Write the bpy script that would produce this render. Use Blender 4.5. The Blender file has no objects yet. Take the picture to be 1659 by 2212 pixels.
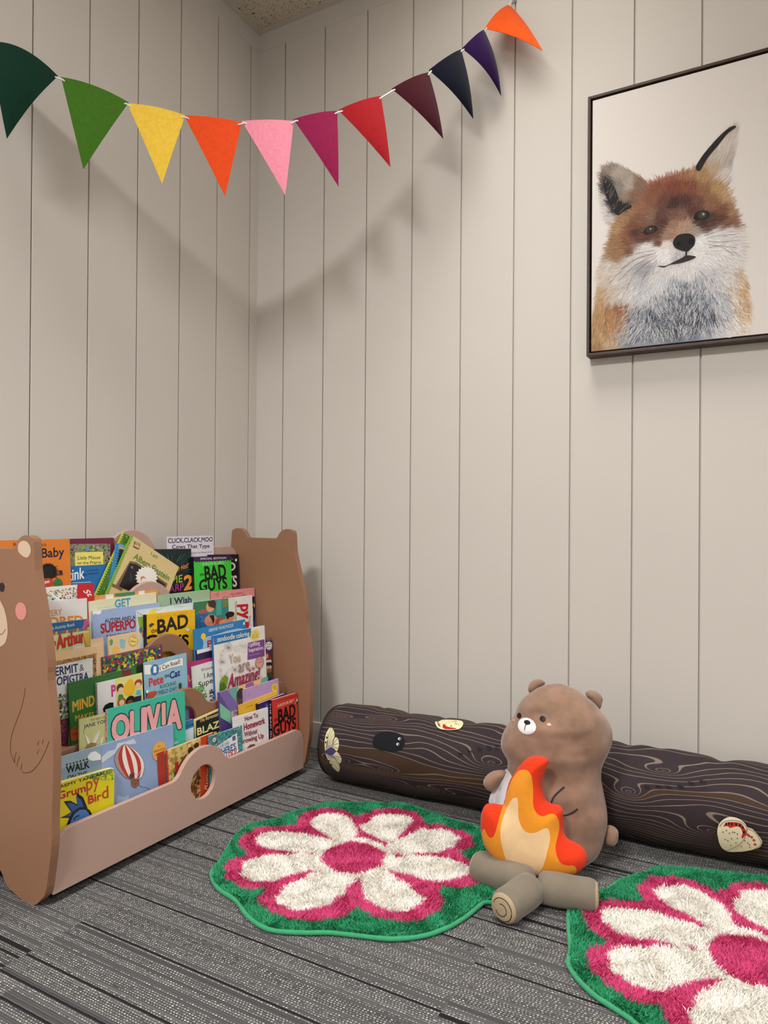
import bpy, bmesh, math, random
import numpy as np
from mathutils import Vector, Matrix
from mathutils.geometry import delaunay_2d_cdt
from mathutils.bvhtree import BVHTree
SC=bpy.context.scene; COL=SC.collection
R=math.radians
# ------------------------------------------------------------------ camera
cam=bpy.data.cameras.new('camera'); co=bpy.data.objects.new('camera',cam); COL.objects.link(co); SC.camera=co
cam.sensor_fit='HORIZONTAL'; cam.sensor_width=36; cam.lens=1525.47*36/1659; cam.clip_start=.05
yaw,pit,rol=0.50634,0.00334,0.00696
Fv=Vector((-math.sin(yaw)*math.cos(pit),math.cos(yaw)*math.cos(pit),math.sin(pit)))
R0=Vector((math.cos(yaw),math.sin(yaw),0)); U0=R0.cross(Fv)
Rv=R0*math.cos(rol)+U0*math.sin(rol); Uv=-R0*math.sin(rol)+U0*math.cos(rol)
m=Matrix((Rv,Uv,-Fv)).transposed().to_4x4(); m.translation=Vector((1.63767,-2.0,.79752)); co.matrix_world=m
# ------------------------------------------------------------------ world, lights, exposure
w=bpy.data.worlds.new('world'); SC.world=w; w.use_nodes=True
w.node_tree.nodes['Background'].inputs[0].default_value=(.9,.85,.8,1); w.node_tree.nodes['Background'].inputs[1].default_value=.05
SC.view_settings.view_transform='Standard'; SC.view_settings.look='None'; SC.view_settings.gamma=1; SC.view_settings.use_curve_mapping=False
SC.view_settings.exposure=0.62
H_CEIL=2.5227; RX=4.3; RY=-4.6
LAMPS=[(1.05,-.56,3.7),(3.49,-.50,10),(1.05,-2.94,56),(3.49,-2.94,26)]   # square ceiling troffers of the room, 0.6 m
for i,(x,y,p) in enumerate(LAMPS):
    l=bpy.data.lights.new('troffer_light','AREA'); l.shape='RECTANGLE'; l.size=.52; l.size_y=.52; l.energy=p; l.color=(1,.975,.95); l.spread=R([90,125,175,150][i])
    o=bpy.data.objects.new('troffer_light',l); o.location=(x,y,H_CEIL-.012); COL.objects.link(o)
# ------------------------------------------------------------------ helpers
def lin(h):
    c=[int(h[i:i+2],16)/255 for i in (0,2,4)]
    return tuple(x/12.92 if x<=.04045 else ((x+.055)/1.055)**2.4 for x in c)+(1,)
def newmat(name,col=None,rough=.6,spec=.4,attr=None,bump=None,sheen=0,coat=0,var=0,vscale=8):
    m=bpy.data.materials.new(name); m.use_nodes=True; nt=m.node_tree; b=nt.nodes['Principled BSDF']
    b.inputs['Roughness'].default_value=rough; b.inputs['Specular IOR Level'].default_value=spec
    if sheen: b.inputs['Sheen Weight'].default_value=sheen; b.inputs['Sheen Roughness'].default_value=.5
    if coat: b.inputs['Coat Weight'].default_value=coat; b.inputs['Coat Roughness'].default_value=.15
    tc=nt.nodes.new('ShaderNodeTexCoord')
    if attr:
        a=nt.nodes.new('ShaderNodeAttribute'); a.attribute_name=attr; src=a.outputs['Color']
    else:
        r=nt.nodes.new('ShaderNodeRGB'); r.outputs[0].default_value=lin(col) if isinstance(col,str) else col; src=r.outputs[0]
    if var:
        n=nt.nodes.new('ShaderNodeTexNoise'); n.inputs['Scale'].default_value=vscale; n.inputs['Detail'].default_value=4
        nt.links.new(tc.outputs['Object'],n.inputs['Vector'])
        mr=nt.nodes.new('ShaderNodeMapRange'); mr.inputs[1].default_value=.3; mr.inputs[2].default_value=.7; mr.inputs[3].default_value=1-var; mr.inputs[4].default_value=1+var
        nt.links.new(n.outputs[0],mr.inputs[0])
        hs=nt.nodes.new('ShaderNodeHueSaturation'); nt.links.new(mr.outputs[0],hs.inputs['Value']); nt.links.new(src,hs.inputs['Color']); src=hs.outputs[0]
    nt.links.new(src,b.inputs['Base Color'])
    if bump:
        n=nt.nodes.new('ShaderNodeTexNoise'); n.inputs['Scale'].default_value=bump[0]; n.inputs['Detail'].default_value=3
        nt.links.new(tc.outputs['Object'],n.inputs['Vector'])
        bp=nt.nodes.new('ShaderNodeBump'); bp.inputs['Strength'].default_value=bump[1]; bp.inputs['Distance'].default_value=bump[2]
        nt.links.new(n.outputs[0],bp.inputs['Height']); nt.links.new(bp.outputs[0],b.inputs['Normal'])
    return m
class MB:
    "collects vertices and faces with a colour and a material slot per face"
    def __init__(s): s.v=[];s.f=[];s.c=[];s.m=[]
    def add(s,vs,fs,col='FFFFFF',mi=0):
        b=len(s.v); s.v+=[tuple(p) for p in vs]; c=lin(col) if isinstance(col,str) else col
        for f in fs: s.f.append(tuple(i+b for i in f)); s.c.append(c); s.m.append(mi)
    def poly(s,pts,col='FFFFFF',mi=0): s.add(pts,[tuple(range(len(pts)))],col,mi)
    def box(s,x0,y0,z0,x1,y1,z1,col='FFFFFF',mi=0):
        v=[(x,y,z) for z in (z0,z1) for y in (y0,y1) for x in (x0,x1)]
        s.add(v,[(0,2,3,1),(4,5,7,6),(0,1,5,4),(2,6,7,3),(0,4,6,2),(1,3,7,5)],col,mi)
    def prism(s,o,z0,z1,col='FFFFFF',mi=0):
        n=len(o); s.add([(x,y,z0) for x,y in o]+[(x,y,z1) for x,y in o],[tuple(range(n-1,-1,-1)),tuple(range(n,2*n))]+[(i,(i+1)%n,(i+1)%n+n,i+n) for i in range(n)],col,mi)
    def grid(s,rows,col='FFFFFF',mi=0,closed=True):
        n=len(rows[0]); vs=[p for r in rows for p in r]; fs=[]
        for i in range(len(rows)-1):
            for j in range(n if closed else n-1):
                k=(j+1)%n; fs.append((i*n+j,i*n+k,(i+1)*n+k,(i+1)*n+j))
        s.add(vs,fs,col,mi)
    def tube(s,pts,r,n=8,col='FFFFFF',mi=0,closed=False):
        P=[Vector(p) for p in pts]; rows=[]; N=len(P); up=Vector((0,0,1))
        for i,p in enumerate(P):
            a=P[i-1] if (i or closed) else P[i]; b=P[(i+1)%N] if (i<N-1 or closed) else P[i]
            t=(b-a).normalized(); x=t.cross(up); x=x.normalized() if x.length>.05 else t.cross(Vector((1,0,0))).normalized(); y=t.cross(x)
            rr=r[i] if isinstance(r,(list,tuple)) else r
            rows.append([p+x*rr*math.cos(2*math.pi*k/n)+y*rr*math.sin(2*math.pi*k/n) for k in range(n)])
        if closed: rows.append(rows[0])
        s.grid(rows,col,mi)
        if not closed:
            s.poly(rows[0],col,mi); s.poly(rows[-1][::-1],col,mi)
    def build(s,name,mats,parent=None,smooth=False,attr=True,mw=None):
        me=bpy.data.meshes.new(name); me.from_pydata(s.v,[],s.f)
        for m_ in (mats if isinstance(mats,(list,tuple)) else [mats]): me.materials.append(m_)
        me.polygons.foreach_set('material_index',s.m)
        if smooth: me.polygons.foreach_set('use_smooth',[True]*len(s.f))
        if attr:
            a=me.color_attributes.new('Col','FLOAT_COLOR','CORNER'); ln_=np.array([len(f) for f in s.f]); a.data.foreach_set('color',np.repeat(np.array(s.c,dtype=np.float32),ln_,axis=0).ravel())
        me.update(); o=bpy.data.objects.new(name,me); COL.objects.link(o)
        if parent is not None: o.parent=parent
        if mw is not None: o.matrix_world=mw
        return o
def tag(o,label=None,cat=None,group=None,kind=None):
    if label: o['label']=label
    if cat: o['category']=cat
    if group: o['group']=group
    if kind: o['kind']=kind
    return o
def empty(name,loc=(0,0,0),mat=None):
    o=bpy.data.objects.new(name,None); COL.objects.link(o); o.empty_display_size=.05
    if mat is not None: o.matrix_world=mat
    else: o.location=loc
    return o
def bevel(o,w,seg=3,ang=30):
    b=o.modifiers.new('bevel','BEVEL'); b.width=w; b.segments=seg; b.limit_method='ANGLE'; b.angle_limit=R(ang); return o
def pip(P,poly):
    P=np.asarray(P,dtype=float); poly=np.asarray(poly,dtype=float); x,y=P[:,0],P[:,1]; ins=np.zeros(len(P),bool); j=len(poly)-1
    for i in range(len(poly)):
        xi,yi=poly[i];xj,yj=poly[j]
        if yi!=yj: ins^=((yi>y)!=(yj>y))&(x<(xj-xi)*(y-yi)/(yj-yi)+xi)
        j=i
    return ins
def smoothp(pts,k=4,closed=True):
    n=len(pts); out=[]
    for i in range(n if closed else n-1):
        g=lambda q:np.array(pts[q%n] if closed else pts[min(max(q,0),n-1)],dtype=float)
        p0,p1,p2,p3=g(i-1),g(i),g(i+1),g(i+2)
        for s_ in range(k):
            t=s_/k; out.append(tuple(.5*((2*p1)+(-p0+p2)*t+(2*p0-5*p1+4*p2-p3)*t*t+(-p0+3*p1-3*p2+p3)*t**3)))
    if not closed: out.append(tuple(pts[-1]))
    return out
def edist(P,poly):
    P=np.asarray(P,dtype=float); A=np.asarray(poly,dtype=float); B=np.roll(A,-1,0); d=np.full(len(P),1e9)
    for a,b in zip(A,B):
        ab=b-a; L=ab@ab+1e-12; t=np.clip(((P-a)@ab)/L,0,1); q=a+t[:,None]*ab; d=np.minimum(d,np.hypot(*(P-q).T))
    return d
def ribbon(pts,w):
    P=[np.array(p[:2],dtype=float) for p in pts]; L=[];Rr=[]
    for i,p in enumerate(P):
        d=(P[min(i+1,len(P)-1)]-P[max(i-1,0)]); n=np.hypot(*d)+1e-9; q=np.array([-d[1],d[0]])/n*w/2; L.append(p+q); Rr.append(p-q)
    return L,Rr
def pillow(mb,outline,T,Rd,step,zones=(),cols=('FFFFFF',),mi=0,back=True,flat=0.0):
    "inflates a 2D outline; returns points in (x, y, depth); zones are painted patches of other cloth"
    ol=[Vector(p) for p in outline]; V=list(ol); E=[(i,(i+1)%len(ol)) for i in range(len(ol))]
    for z in zones:
        b=len(V); V+=[Vector(p) for p in z]; E+=[(b+i,b+(i+1)%len(z)) for i in range(len(z))]
    A=np.array([p[:] for p in ol]); x0,y0=A.min(0);x1,y1=A.max(0)
    gx=np.arange(x0,x1,step); gy=np.arange(y0,y1,step); G=np.array([(x+(step/2 if j%2 else 0),y) for j,y in enumerate(gy) for x in gx])
    G=G[pip(G,A)]; G=G[edist(G,A)>step*.35]
    for z in zones: G=G[edist(G,z)>step*.3]
    V+=[Vector(p) for p in G]
    vo,_,fo,_,_,_=delaunay_2d_cdt(V,E,[],0,1e-6)
    P=np.array([p[:] for p in vo]); F=[tuple(f) for f in fo]; cen=np.array([P[list(f)].mean(0) for f in F]); keep=pip(cen,A)
    d=edist(P,A); inn=pip(P,A)|(d<1e-5); t=np.clip(d/Rd,0,1); h=T*np.sqrt(np.clip(1-(1-t)**2,0,1)); h[~inn]=0; h[d<1e-5]=0
    zc=[pip(cen,z) for z in zones]
    F2=[];C2=[]
    for i,f in enumerate(F):
        if keep[i]:
            c=cols[0]
            for k,z in enumerate(zc):
                if z[i]: c=cols[k+1]
            F2.append(f);C2.append(c)
    return P,h,F2,C2
# ------------------------------------------------------------------ materials
M_PRINT=newmat('printed_card',attr='Col',rough=.38,spec=.45,var=.03,vscale=30)
M_PAGES=newmat('page_edges','E9E2D2',rough=.8,spec=.2,var=.08,vscale=400)
M_WALL=newmat('vinyl_wall_panel','CFCAC3',rough=.5,spec=.35,bump=(90,.12,.002),var=.02,vscale=2)
M_TRIM=newmat('wall_trim','C8C0B4',rough=.5,spec=.3,var=.01)
M_BROWN=newmat('brown_lacquered_board','936C53',rough=.42,spec=.4,bump=(60,.05,.001),var=.03,vscale=3)
M_PINK=newmat('dusty_pink_lacquered_board','BA9C90',rough=.42,spec=.4,bump=(60,.05,.001),var=.03,vscale=3)
M_MARK=newmat('painted_marks',attr='Col',rough=.5,spec=.35,var=.02)
M_FELT=newmat('felt',attr='Col',rough=.95,spec=.1,bump=(900,.5,.001),var=.07,vscale=120,sheen=.15)
# ------------------------------------------------------------------ room
def structure(o): o['kind']='structure'; return o
GX=[.11736+.16853*i for i in range(25)]; GY=[.04326+.16785*i for i in range(27)]
def panel_wall(name,gs,L,along):
    mb=MB(); prof=[(0,0)]; gw,gd=.0021,.007
    for g in gs:
        if g<L-.01: prof+=[(g-gw-.0006,0),(g-gw,.001),(g-gw,gd),(g+gw,gd),(g+gw,.001),(g+gw+.0006,0)]
    prof.append((L,0)); rows=[]
    for z in (0,2.462):
        rows.append([((s,d,z) if along=='x' else (-d,-s,z)) for s,d in prof])
    mb.grid(rows if along=='x' else rows[::-1],closed=False)
    # body of the board behind the face
    if along=='x': mb.box(0,.008,0,L,.06,H_CEIL+.05)
    else: mb.box(-.06,-L,0,-.008,.06,H_CEIL+.05)
    o=structure(mb.build(name,M_WALL,attr=False))
panel_wall('wall_back',GX,RX,'x'); panel_wall('wall_left',GY,-RY,'y')
mb=MB(); mb.box(RX,RY,0,RX+.06,.06,H_CEIL+.05); structure(mb.build('wall_right',M_WALL,attr=False))
mb=MB(); mb.box(-.06,RY-.06,0,RX+.06,RY,H_CEIL+.05); structure(mb.build('wall_front',M_WALL,attr=False))
mb=MB(); mb.box(0,-.0015,2.458,RX,.008,H_CEIL); structure(mb.build('trim_1',M_WALL,attr=False))
mb=MB(); mb.box(-.008,RY,2.458,.0015,0,H_CEIL); structure(mb.build('trim_2',M_WALL,attr=False))
mb=MB(); mb.box(.022,-.0225,H_CEIL-.0015,RX,-.0008,H_CEIL+.0005); structure(mb.build('trim_3',M_TRIM,attr=False))
mb=MB(); mb.box(.0016,RY,H_CEIL-.0016,.0235,-.0016,H_CEIL+.0005); structure(mb.build('trim_4',M_TRIM,attr=False))
mb=MB(); mb.box(0,-.006,0,RX,.008,.088); structure(bevel(mb.build('baseboard_back',M_WALL,attr=False),.002))
mb=MB(); mb.box(-.008,RY,0,.006,-.006,.088); structure(bevel(mb.build('baseboard_left',M_WALL,attr=False),.002))
# ceiling: fissured mineral tiles with a grid
m=newmat('mineral_ceiling_tile','B9AE9E',rough=.95,spec=.05); nt=m.node_tree; b=nt.nodes['Principled BSDF']
tc=nt.nodes.new('ShaderNodeTexCoord')
n1=nt.nodes.new('ShaderNodeTexNoise'); n1.inputs['Scale'].default_value=75; n1.inputs['Detail'].default_value=2; n1.inputs['Distortion'].default_value=1.2
n2=nt.nodes.new('ShaderNodeTexNoise'); n2.inputs['Scale'].default_value=230; n2.inputs['Detail'].default_value=2
mp_=nt.nodes.new('ShaderNodeMapping'); mp_.inputs['Scale'].default_value=(1,1.7,1)
nt.links.new(tc.outputs['Object'],mp_.inputs['Vector']); nt.links.new(mp_.outputs[0],n1.inputs['Vector']); nt.links.new(tc.outputs['Object'],n2.inputs['Vector'])
cr=nt.nodes.new('ShaderNodeValToRGB'); cr.color_ramp.elements[0].position=.34; cr.color_ramp.elements[0].color=(0,0,0,1); cr.color_ramp.elements[1].position=.38
c2=nt.nodes.new('ShaderNodeValToRGB'); c2.color_ramp.elements[0].position=.33; c2.color_ramp.elements[0].color=(0,0,0,1); c2.color_ramp.elements[1].position=.37
nt.links.new(n1.outputs[0],cr.inputs[0]); nt.links.new(n2.outputs[0],c2.inputs[0])
mu=nt.nodes.new('ShaderNodeMath'); mu.operation='MULTIPLY'; nt.links.new(cr.outputs[0],mu.inputs[0]); nt.links.new(c2.outputs[0],mu.inputs[1])
mx=nt.nodes.new('ShaderNodeMix'); mx.data_type='RGBA'; mx.inputs[6].default_value=lin('5E5040'); mx.inputs[7].default_value=lin('CFC5B4'); nt.links.new(mu.outputs[0],mx.inputs[0]); nt.links.new(mx.outputs[2],b.inputs['Base Color'])
bp=nt.nodes.new('ShaderNodeBump'); bp.inputs['Strength'].default_value=.6; bp.inputs['Distance'].default_value=.003; nt.links.new(mu.outputs[0],bp.inputs['Height']); nt.links.new(bp.outputs[0],b.inputs['Normal'])
mb=MB(); mb.box(-.06,RY-.06,H_CEIL,RX+.06,.06,H_CEIL+.02); structure(mb.build('ceiling',m,attr=False))
k=5
for x in (.44,1.66,2.88,4.1):
    mb=MB(); mb.box(x-.012,RY,H_CEIL-.003,x+.012,-.0225,H_CEIL+.001); structure(mb.build('trim_%d'%k,M_TRIM,attr=False)); k+=1
for y in (-.19,-.81,-1.42,-2.03,-2.64,-3.25,-3.86):
    mb=MB(); mb.box(.0235,y-.012,H_CEIL-.004,RX,y+.012,H_CEIL+.001); structure(mb.build('trim_%d'%k,M_TRIM,attr=False)); k+=1
M_DIFF=bpy.data.materials.new('lit_diffuser'); M_DIFF.use_nodes=True
b=M_DIFF.node_tree.nodes['Principled BSDF']; b.inputs['Base Color'].default_value=(.9,.9,.88,1); b.inputs['Emission Color'].default_value=(1,.94,.86,1); b.inputs['Emission Strength'].default_value=3.2
for i,(x,y,p) in enumerate(LAMPS):
    t=tag(empty('ceiling_troffer',(x,y,H_CEIL)),'flush square ceiling light panel '+['above the corner by the back wall','farther right along the back wall','over the left side of the room','over the right rear of the room'][i],'ceiling light','ceiling light panels')
    mb=MB()
    for q in ((-.3,-.3,.3,-.27),(-.3,.27,.3,.3),(-.3,-.27,-.27,.27),(.27,-.27,.3,.27)): mb.box(q[0],q[1],-.008,q[2],q[3],-.0005)
    mb.build('frame',M_TRIM,t,attr=False)
    mb=MB(); mb.box(-.27,-.27,-.006,.27,.27,-.001); mb.build('diffuser',M_DIFF,t,attr=False)
# floor: loop pile carpet planks with rows of light dots
m=bpy.data.materials.new('loop_pile_carpet'); m.use_nodes=True; nt=m.node_tree; b=nt.nodes['Principled BSDF']; b.inputs['Roughness'].default_value=.95; b.inputs['Specular IOR Level'].default_value=.1
def nd(t,**k):
    n=nt.nodes.new(t)
    for a,v in k.items(): setattr(n,a,v)
    return n
def mth(op,a,b_=None,c=None):
    n=nd('ShaderNodeMath',operation=op)
    for i,v in enumerate((a,b_,c)):
        if v is None: continue
        if isinstance(v,(int,float)): n.inputs[i].default_value=v
        else: nt.links.new(v,n.inputs[i])
    return n.outputs[0]
def wnoise(*a):
    n=nd('ShaderNodeTexWhiteNoise',noise_dimensions='3D'); c=nd('ShaderNodeCombineXYZ')
    for i,v in enumerate(a):
        if isinstance(v,(int,float)): c.inputs[i].default_value=v
        else: nt.links.new(v,c.inputs[i])
    nt.links.new(c.outputs[0],n.inputs[0]); return n.outputs['Value']
tc=nd('ShaderNodeTexCoord'); sp=nd('ShaderNodeSeparateXYZ'); nt.links.new(tc.outputs['Object'],sp.inputs[0]); X,Y=sp.outputs[0],sp.outputs[1]
nz=nd('ShaderNodeTexNoise'); nz.inputs['Scale'].default_value=60; nz.inputs['Detail'].default_value=1; nt.links.new(tc.outputs['Object'],nz.inputs['Vector'])
Yw=mth('ADD',Y,mth('MULTIPLY',mth('SUBTRACT',nz.outputs[0],.5),.0016))
PX=.0046
row=mth('FLOOR',mth('DIVIDE',Yw,PX)); fr=mth('FRACT',mth('DIVIDE',Yw,PX))
plank=mth('FLOOR',mth('DIVIDE',Y,.25)); tile=mth('FLOOR',mth('ADD',mth('DIVIDE',X,1.0),mth('MULTIPLY',wnoise(plank,3.1,0),1.0)))
rt=wnoise(row,tile,plank)
grp=wnoise(mth('FLOOR',mth('DIVIDE',row,2)),tile,7.7)
xo=mth('ADD',mth('DIVIDE',X,.0062),mth('MULTIPLY',rt,9.3)); xf=mth('FRACT',xo); xi=mth('FLOOR',xo)
du=mth('MULTIPLY',mth('SUBTRACT',xf,.5),2); dv=mth('MULTIPLY',mth('SUBTRACT',fr,.5),2)
rad=mth('SQRT',mth('ADD',mth('MULTIPLY',mth('MULTIPLY',du,du),1.0),mth('MULTIPLY',mth('MULTIPLY',dv,dv),1.3)))
dotr=wnoise(row,xi,2.2)
thr=mth('ADD',.36,mth('MULTIPLY',dotr,.30))
dot=mth('LESS_THAN',rad,thr)
isdot=mth('MULTIPLY',mth('GREATER_THAN',rt,.16),mth('GREATER_THAN',grp,.10))
dot=mth('MULTIPLY',dot,isdot); dot=mth('MULTIPLY',dot,mth('GREATER_THAN',dotr,.10))
blk=mth('LESS_THAN',rt,.07)
base=nd('ShaderNodeValToRGB'); e=base.color_ramp.elements; e[0].position=0; e[0].color=lin('48484A'); e[1].position=1; e[1].color=lin('6A6A6B')
nt.links.new(mth('ADD',mth('MULTIPLY',wnoise(row,tile,5.5),.5),mth('MULTIPLY',grp,.5)),base.inputs[0])
mxa=nd('ShaderNodeMix',data_type='RGBA'); nt.links.new(blk,mxa.inputs[0]); nt.links.new(base.outputs[0],mxa.inputs[6]); mxa.inputs[7].default_value=lin('262527')
dc=nd('ShaderNodeValToRGB'); e=dc.color_ramp.elements; e[0].color=lin('7E7C78'); e[1].color=lin('CBC8C0'); nt.links.new(wnoise(row,xi,9.1),dc.inputs[0])
mxb=nd('ShaderNodeMix',data_type='RGBA'); nt.links.new(dot,mxb.inputs[0]); nt.links.new(mxa.outputs[2],mxb.inputs[6]); nt.links.new(dc.outputs[0],mxb.inputs[7])
nt.links.new(mxb.outputs[2],b.inputs['Base Color'])
hgt=mth('ADD',mth('SUBTRACT',1,mth('MULTIPLY',dv,dv)),mth('ADD',mth('MULTIPLY',dot,.8),mth('MULTIPLY',mth('SUBTRACT',1,mth('MULTIPLY',du,du)),.4)))
bp=nd('ShaderNodeBump'); bp.inputs['Strength'].default_value=.7; bp.inputs['Distance'].default_value=.002; nt.links.new(hgt,bp.inputs['Height']); nt.links.new(bp.outputs[0],b.inputs['Normal'])
mb=MB(); mb.box(-.06,RY-.06,-.03,RX+.06,.06,0); structure(mb.build('floor',m,attr=False))
# ------------------------------------------------------------------ measured shapes (millimetres in each thing's own plane)
BODY=[(-86.0,378.8),(-69.0,391.3),(-46.4,399.3),(-18.3,403.1),(4.2,397.6),(23.6,389.1),(43.0,376.5),(62.2,362.6),(75.7,345.7),(89.2,330.3),(97.8,311.9),(100.6,293.2),(98.4,274.1),(90.3,251.8),(80.9,232.2),(76.0,215.7),(75.5,194.3),(80.2,168.3),(85.4,142.4),(88.5,119.2),(87.9,95.7),(82.6,71.7),(76.5,50.3),(66.0,28.4),(46.2,10.6),(19.7,-3.0),(-15.0,-12.5),(-69.1,-19.3),(-110.4,-14.0),(-138.6,3.7),(-156.0,30.9),(-164.9,70.1),(-164.8,102.6),(-158.5,138.7),(-147.8,172.6),(-138.4,198.3),(-138.0,217.7),(-146.2,230.8),(-153.8,246.9),(-153.3,266.5),(-148.0,283.8),(-136.3,304.4),(-123.7,322.3),(-116.9,342.6),(-102.9,363.4)]
BFACE={'eyeL':(-110.3,326.1),'eyeR':(-54.9,326.7),'muz':(-90.6,307.1),'nose':(-89.8,315.6),'mouth':[(-89.8,311.4),(-93.4,309.2),(-95.0,299.2)],'chL':(-123.6,315.8),'chR':(-40.7,316.6),'arm':[(-6.7,185.5),(-19.2,174.3),(-29.5,162.6),(-34.1,148.7),(-31.2,136.9),(-20.2,128.7),(-5.2,127.1),(8.4,131.7),(22.4,142.5)],'belly':[(-136.4,199.9),(-122.6,189.3),(-129.3,168.9),(-138.6,138.0),(-145.2,116.1),(-166.5,116.6),(-179.4,117.4),(-177.0,134.1),(-166.9,154.3),(-159.3,174.3),(-148.2,189.1)],'earL':[(-91.7,379.8),(-92.5,392.5),(-86.3,402.9),(-73.5,410.0),(-59.3,408.9),(-52.1,400.9),(-63.3,393.0),(-83.1,377.5)],'earR':[(40.2,381.3),(43.0,389.0),(53.9,392.5),(70.4,388.1),(78.5,377.6),(77.9,365.1),(71.7,350.9),(54.0,366.2)],'paw':[(-142.6,195.1),(-165.5,193.0),(-182.5,183.1),(-192.2,168.3),(-190.4,154.7),(-180.1,146.1),(-170.1,145.7),(-156.2,163.6),(-142.3,181.4)],'tail':[(83.2,89.9),(93.7,97.6),(106.8,92.6),(112.5,82.9),(110.6,64.6),(101.4,52.7),(91.0,53.3),(80.5,61.1)]}
FLAME=[[(-112.9,236.9),(-107.9,245.0),(-97.7,258.7),(-84.8,271.3),(-69.4,277.8),(-53.9,278.4),(-43.6,275.8),(-38.9,269.2),(-43.4,256.2),(-50.9,237.8),(-52.7,220.1),(-49.2,203.0),(-42.7,188.8),(-30.0,182.7),(-17.3,181.5),(-9.8,174.9),(-7.7,162.9),(-8.3,143.2),(-5.7,126.4),(3.1,115.3),(18.0,109.8),(30.3,104.0),(38.9,93.0),(41.4,79.0),(35.3,63.9),(23.2,50.5),(8.5,41.4),(-13.7,34.3),(-38.5,31.1),(-61.1,31.3),(-83.8,33.2),(-104.3,36.7),(-124.9,43.9),(-145.8,53.5),(-161.7,66.4),(-172.5,80.0),(-179.5,99.1),(-182.8,123.7),(-182.0,143.9),(-177.1,159.6),(-169.3,168.0),(-153.5,170.2),(-135.2,169.6),(-131.5,179.5),(-127.9,200.0),(-121.8,220.9)],[(-127.3,195.1),(-120.4,216.0),(-112.8,231.9),(-102.6,245.5),(-92.3,250.3),(-81.9,250.0),(-74.1,240.7),(-71.2,223.3),(-70.2,205.9),(-70.0,185.9),(-66.7,173.8),(-59.0,164.7),(-48.8,162.1),(-34.9,167.3),(-23.5,166.1),(-17.1,154.5),(-15.7,137.5),(-20.6,117.4),(-23.0,102.6),(-19.1,86.0),(-11.5,74.9),(0.9,71.6),(13.2,71.9),(19.4,64.3),(17.0,52.1),(7.3,38.9),(-13.7,30.2),(-38.5,27.0),(-61.0,27.7),(-83.8,29.6),(-104.2,33.1),(-124.8,40.2),(-148.3,50.8),(-165.6,65.9),(-177.0,81.9),(-180.8,98.9),(-177.7,111.8),(-174.7,119.6),(-170.8,118.8),(-165.3,110.7),(-158.7,106.4),(-152.2,109.7),(-147.2,120.2),(-142.4,138.2),(-137.6,158.8),(-131.4,177.0)],[(-109.5,192.6),(-103.1,192.5),(-101.0,180.2),(-99.9,157.8),(-95.8,143.4),(-87.9,131.8),(-75.0,127.1),(-59.8,131.3),(-49.7,137.4),(-39.6,139.7),(-35.0,130.4),(-34.4,115.8),(-39.2,95.8),(-44.0,75.8),(-51.3,55.5),(-58.7,40.1),(-63.6,28.6),(-83.8,29.6),(-104.2,33.1),(-122.2,38.1),(-140.5,50.5),(-148.5,60.6),(-147.3,64.4),(-140.8,64.0),(-130.3,57.9),(-122.6,56.4),(-121.3,59.0),(-125.4,68.3),(-132.3,92.1),(-136.6,113.9),(-135.8,134.0),(-130.9,152.0),(-123.5,172.8),(-115.9,186.2)],[(-57.3,33.5),(-41.1,34.4),(-28.6,39.1),(-17.5,42.4),(-17.4,36.9),(-23.6,27.7),(-53.5,23.9)]]
BFR=([1.225,-0.385,0.0],[0.24757,-0.96887,0.0],[0.96887,0.24757,0.0],[1.2592,-0.5187,0.0])
STICKS=[[1.179,-0.678,0.032],[1.321,-0.549,0.032],[1.075,-0.552,0.032]]
SC_=[1.208,-0.575,0.04]
MOTH={'w1':[(34.0,5.6),(30.7,19.3),(28.6,36.9),(29.5,55.1),(36.5,69.6),(47.1,65.6),(54.7,56.1),(58.4,45.0),(56.4,28.1),(48.5,18.1),(40.0,9.1)],'w2':[(59.5,40.0),(62.3,44.9),(68.6,43.9),(75.8,34.7),(77.7,22.4),(74.3,10.4),(67.5,10.0),(53.8,18.9),(58.1,27.1)],'w3':[(35.7,-3.4),(39.7,-16.4),(47.0,-32.5),(55.2,-52.0),(64.7,-61.8),(71.9,-55.4),(77.1,-39.1),(75.4,-25.8),(64.5,-12.2),(46.4,-4.4)],'w4':[(72.2,7.8),(79.9,2.3),(86.7,-7.2),(86.1,-18.2),(78.3,-26.7),(70.3,-16.7),(57.2,-4.0),(64.8,1.2)],'b':[(29.5,0.3),(34.0,4.9),(43.1,8.3),(48.9,14.3),(56.2,17.3),(69.0,10.3),(61.8,-1.9),(52.5,-5.4),(41.8,-3.8),(35.7,-2.7)],'p1':[(40.0,9.1),(48.2,20.6),(56.9,24.4),(56.0,19.2),(48.9,14.3)],'p2':[(43.4,-4.8),(58.7,-5.7),(64.5,-12.2),(56.8,-13.5)]}
MOTHL=[[(36.9,9.9),(38.2,35.7),(39.9,68.7)],[(37.6,11.3),(43.1,41.5),(47.5,64.4)],[(39.7,12.9),(52.3,47.9),(55.4,53.6)],[(41.4,11.9),(53.8,34.1),(58.6,42.4)],[(34.3,51.9),(39.3,29.4),(36.9,9.9)],[(58.4,24.6),(68.9,42.6)],[(57.2,21.9),(76.0,31.0)],[(57.5,19.4),(77.5,17.3)],[(37.2,-3.2),(57.3,-24.7),(71.0,-55.6)],[(40.3,-4.0),(66.6,-23.0),(76.3,-39.2)],[(41.6,-10.5),(53.8,-28.3),(60.2,-56.3)],[(58.7,-5.1),(86.0,-6.0)],[(61.7,-7.2),(85.4,-16.9)],[(64.6,-9.5),(78.5,-25.2)],[(58.7,43.7),(57.2,27.6)],[(46.4,-4.4),(66.0,-13.3),(75.4,-25.8)]]
MOTHD=[(34.4,40.5),(33.9,27.4),(46.0,-23.1),(51.2,-34.8)]
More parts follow.
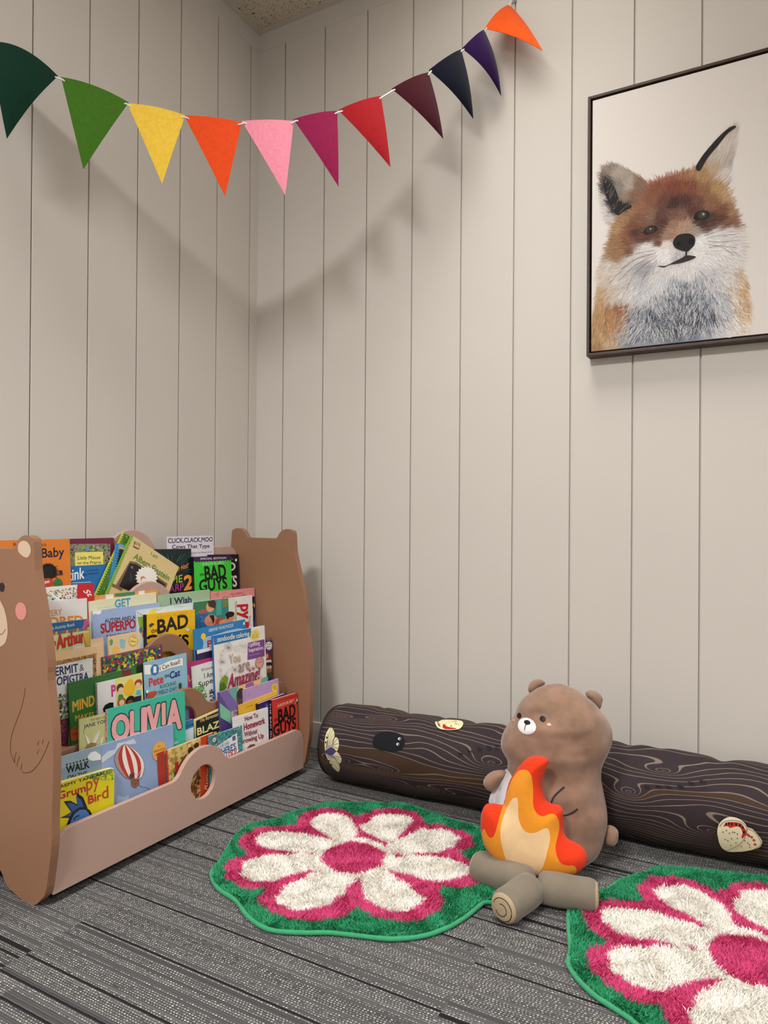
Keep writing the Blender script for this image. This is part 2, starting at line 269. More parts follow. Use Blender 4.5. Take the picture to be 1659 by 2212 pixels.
HOLE=[(180.3,49.8),(181.6,63.8),(192.4,75.6),(216.5,83.6),(242.3,85.5),(264.3,78.3),(275.2,65.9),(275.8,50.5),(262.9,39.2),(233.5,32.9),(202.8,32.1),(186.1,39.1)]
HEYE=[(259.0,69.8),(257.6,54.7)]
LEAF=[(337.8,147.7),(348.0,149.0),(355.6,162.3),(381.2,172.9),(405.3,176.2),(417.1,158.8),(418.9,133.0),(404.4,121.2),(381.1,116.6),(364.3,117.0),(350.1,127.0)]
LEAFR=[[(366.3,140.3),(380.4,130.6),(405.9,128.9),(406.6,124.4),(384.5,118.9),(370.7,122.7)],[(344.3,145.6),(355.8,134.4),(361.7,126.5),(356.0,128.3)]]
ANT=[(441.1,57.0),(464.6,66.2),(488.1,77.6),(512.4,85.5),(533.2,90.3),(903.4,51.8),(929.2,56.7),(949.8,59.8),(975.1,64.2),(997.7,74.6),(1021.4,81.6)]
SHELL=[(1054.8,-27.3),(1053.1,-13.7),(1056.5,2.6),(1067.9,16.0),(1081.6,21.7),(1097.4,20.3),(1108.6,12.9),(1112.0,7.5),(1122.0,5.8),(1130.9,-2.3),(1139.7,-13.2),(1140.9,-21.0),(1135.5,-32.3),(1117.9,-44.8),(1095.5,-55.9),(1075.0,-61.1),(1063.5,-54.1),(1057.7,-41.9)]
SHELLR=[[(1065.7,-0.6),(1070.3,7.8),(1083.9,12.5),(1099.7,12.4),(1106.4,5.1),(1110.9,-3.9),(1104.3,-17.2),(1100.9,-16.6),(1103.1,-5.6),(1097.5,4.6),(1088.4,4.0),(1079.4,-0.3),(1072.6,2.1)]]
SHELLD=[(1071.0,6.0),(1076.6,7.9),(1082.3,8.2),(1090.7,8.9),(1098.1,8.4),(1103.5,5.3),(1105.8,-3.7)]
SHELLG=[(1113.2,-7.3),(1115.9,-9.3),(1121.0,-11.3),(1125.4,-16.9),(1127.7,-25.8)]
SHELLK=[(1064.6,-11.2),(1071.5,-6.6),(1077.2,-11.1),(1083.5,-7.7),(1087.6,-7.3),(1093.0,-9.8),(1069.2,-26.7),(1074.5,-28.9),(1081.8,-22.3),(1093.1,-18.9),(1090.4,-30.3),(1080.2,-39.1),(1101.0,-36.7),(1107.7,-21.0),(1113.3,-24.7),(1116.7,-28.2),(1117.8,-34.1)]
SHELLL=[[(1057.7,-0.9),(1065.7,9.4),(1081.6,16.1),(1097.4,16.7),(1108.6,10.5),(1111.3,1.2),(1104.3,-21.3),(1090.9,-39.4),(1070.4,-55.7)],[(1112.0,6.3),(1126.4,1.8),(1137.6,-13.7),(1137.6,-24.5),(1122.3,-39.7)]]
KNOT=[(86.9,-15.7,75,20),(525.2,47.5,95,26),(222.3,-19.5,60,12),(46.4,113.9,70,10),(181.8,125.1,60,10),(352.6,-60.5,60,8),(936.1,98.5,75,20),(864.1,34.9,55,22),(1042.7,-21.5,80,22)]
FLAGS=[[[0.06,-1.0308,1.871],[0.1531,-0.9232,1.8248],[0.0839,-1.0031,1.6572]],[[0.1577,-0.918,1.8242],[0.2561,-0.8044,1.7951],[0.1904,-0.8802,1.615]],[[0.254,-0.8067,1.7921],[0.343,-0.704,1.7901],[0.3077,-0.7447,1.6108]],[[0.3415,-0.7057,1.7897],[0.4346,-0.5983,1.8003],[0.408,-0.629,1.6046]],[[0.4346,-0.5983,1.8039],[0.523,-0.4961,1.8307],[0.5095,-0.5118,1.632]],[[0.523,-0.4962,1.8356],[0.6008,-0.4064,1.8817],[0.6043,-0.4023,1.6792]],[[0.6033,-0.4035,1.8849],[0.6819,-0.3127,1.9477],[0.7016,-0.29,1.7577]],[[0.7032,-0.2881,1.975],[0.7751,-0.2052,2.0443],[0.806,-0.1695,1.8662]],[[0.776,-0.2041,2.0512],[0.841,-0.129,2.1332],[0.8681,-0.0977,1.9418]],[[0.8439,-0.1257,2.1369],[0.8895,-0.073,2.2072],[0.9273,-0.0294,2.0279]],[[0.8915,-0.0708,2.2106],[0.9442,-0.0099,2.3013],[1.0631,-0.07,2.0939]]]
FOXA=[(36.4,-246.1,'6b5a4e'),(83.0,-227.2,'a89a8c'),(111.1,-266.7,'b0a294'),(134.8,-267.8,'8a6a58'),(59.0,-272.0,'1c1a1c'),(67.3,-298.9,'201e20'),(50.7,-249.2,'2a2624'),(75.5,-321.5,'2c2a2c'),(103.5,-323.1,'3a3436'),(45.0,-323.7,'d8d0cc'),(57.4,-347.2,'d0c8c4'),(87.3,-269.8,'8a8078'),(62.7,-210.0,'8a7c70'),(40.7,-289.2,'c8c0b8'),(99.4,-297.4,'98806e'),(127.1,-295.0,'8a6450'),(345.3,-217.1,'d4c8bc'),(327.9,-244.1,'c8bcae'),(349.0,-256.9,'bdb4ac'),(310.3,-271.3,'c4ac90'),(342.2,-294.2,'d8d0c8'),(359.1,-189.5,'c8bcb0'),(165.8,-262.4,'a0694a'),(200.1,-262.0,'9c5e42'),(237.5,-258.5,'a06a4a'),(270.6,-262.1,'b08258'),(292.4,-282.9,'b8905f'),(321.2,-316.8,'c09a68'),(342.4,-344.8,'c4a070'),(356.6,-382.7,'b08460'),(360.2,-410.6,'9a6a4c'),(181.3,-290.3,'8a4e38'),(219.1,-298.5,'844632'),(256.2,-306.6,'8c5038'),(292.6,-322.4,'a06c48'),(166.1,-315.5,'8c5840'),(200.5,-326.8,'6e4434'),(219.3,-338.8,'4a302a'),(249.0,-341.0,'5a3a30'),(274.7,-342.3,'7a5040'),(310.7,-357.7,'9a6a48'),(332.1,-377.8,'8a5a44'),(142.9,-331.2,'98684a'),(115.5,-333.8,'a07450'),(95.7,-354.7,'a88058'),(75.8,-375.9,'b08a60'),(80.0,-410.0,'a87c54'),(104.0,-406.1,'94603f'),(123.6,-380.8,'84523c'),(112.1,-440.7,'8c5e44'),(84.2,-444.1,'a47c58'),(135.3,-366.6,'8a5a44'),(166.3,-360.4,'8c6a54'),(189.3,-365.0,'6a4438'),(219.5,-367.0,'7a5244'),(241.8,-375.4,'8a6452'),(263.9,-367.9,'6a4238'),(197.0,-382.7,'5c3c34'),(181.9,-408.2,'6c4438'),(185.8,-433.3,'7a5240'),(127.6,-393.9,'5a3a30'),(143.3,-409.2,'74493a'),(158.9,-416.2,'6a4034'),(289.4,-400.7,'4e3430'),(307.3,-396.3,'5c403a'),(278.6,-398.6,'5a3c36'),(328.6,-396.6,'6c463a'),(342.8,-414.9,'8a5f4a'),(303.8,-411.3,'6c4a40'),(219.6,-391.1,'a07860'),(242.0,-399.5,'b8957c'),(256.7,-406.3,'b89880'),(219.7,-411.3,'b0886e'),(267.7,-416.3,'b0a090'),(204.7,-420.5,'a88472'),(159.0,-436.6,'e8e4e2'),(135.8,-453.0,'dcd8d6'),(116.2,-466.1,'d4cecb'),(182.1,-452.9,'f0ecea'),(201.2,-464.3,'f0eeee'),(201.1,-440.1,'e8e0dc'),(286.0,-447.4,'f0eeec'),(293.4,-480.3,'ece8e8'),(314.7,-436.9,'e8e4e2'),(346.4,-435.1,'e6dedb'),(370.8,-455.1,'e4dcd8'),(329.0,-478.6,'e6e2e2'),(364.1,-500.2,'e2dcda'),(235.0,-478.2,'c8c4c6'),(220.2,-507.8,'e4e0e0'),(257.2,-505.9,'e0dcdc'),(250.0,-528.6,'dedada'),(190.1,-511.0,'dcd8d8'),(64.3,-482.5,'d8cdc2'),(88.6,-511.4,'d4ccc6'),(56.4,-523.1,'d0c0ae'),(124.4,-517.0,'c8c6c8'),(143.8,-495.4,'b0aeb2'),(112.7,-552.4,'d8d4d2'),(84.9,-560.8,'d4c8bc'),(151.9,-558.1,'ccccd0'),(182.6,-542.3,'d8d8da'),(220.5,-556.1,'b8bcc4'),(242.7,-551.4,'8a929e'),(275.8,-564.3,'a8acb6'),(311.7,-561.9,'c4c4ca'),(346.9,-551.7,'d8d2d0'),(220.6,-588.2,'7c8694'),(257.7,-601.4,'6c7684'),(182.9,-591.0,'a4aab4'),(294.0,-598.6,'8a92a0'),(329.6,-603.6,'b0b2ba'),(167.7,-621.5,'6a7280'),(136.7,-625.7,'8c9098'),(202.1,-634.1,'5c6676'),(239.6,-650.8,'48525f'),(276.2,-643.6,'4a5464'),(312.1,-648.2,'6c7688'),(340.3,-636.2,'b8b8c0'),(221.0,-668.6,'6a7482'),(183.3,-672.2,'8a929c'),(144.8,-667.7,'8890a0'),(265.4,-681.9,'7c8696'),(301.6,-678.3,'9aa2ae'),(330.0,-673.9,'c8c6c8'),(357.9,-665.7,'dcd4ce'),(23.8,-568.9,'b89468'),(36.4,-604.4,'b08858'),(64.9,-599.7,'a8794e'),(85.0,-585.8,'a06a48'),(65.1,-629.0,'a87c50'),(44.8,-647.5,'b08c60'),(24.4,-666.2,'a8845a'),(16.2,-694.9,'987650'),(85.3,-631.6,'b08c6c'),(65.4,-675.1,'b89a78'),(97.5,-662.1,'a09a94'),(113.5,-688.8,'8c8e94'),(40.1,-537.5,'c4a67e'),(35.8,-503.2,'d4c4b0'),(378.1,-556.6,'d0b294'),(385.1,-588.4,'cca478'),(388.7,-619.6,'cca680'),(385.4,-649.9,'d4b898'),(371.5,-609.5,'d8c4b0'),(382.1,-680.2,'dccfc4'),(364.4,-569.9,'d8c8ba')]
FOXM=[[(3.9,-723.3),(10.7,-601.0),(21.6,-543.2),(29.5,-476.8),(43.6,-437.1),(59.6,-377.0),(63.5,-352.6),(79.6,-334.9),(115.3,-309.0),(150.4,-271.3),(165.8,-262.4),(200.1,-258.0),(237.5,-254.5),(270.6,-254.2),(292.3,-263.2),(328.2,-302.8),(349.3,-323.0),(359.9,-356.3),(370.5,-389.4),(379.2,-422.0),(387.9,-458.2),(388.8,-496.8),(381.4,-530.1),(395.3,-566.9),(400.6,-613.6),(403.1,-652.2),(395.8,-689.5),(382.3,-711.0),(221.3,-712.8),(105.7,-721.0)],[(33.3,-224.3),(40.2,-204.8),(56.5,-196.0),(78.8,-200.4),(102.9,-219.3),(130.7,-242.2),(154.2,-263.9),(160.1,-285.7),(115.4,-325.5),(75.6,-342.4),(59.5,-362.3),(49.2,-345.6),(42.9,-314.9),(34.4,-271.0)],[(364.3,-173.4),(367.4,-183.9),(364.5,-221.9),(356.0,-266.3),(349.2,-295.8),(345.8,-322.2),(314.0,-311.4),(285.2,-277.4),(274.2,-259.0),(292.2,-227.6),(313.5,-205.3),(334.6,-183.3),(352.1,-172.2)]]
FOXF={'earedge':[(272.4,-256.6),(285.0,-233.8),(306.4,-209.5),(327.6,-189.3),(348.6,-174.4),(362.5,-172.6),(362.5,-178.0),(345.2,-187.9),(324.2,-211.9),(303.0,-234.2),(290.5,-252.9),(281.5,-266.6)],'leardark':[(42.5,-239.0),(52.7,-235.0),(63.0,-251.9),(77.2,-276.0),(83.4,-302.3),(111.4,-318.5),(115.4,-325.5),(95.6,-331.9),(79.6,-339.1),(67.4,-319.9),(55.0,-292.2),(45.9,-265.0)],'eyeL':[(145.2,-399.3),(151.0,-390.2),(164.5,-383.7),(178.0,-388.0),(181.8,-396.8),(170.4,-404.0),(155.0,-405.6)],'irisL':[(153.0,-396.7),(158.7,-388.4),(168.4,-387.3),(174.9,-393.9),(170.4,-401.2),(160.8,-402.6)],'eyeR':[(267.6,-382.5),(274.8,-372.1),(289.3,-369.1),(301.9,-374.8),(305.5,-384.2),(294.8,-390.7),(280.3,-391.8),(271.3,-389.2)],'irisR':[(279.2,-382.9),(282.8,-373.7),(291.1,-371.8),(298.3,-378.8),(296.6,-387.1),(287.6,-389.3)],'nose':[(219.1,-439.3),(225.4,-426.4),(236.5,-420.4),(256.8,-422.2),(268.5,-430.4),(272.6,-441.0),(269.8,-454.4),(262.5,-462.2),(255.2,-467.7),(247.8,-466.4),(234.9,-460.2),(224.4,-452.3)],'nosL':[(226.6,-442.6),(232.9,-437.8),(238.5,-442.8),(236.7,-450.5),(230.3,-450.1)],'nosR':[(256.9,-438.1),(264.9,-435.6),(268.6,-443.5),(264.3,-450.6),(258.0,-448.3)],'mouth':[(182.3,-492.7),(201.3,-495.9),(220.1,-489.7),(242.4,-481.4),(251.6,-477.0),(273.6,-484.0),(268.1,-488.6),(253.5,-492.5),(235.0,-495.0),(212.6,-495.3),(197.6,-499.3)],'philt':[(249.7,-464.7),(253.4,-466.2),(252.7,-479.2),(249.0,-478.6)],'glL':[(161.9,-391.4),(164.9,-390.4),(166.5,-393.9),(163.4,-395.4)],'glR':[(288.6,-376.8),(292.9,-376.9),(293.6,-381.8),(289.3,-381.7)]}
FOXW=[[(176.4,-451.9),(135.8,-451.0),(104.3,-455.8)],[(177.6,-458.2),(131.9,-464.7),(92.5,-485.0)],[(178.4,-463.6),(128.1,-480.5),(82.6,-518.8)],[(179.2,-468.6),(139.9,-490.7),(112.6,-523.4),(105.6,-547.2)],[(180.4,-477.0),(151.7,-509.0),(138.2,-543.8)],[(180.4,-481.0),(171.7,-499.9),(171.0,-516.1)],[(178.4,-460.4),(116.2,-470.3),(60.4,-519.6)],[(293.2,-434.9),(318.2,-429.8),(342.8,-426.6)],[(298.6,-441.8),(328.9,-441.5),(363.8,-444.1)],[(302.2,-450.4),(336.0,-458.4),(374.2,-459.6)],[(303.4,-458.4),(339.6,-474.7),(360.6,-495.8)],[(304.1,-466.4),(329.0,-466.9),(367.4,-477.6)],[(295.0,-429.3),(314.6,-421.3),(325.2,-417.4)],[(282.8,-521.9),(293.7,-535.5),(300.9,-548.4)],[(271.9,-524.1),(274.9,-540.5),(273.9,-552.2)],[(220.3,-523.9),(219.6,-539.9),(216.7,-547.5)]]
SIDE=[(126.6,734.2),(130.5,680.6),(144.9,626.0),(162.3,568.5),(175.1,501.1),(175.7,459.5),(190.0,384.0),(195.2,326.0),(194.8,248.8),(192.6,190.5),(192.0,131.5),(182.5,73.9),(174.1,34.8),(157.9,16.4),(138.4,1.6),(117.0,-2.6),(55.3,-0.8),(40.4,22.1),(20.5,37.3)]
SMARK={'ear':[(73.7,722.9),(76.9,732.1),(90.2,737.9),(105.1,735.9),(115.0,728.1),(117.8,718.2),(113.7,709.1),(105.5,703.8),(90.7,706.3),(77.2,713.9)],'eye':[(11.4,647.6),(18.4,648.0),(26.1,645.3),(28.2,639.3),(25.5,632.9),(18.0,628.8),(11.7,629.0)],'cheek':[(67.2,590.8),(70.4,603.2),(78.7,609.4),(88.7,610.1),(98.7,606.2),(104.5,595.6),(103.3,585.5),(95.8,576.9),(85.9,574.5),(74.1,578.2)],'muz':[(11.9,609.4),(24.3,597.9),(33.2,582.1),(39.7,562.1),(40.7,541.7),(35.8,526.9),(25.5,516.7),(13.4,511.3)],'arm1':[(102.8,437.3),(98.1,415.7),(88.5,390.2),(73.9,363.8),(59.1,335.1),(53.6,313.9),(55.2,295.9),(68.4,276.9),(68.3,286.0),(74.8,299.7)],'arm2':[(86.6,293.3),(78.4,279.7),(78.6,269.7)],'arm3':[(94.4,280.7),(89.3,265.6)],'arm4':[(94.7,262.6),(108.5,263.3),(128.0,270.9),(150.2,290.9),(168.8,315.8),(182.0,339.9)],'arm5':[(149.5,335.6),(143.9,325.6)],'arm6':[(163.8,340.8),(159.8,330.9)],'arm7':[(149.8,318.3),(142.9,308.3)]}
# ------------------------------------------------------------------ bear shaped book display
BRT=R(1.2); bO=Vector((.19,-1.085,0)); bu=Vector((math.sin(BRT),math.cos(BRT),0)); bv=Vector((math.cos(BRT),-math.sin(BRT),0)); bz=Vector((0,0,1))
BM=Matrix((bu,bv,bz)).transposed().to_4x4(); BM.translation=bO      # local x = along, y = towards the room, z = up  (left handed flip handled by normals)
shelf=tag(empty('bear_bookcase',mat=Matrix.Translation(bO)),'low brown and dusty pink book display with bear shaped side boards, against the left wall','bookcase')
def BL(u,v,z): return Vector((0,0,0))+bu*u+bv*v+bz*z
front=[(p[0]/1000,p[1]/1000) for p in SIDE]
ear=[(.058,.7205),(.066,.729),(.074,.739),(.088,.7475),(.103,.7495),(.117,.7455),(.1255,.736)]
half=ear+front[1:15]+[(.105,.000),(.075,.006),(.045,.016),(.030,.034),(.018,.043),(.0,.046)]
prof=smoothp([(0.0,.7195),(.03,.7195)]+half,3,closed=False)
sil=prof+[(max(-x,-.178),z) for x,z in prof[::-1] if x>.0005]
def side_board(u0,u1,marks):
    mb=MB(); n=len(sil)
    a=[BL(u0,v,z) for v,z in sil]; b_=[BL(u1,v,z) for v,z in sil]
    mb.poly(a[::-1]); mb.poly(b_); mb.add(a+b_,[(i,(i+1)%n,(i+1)%n+n,i+n) for i in range(n)])
    o=bevel(mb.build('side_board',M_BROWN,shelf,attr=False),.0035,3,40); 
    if marks:
        def flat(pts,name,col,d=.0006):
            q=MB(); q.poly([BL(u0-d,v/1000,z/1000) for v,z in smoothp(pts,4)],col); return q.build(name,M_MARK,o)
        mir=lambda pts:[(-v,z) for v,z in pts]
        for s_ in (lambda p:p,mir):
            flat(s_(SMARK['ear']),'inner_ear','D3B9A0')
            flat(s_([(19+9.5*math.cos(t*.5),638+10*math.sin(t*.5)) for t in range(12)]),'eye','2A2020')
            flat(s_(SMARK['cheek']),'cheek','D98F86')
        mz=SMARK['muz'][1:-1]; flat([(0,618)]+mz+[(0,508)]+[(-v,z) for v,z in mz[::-1]],'muzzle','D3B9A0')
        q=MB(); q.poly([BL(u0-.0012,v/1000,z/1000) for v,z in [(-9,588),(9,588),(6,577),(0,573),(-6,577)]],'2A2020'); q.build('nose',M_MARK,o)
        for s_ in (lambda p:p,mir):
            for k_,v_ in SMARK.items():
                if k_.startswith('arm'):
                    q=MB(); L_,R_=ribbon(smoothp(s_(v_),5,False),1.4); q.poly([BL(u0-.0005,a[0]/1000,a[1]/1000) for a in L_]+[BL(u0-.0005,a[0]/1000,a[1]/1000) for a in R_[::-1]],'5E3420'); q.build('engraved_paw_line',M_MARK,o)
        q=MB(); L_,R_=ribbon(smoothp([(-12,545),(-4,541),(0,545),(4,541),(14,538),(24,541),(34,551)],4,False),1.2); q.poly([BL(u0-.0010,a[0]/1000,a[1]/1000) for a in L_]+[BL(u0-.0010,a[0]/1000,a[1]/1000) for a in R_[::-1]],'5E3420'); q.build('engraved_smile',M_MARK,o)
    return o
side_board(0,.018,True); side_board(.862,.880,False)
PV=[.172,.105,.037,-.031,-.10]; PZ=[.147,.285,.42,.555,.693]
def divider(v,zt,z0,mat,name,zbot):
    # long board with rounded shoulders and a round topped hump holed in the middle
    uc=.4375; r0=.089; zc=zt-.031; rh=.042; f=.035
    pts=[(.0185,zbot),(.8615,zbot)]
    rs=.045
    pts+=[(.8615,zt-rs)]+[(.8615-rs+rs*math.cos(a),zt-rs+rs*math.sin(a)) for a in [i*math.pi/14 for i in range(0,8)]]
    # fillet to the hump: circle radius f above line zt, tangent to hump circle
    dx=math.sqrt((r0+f)**2-(zt+f-zc)**2)
    def arc(cx,cz,r,a0,a1,n): return [(cx+r*math.cos(a0+(a1-a0)*i/n),cz+r*math.sin(a0+(a1-a0)*i/n)) for i in range(n+1)]
    th=math.atan2(zt+f-zc,dx)
    pts+=arc(uc+dx,zt+f,f,-math.pi/2,-math.pi+th,8)
    pts+=arc(uc,zc,r0,th,math.pi-th,28)
    pts+=arc(uc-dx,zt+f,f,-th,-math.pi/2,8)
    pts+=[(.0185+rs+rs*math.cos(a),zt-rs+rs*math.sin(a)) for a in [math.pi/2+i*math.pi/14 for i in range(0,8)]]+[(.0185,zt-rs)]
    hole=arc(uc,zc,rh,0,2*math.pi*(1-1/40),39)
    V=[Vector(p) for p in pts+hole]; n=len(pts); E=[(i,(i+1)%n) for i in range(n)]+[(n+i,n+(i+1)%40) for i in range(40)]
    vo,_,fo,_,_,_=delaunay_2d_cdt(V,E,[],0,1e-6)
    P=np.array([q[:] for q in vo]); F=[tuple(f_) for f_ in fo]; cen=np.array([P[list(f_)].mean(0) for f_ in F]); keep=pip(cen,pts)&~pip(cen,hole)
    F=[f_ for f_,k_ in zip(F,keep) if k_]; N=len(P); t=.012
    mb=MB(); mb.add([BL(a,v,b_) for a,b_ in P]+[BL(a,v-t,b_) for a,b_ in P],[f_[::-1] for f_ in F]+[tuple(i+N for i in f_) for f_ in F])
    for lp in (pts,hole):
        k_=len(lp); mb.add([BL(a,v,b_) for a,b_ in lp]+[BL(a,v-t,b_) for a,b_ in lp],[(i,(i+1)%k_,(i+1)%k_+k_,i+k_) for i in range(k_)])
    o=mb.build(name,mat,shelf,attr=False)
    bm=bmesh.new(); bm.from_mesh(o.data); bmesh.ops.remove_doubles(bm,verts=bm.verts,dist=1e-5); bmesh.ops.recalc_face_normals(bm,faces=bm.faces)
    bmesh.ops.dissolve_limit(bm,angle_limit=.01,verts=bm.verts,edges=bm.edges); bm.to_mesh(o.data); bm.free()
    return bevel(o,.0025,3,50)
for i in range(5): divider(PV[i],PZ[i],0,[M_PINK,M_BROWN,M_BROWN,M_PINK,M_PINK][i],'front_panel' if i==0 else ('back_panel' if i==4 else 'divider'),[.022,.045,.17,.30,.06][i])
for i,z in enumerate((.05,.175,.305,.44)):
    mb=MB(); a,b_=PV[i+1]+.0005,PV[i]-.0125; vs=[BL(u,v,zz) for zz in (z-.012,z) for v in (a,b_) for u in (.0185,.8615)]
    mb.add(vs,[(0,2,3,1),(4,5,7,6),(0,1,5,4),(2,6,7,3),(0,4,6,2),(1,3,7,5)]); mb.build('pocket_floor',M_BROWN,shelf,attr=False)
# ------------------------------------------------------------------ lettering
_T={}
def glyphs(txt,bold):
    k=txt
    if k not in _T:
        c=bpy.data.curves.new('t','FONT'); c.body=txt; c.size=1; c.resolution_u=3; c.fill_mode='FRONT'; c.offset=0
        o=bpy.data.objects.new('t',c); COL.objects.link(o); dg=bpy.context.evaluated_depsgraph_get(); me=bpy.data.meshes.new_from_object(o.evaluated_get(dg))
        v=np.array([q.co[:2] for q in me.vertices]) if len(me.vertices) else np.zeros((1,2)); f=[tuple(p.vertices) for p in me.polygons]
        bpy.data.objects.remove(o); bpy.data.curves.remove(c); bpy.data.meshes.remove(me)
        x0=v[:,0].min(); v[:,0]=(v[:,0]-x0)/max(1e-6,v[:,0].max()-x0)
        top=v[:,1].max(); v[:,1]/=max(.3,top); _T[k]=(v,f)
    return _T[k]
def art(mb,items,fn,z0=.00015,dz=.00004,clip=None):
    rnd=random.Random(5); z=z0
    ct=.02
    for it in items:
        k=it[0]; z+=dz
        if k=='P': 
            mb.poly([fn(x,y,z) for x,y in clipp(it[2],clip)],it[1]) if len(clipp(it[2],clip))>2 else None
        elif k=='E':
            _,c,cx,cy,rx,ry,rt=it; q=[(cx+rx*math.cos(a*math.pi/10)*math.cos(R(rt))-ry*math.sin(a*math.pi/10)*math.sin(R(rt)),cy+ry*math.sin(a*math.pi/10)*math.cos(R(rt))+rx*math.cos(a*math.pi/10)*math.sin(R(rt))) for a in range(20)]
            q=clipp(q,clip)
            if len(q)>2: mb.poly([fn(x,y,z) for x,y in q],c)
        elif k=='L':
            L_,R_=ribbon(it[3],it[2])
            for i in range(len(L_)-1):
                q=clipp([L_[i],L_[i+1],R_[i+1],R_[i]],clip)
                if len(q)>2: mb.poly([fn(x,y,z) for x,y in q],it[1])
        elif k=='S':
            _,cs,q,n,sz,sd=it; rr=random.Random(sd); A=np.array(q); s0=sz*1.0
            for i in range(n):
                z+=dz*.02
                a,b_=rr.random(),rr.random(); p=A[0]*(1-a)*(1-b_)+A[1]*a*(1-b_)+A[2]*a*b_+A[3]*(1-a)*b_
                r=s0*(.35+.5*rr.random())*.5; t0=rr.random()*6; m_=rr.choice((3,4,5))
                pp=clipp([(p[0]+r*math.cos(t0+j*2*math.pi/m_),p[1]+r*math.sin(t0+j*2*math.pi/m_)) for j in range(m_)],[tuple(u) for u in A] if clip is None else clip)
                if len(pp)>2: mb.poly([fn(x,y,z) for x,y in pp],rr.choice(cs))
        elif k=='T':
            _,t,c,x,y,w_,h,an,sh,bo=it; v,f=glyphs(t,bo); X=v[:,0]*w_+v[:,1]*h*sh; Y=v[:,1]*h; ca,sa=math.cos(R(an)),math.sin(R(an))
            PX_=x+X*ca-Y*sa; PY_=y+X*sa+Y*ca
            if clip is not None:
                xs=[p[0] for p in clip]; ys=[p[1] for p in clip]; ok=(PX_>min(xs)-.01)&(PX_<max(xs)+.01)&(PY_>min(ys)-.01)&(PY_<max(ys)+.01)
            else: ok=np.ones(len(PX_),bool)
            f=[q for q in f if all(ok[i] for i in q)]
            e_=h*(.003+bo*.018); nd_=0 if bo<.25 else (4 if bo<1.1 else 8)
            for j in range(-1,nd_):
                ox,oy=(0,0) if j<0 else (e_*math.cos(j*2*math.pi/nd_+.4),e_*math.sin(j*2*math.pi/nd_+.4)); z+=.000002
                mb.add([fn(a+ox,b_+oy,z) for a,b_ in zip(PX_,PY_)],f,c)
def clipp(pts,clip):
    if clip is None: return [tuple(p) for p in pts]
    out=[tuple(p) for p in pts]; n=len(clip)
    ar=sum(clip[i][0]*clip[(i+1)%n][1]-clip[(i+1)%n][0]*clip[i][1] for i in range(n)); sg=1 if ar>0 else -1
    for i in range(n):
        a,b_=clip[i],clip[(i+1)%n]; inp=out; out=[]
        if not inp: return []
        sd=lambda p: sg*((b_[0]-a[0])*(p[1]-a[1])-(b_[1]-a[1])*(p[0]-a[0]))
        for j in range(len(inp)):
            p,q=inp[j-1],inp[j]; sp_,sq=sd(p),sd(q)
            if sq>=0:
                if sp_<0: t=sp_/(sp_-sq); out.append((p[0]+(q[0]-p[0])*t,p[1]+(q[1]-p[1])*t))
                out.append(q)
            elif sp_>=0: t=sp_/(sp_-sq); out.append((p[0]+(q[0]-p[0])*t,p[1]+(q[1]-p[1])*t))
    return out
# ------------------------------------------------------------------ books
TL=R(4); bn=bv*math.cos(TL)+bz*math.sin(TL); be=bz*math.cos(TL)-bv*math.sin(TL)
CAT={'picture_book':'book','chapter_book':'book','board_book':'book','comic_book':'book','activity_book':'book','colouring_book':'book','puzzle_book':'book','reader_book':'book','notebook_book':'book','spiral_booklet':'booklet','printed_page':'sheet of paper'}
GRP=['children books in the front row','children books in the third row','children books in the second row','children books on the top row']
def BK(name,label,k,off,ox,oy,ang,w_,h,th,col,spine,kind,spc,spt,items):
    P0=bO+bv*PV[k+1]+bz*(PZ[k+1]+.055)+bn*off/1000+bu*ox/1000+be*oy/1000
    a=R(ang); ex=bu*math.cos(a)+be*math.sin(a); ey=-bu*math.sin(a)+be*math.cos(a)
    mt=Matrix((ex,ey,bn)).transposed().to_4x4(); mt.translation=P0-ey*h/1000
    t=tag(empty(name,mat=mt),label,CAT[name],GRP[k])
    H=h; fn=lambda x,y,z:(x/1000,(y+H)/1000,z)
    cv=MB(); ct=1.1 if th>6 else .45
    if name=='printed_page': ct=th*.5
    if kind=='r':
        rr=12; cor=[(0,0)]+[(w_-rr+rr*math.sin(i*math.pi/12),-rr+rr*math.cos(i*math.pi/12)) for i in range(7)]+[(w_,-H),(0,-H)]
    else: cor=[(0,0),(w_,0),(w_,-H),(0,-H)]
    ol=[(x/1000,(y+H)/1000) for x,y in cor][::-1]
    cv.prism(ol,-ct/1000,0,col)
    cv.prism(ol,-th/1000,-(th-ct)/1000,col)
    if kind!='s' and name!='printed_page': cv.box(-.0006,0,-th/1000,.0004,H/1000,0,spine)
    if kind!='r' and name!='printed_page' and th>6: cv.box(0,0,-ct/1000-.0004,w_/1000,H/1000,-ct/1000,spine)
    clip=cor[::-1]
    art(cv,items,fn,clip=clip)
    if spt:
        v,f=glyphs(spt,.6); L_=.62*H; hh=th*.5
        cv.add([(-.0008,(H-8-p[0]*L_)/1000,(-th*.78+p[1]*hh*.9)/1000) for p in v],[q for q in f],'3A3A3C' if spine!='17141A' else 'E8E0D8')
    cv.build('cover',M_PRINT,t)
    if name=='printed_page': return t
    pg=MB(); ins=1.2 if th>5 else .5
    pg.box(.0008,.001,-(th-ct)/1000+.00003,(w_-ins*1.5)/1000,(H-ins)/1000,-ct/1000-.00003-(0.0004 if th>6 and kind!='r' else 0)); pg.build('pages',M_PAGES,t,attr=False)
    if kind=='s':
        cb=MB(); n=int(H/7)
        cb.box(-.002,.002,-th/1000-.0008,.0008,(H-2)/1000,.0012,spc)
        for i in range(n): cb.box(0.0008,(4+i*7)/1000,0.0002,.0045,(7.5+i*7)/1000,.0014,spc)
        cb.build('comb_binding',M_PRINT,t)
    return t
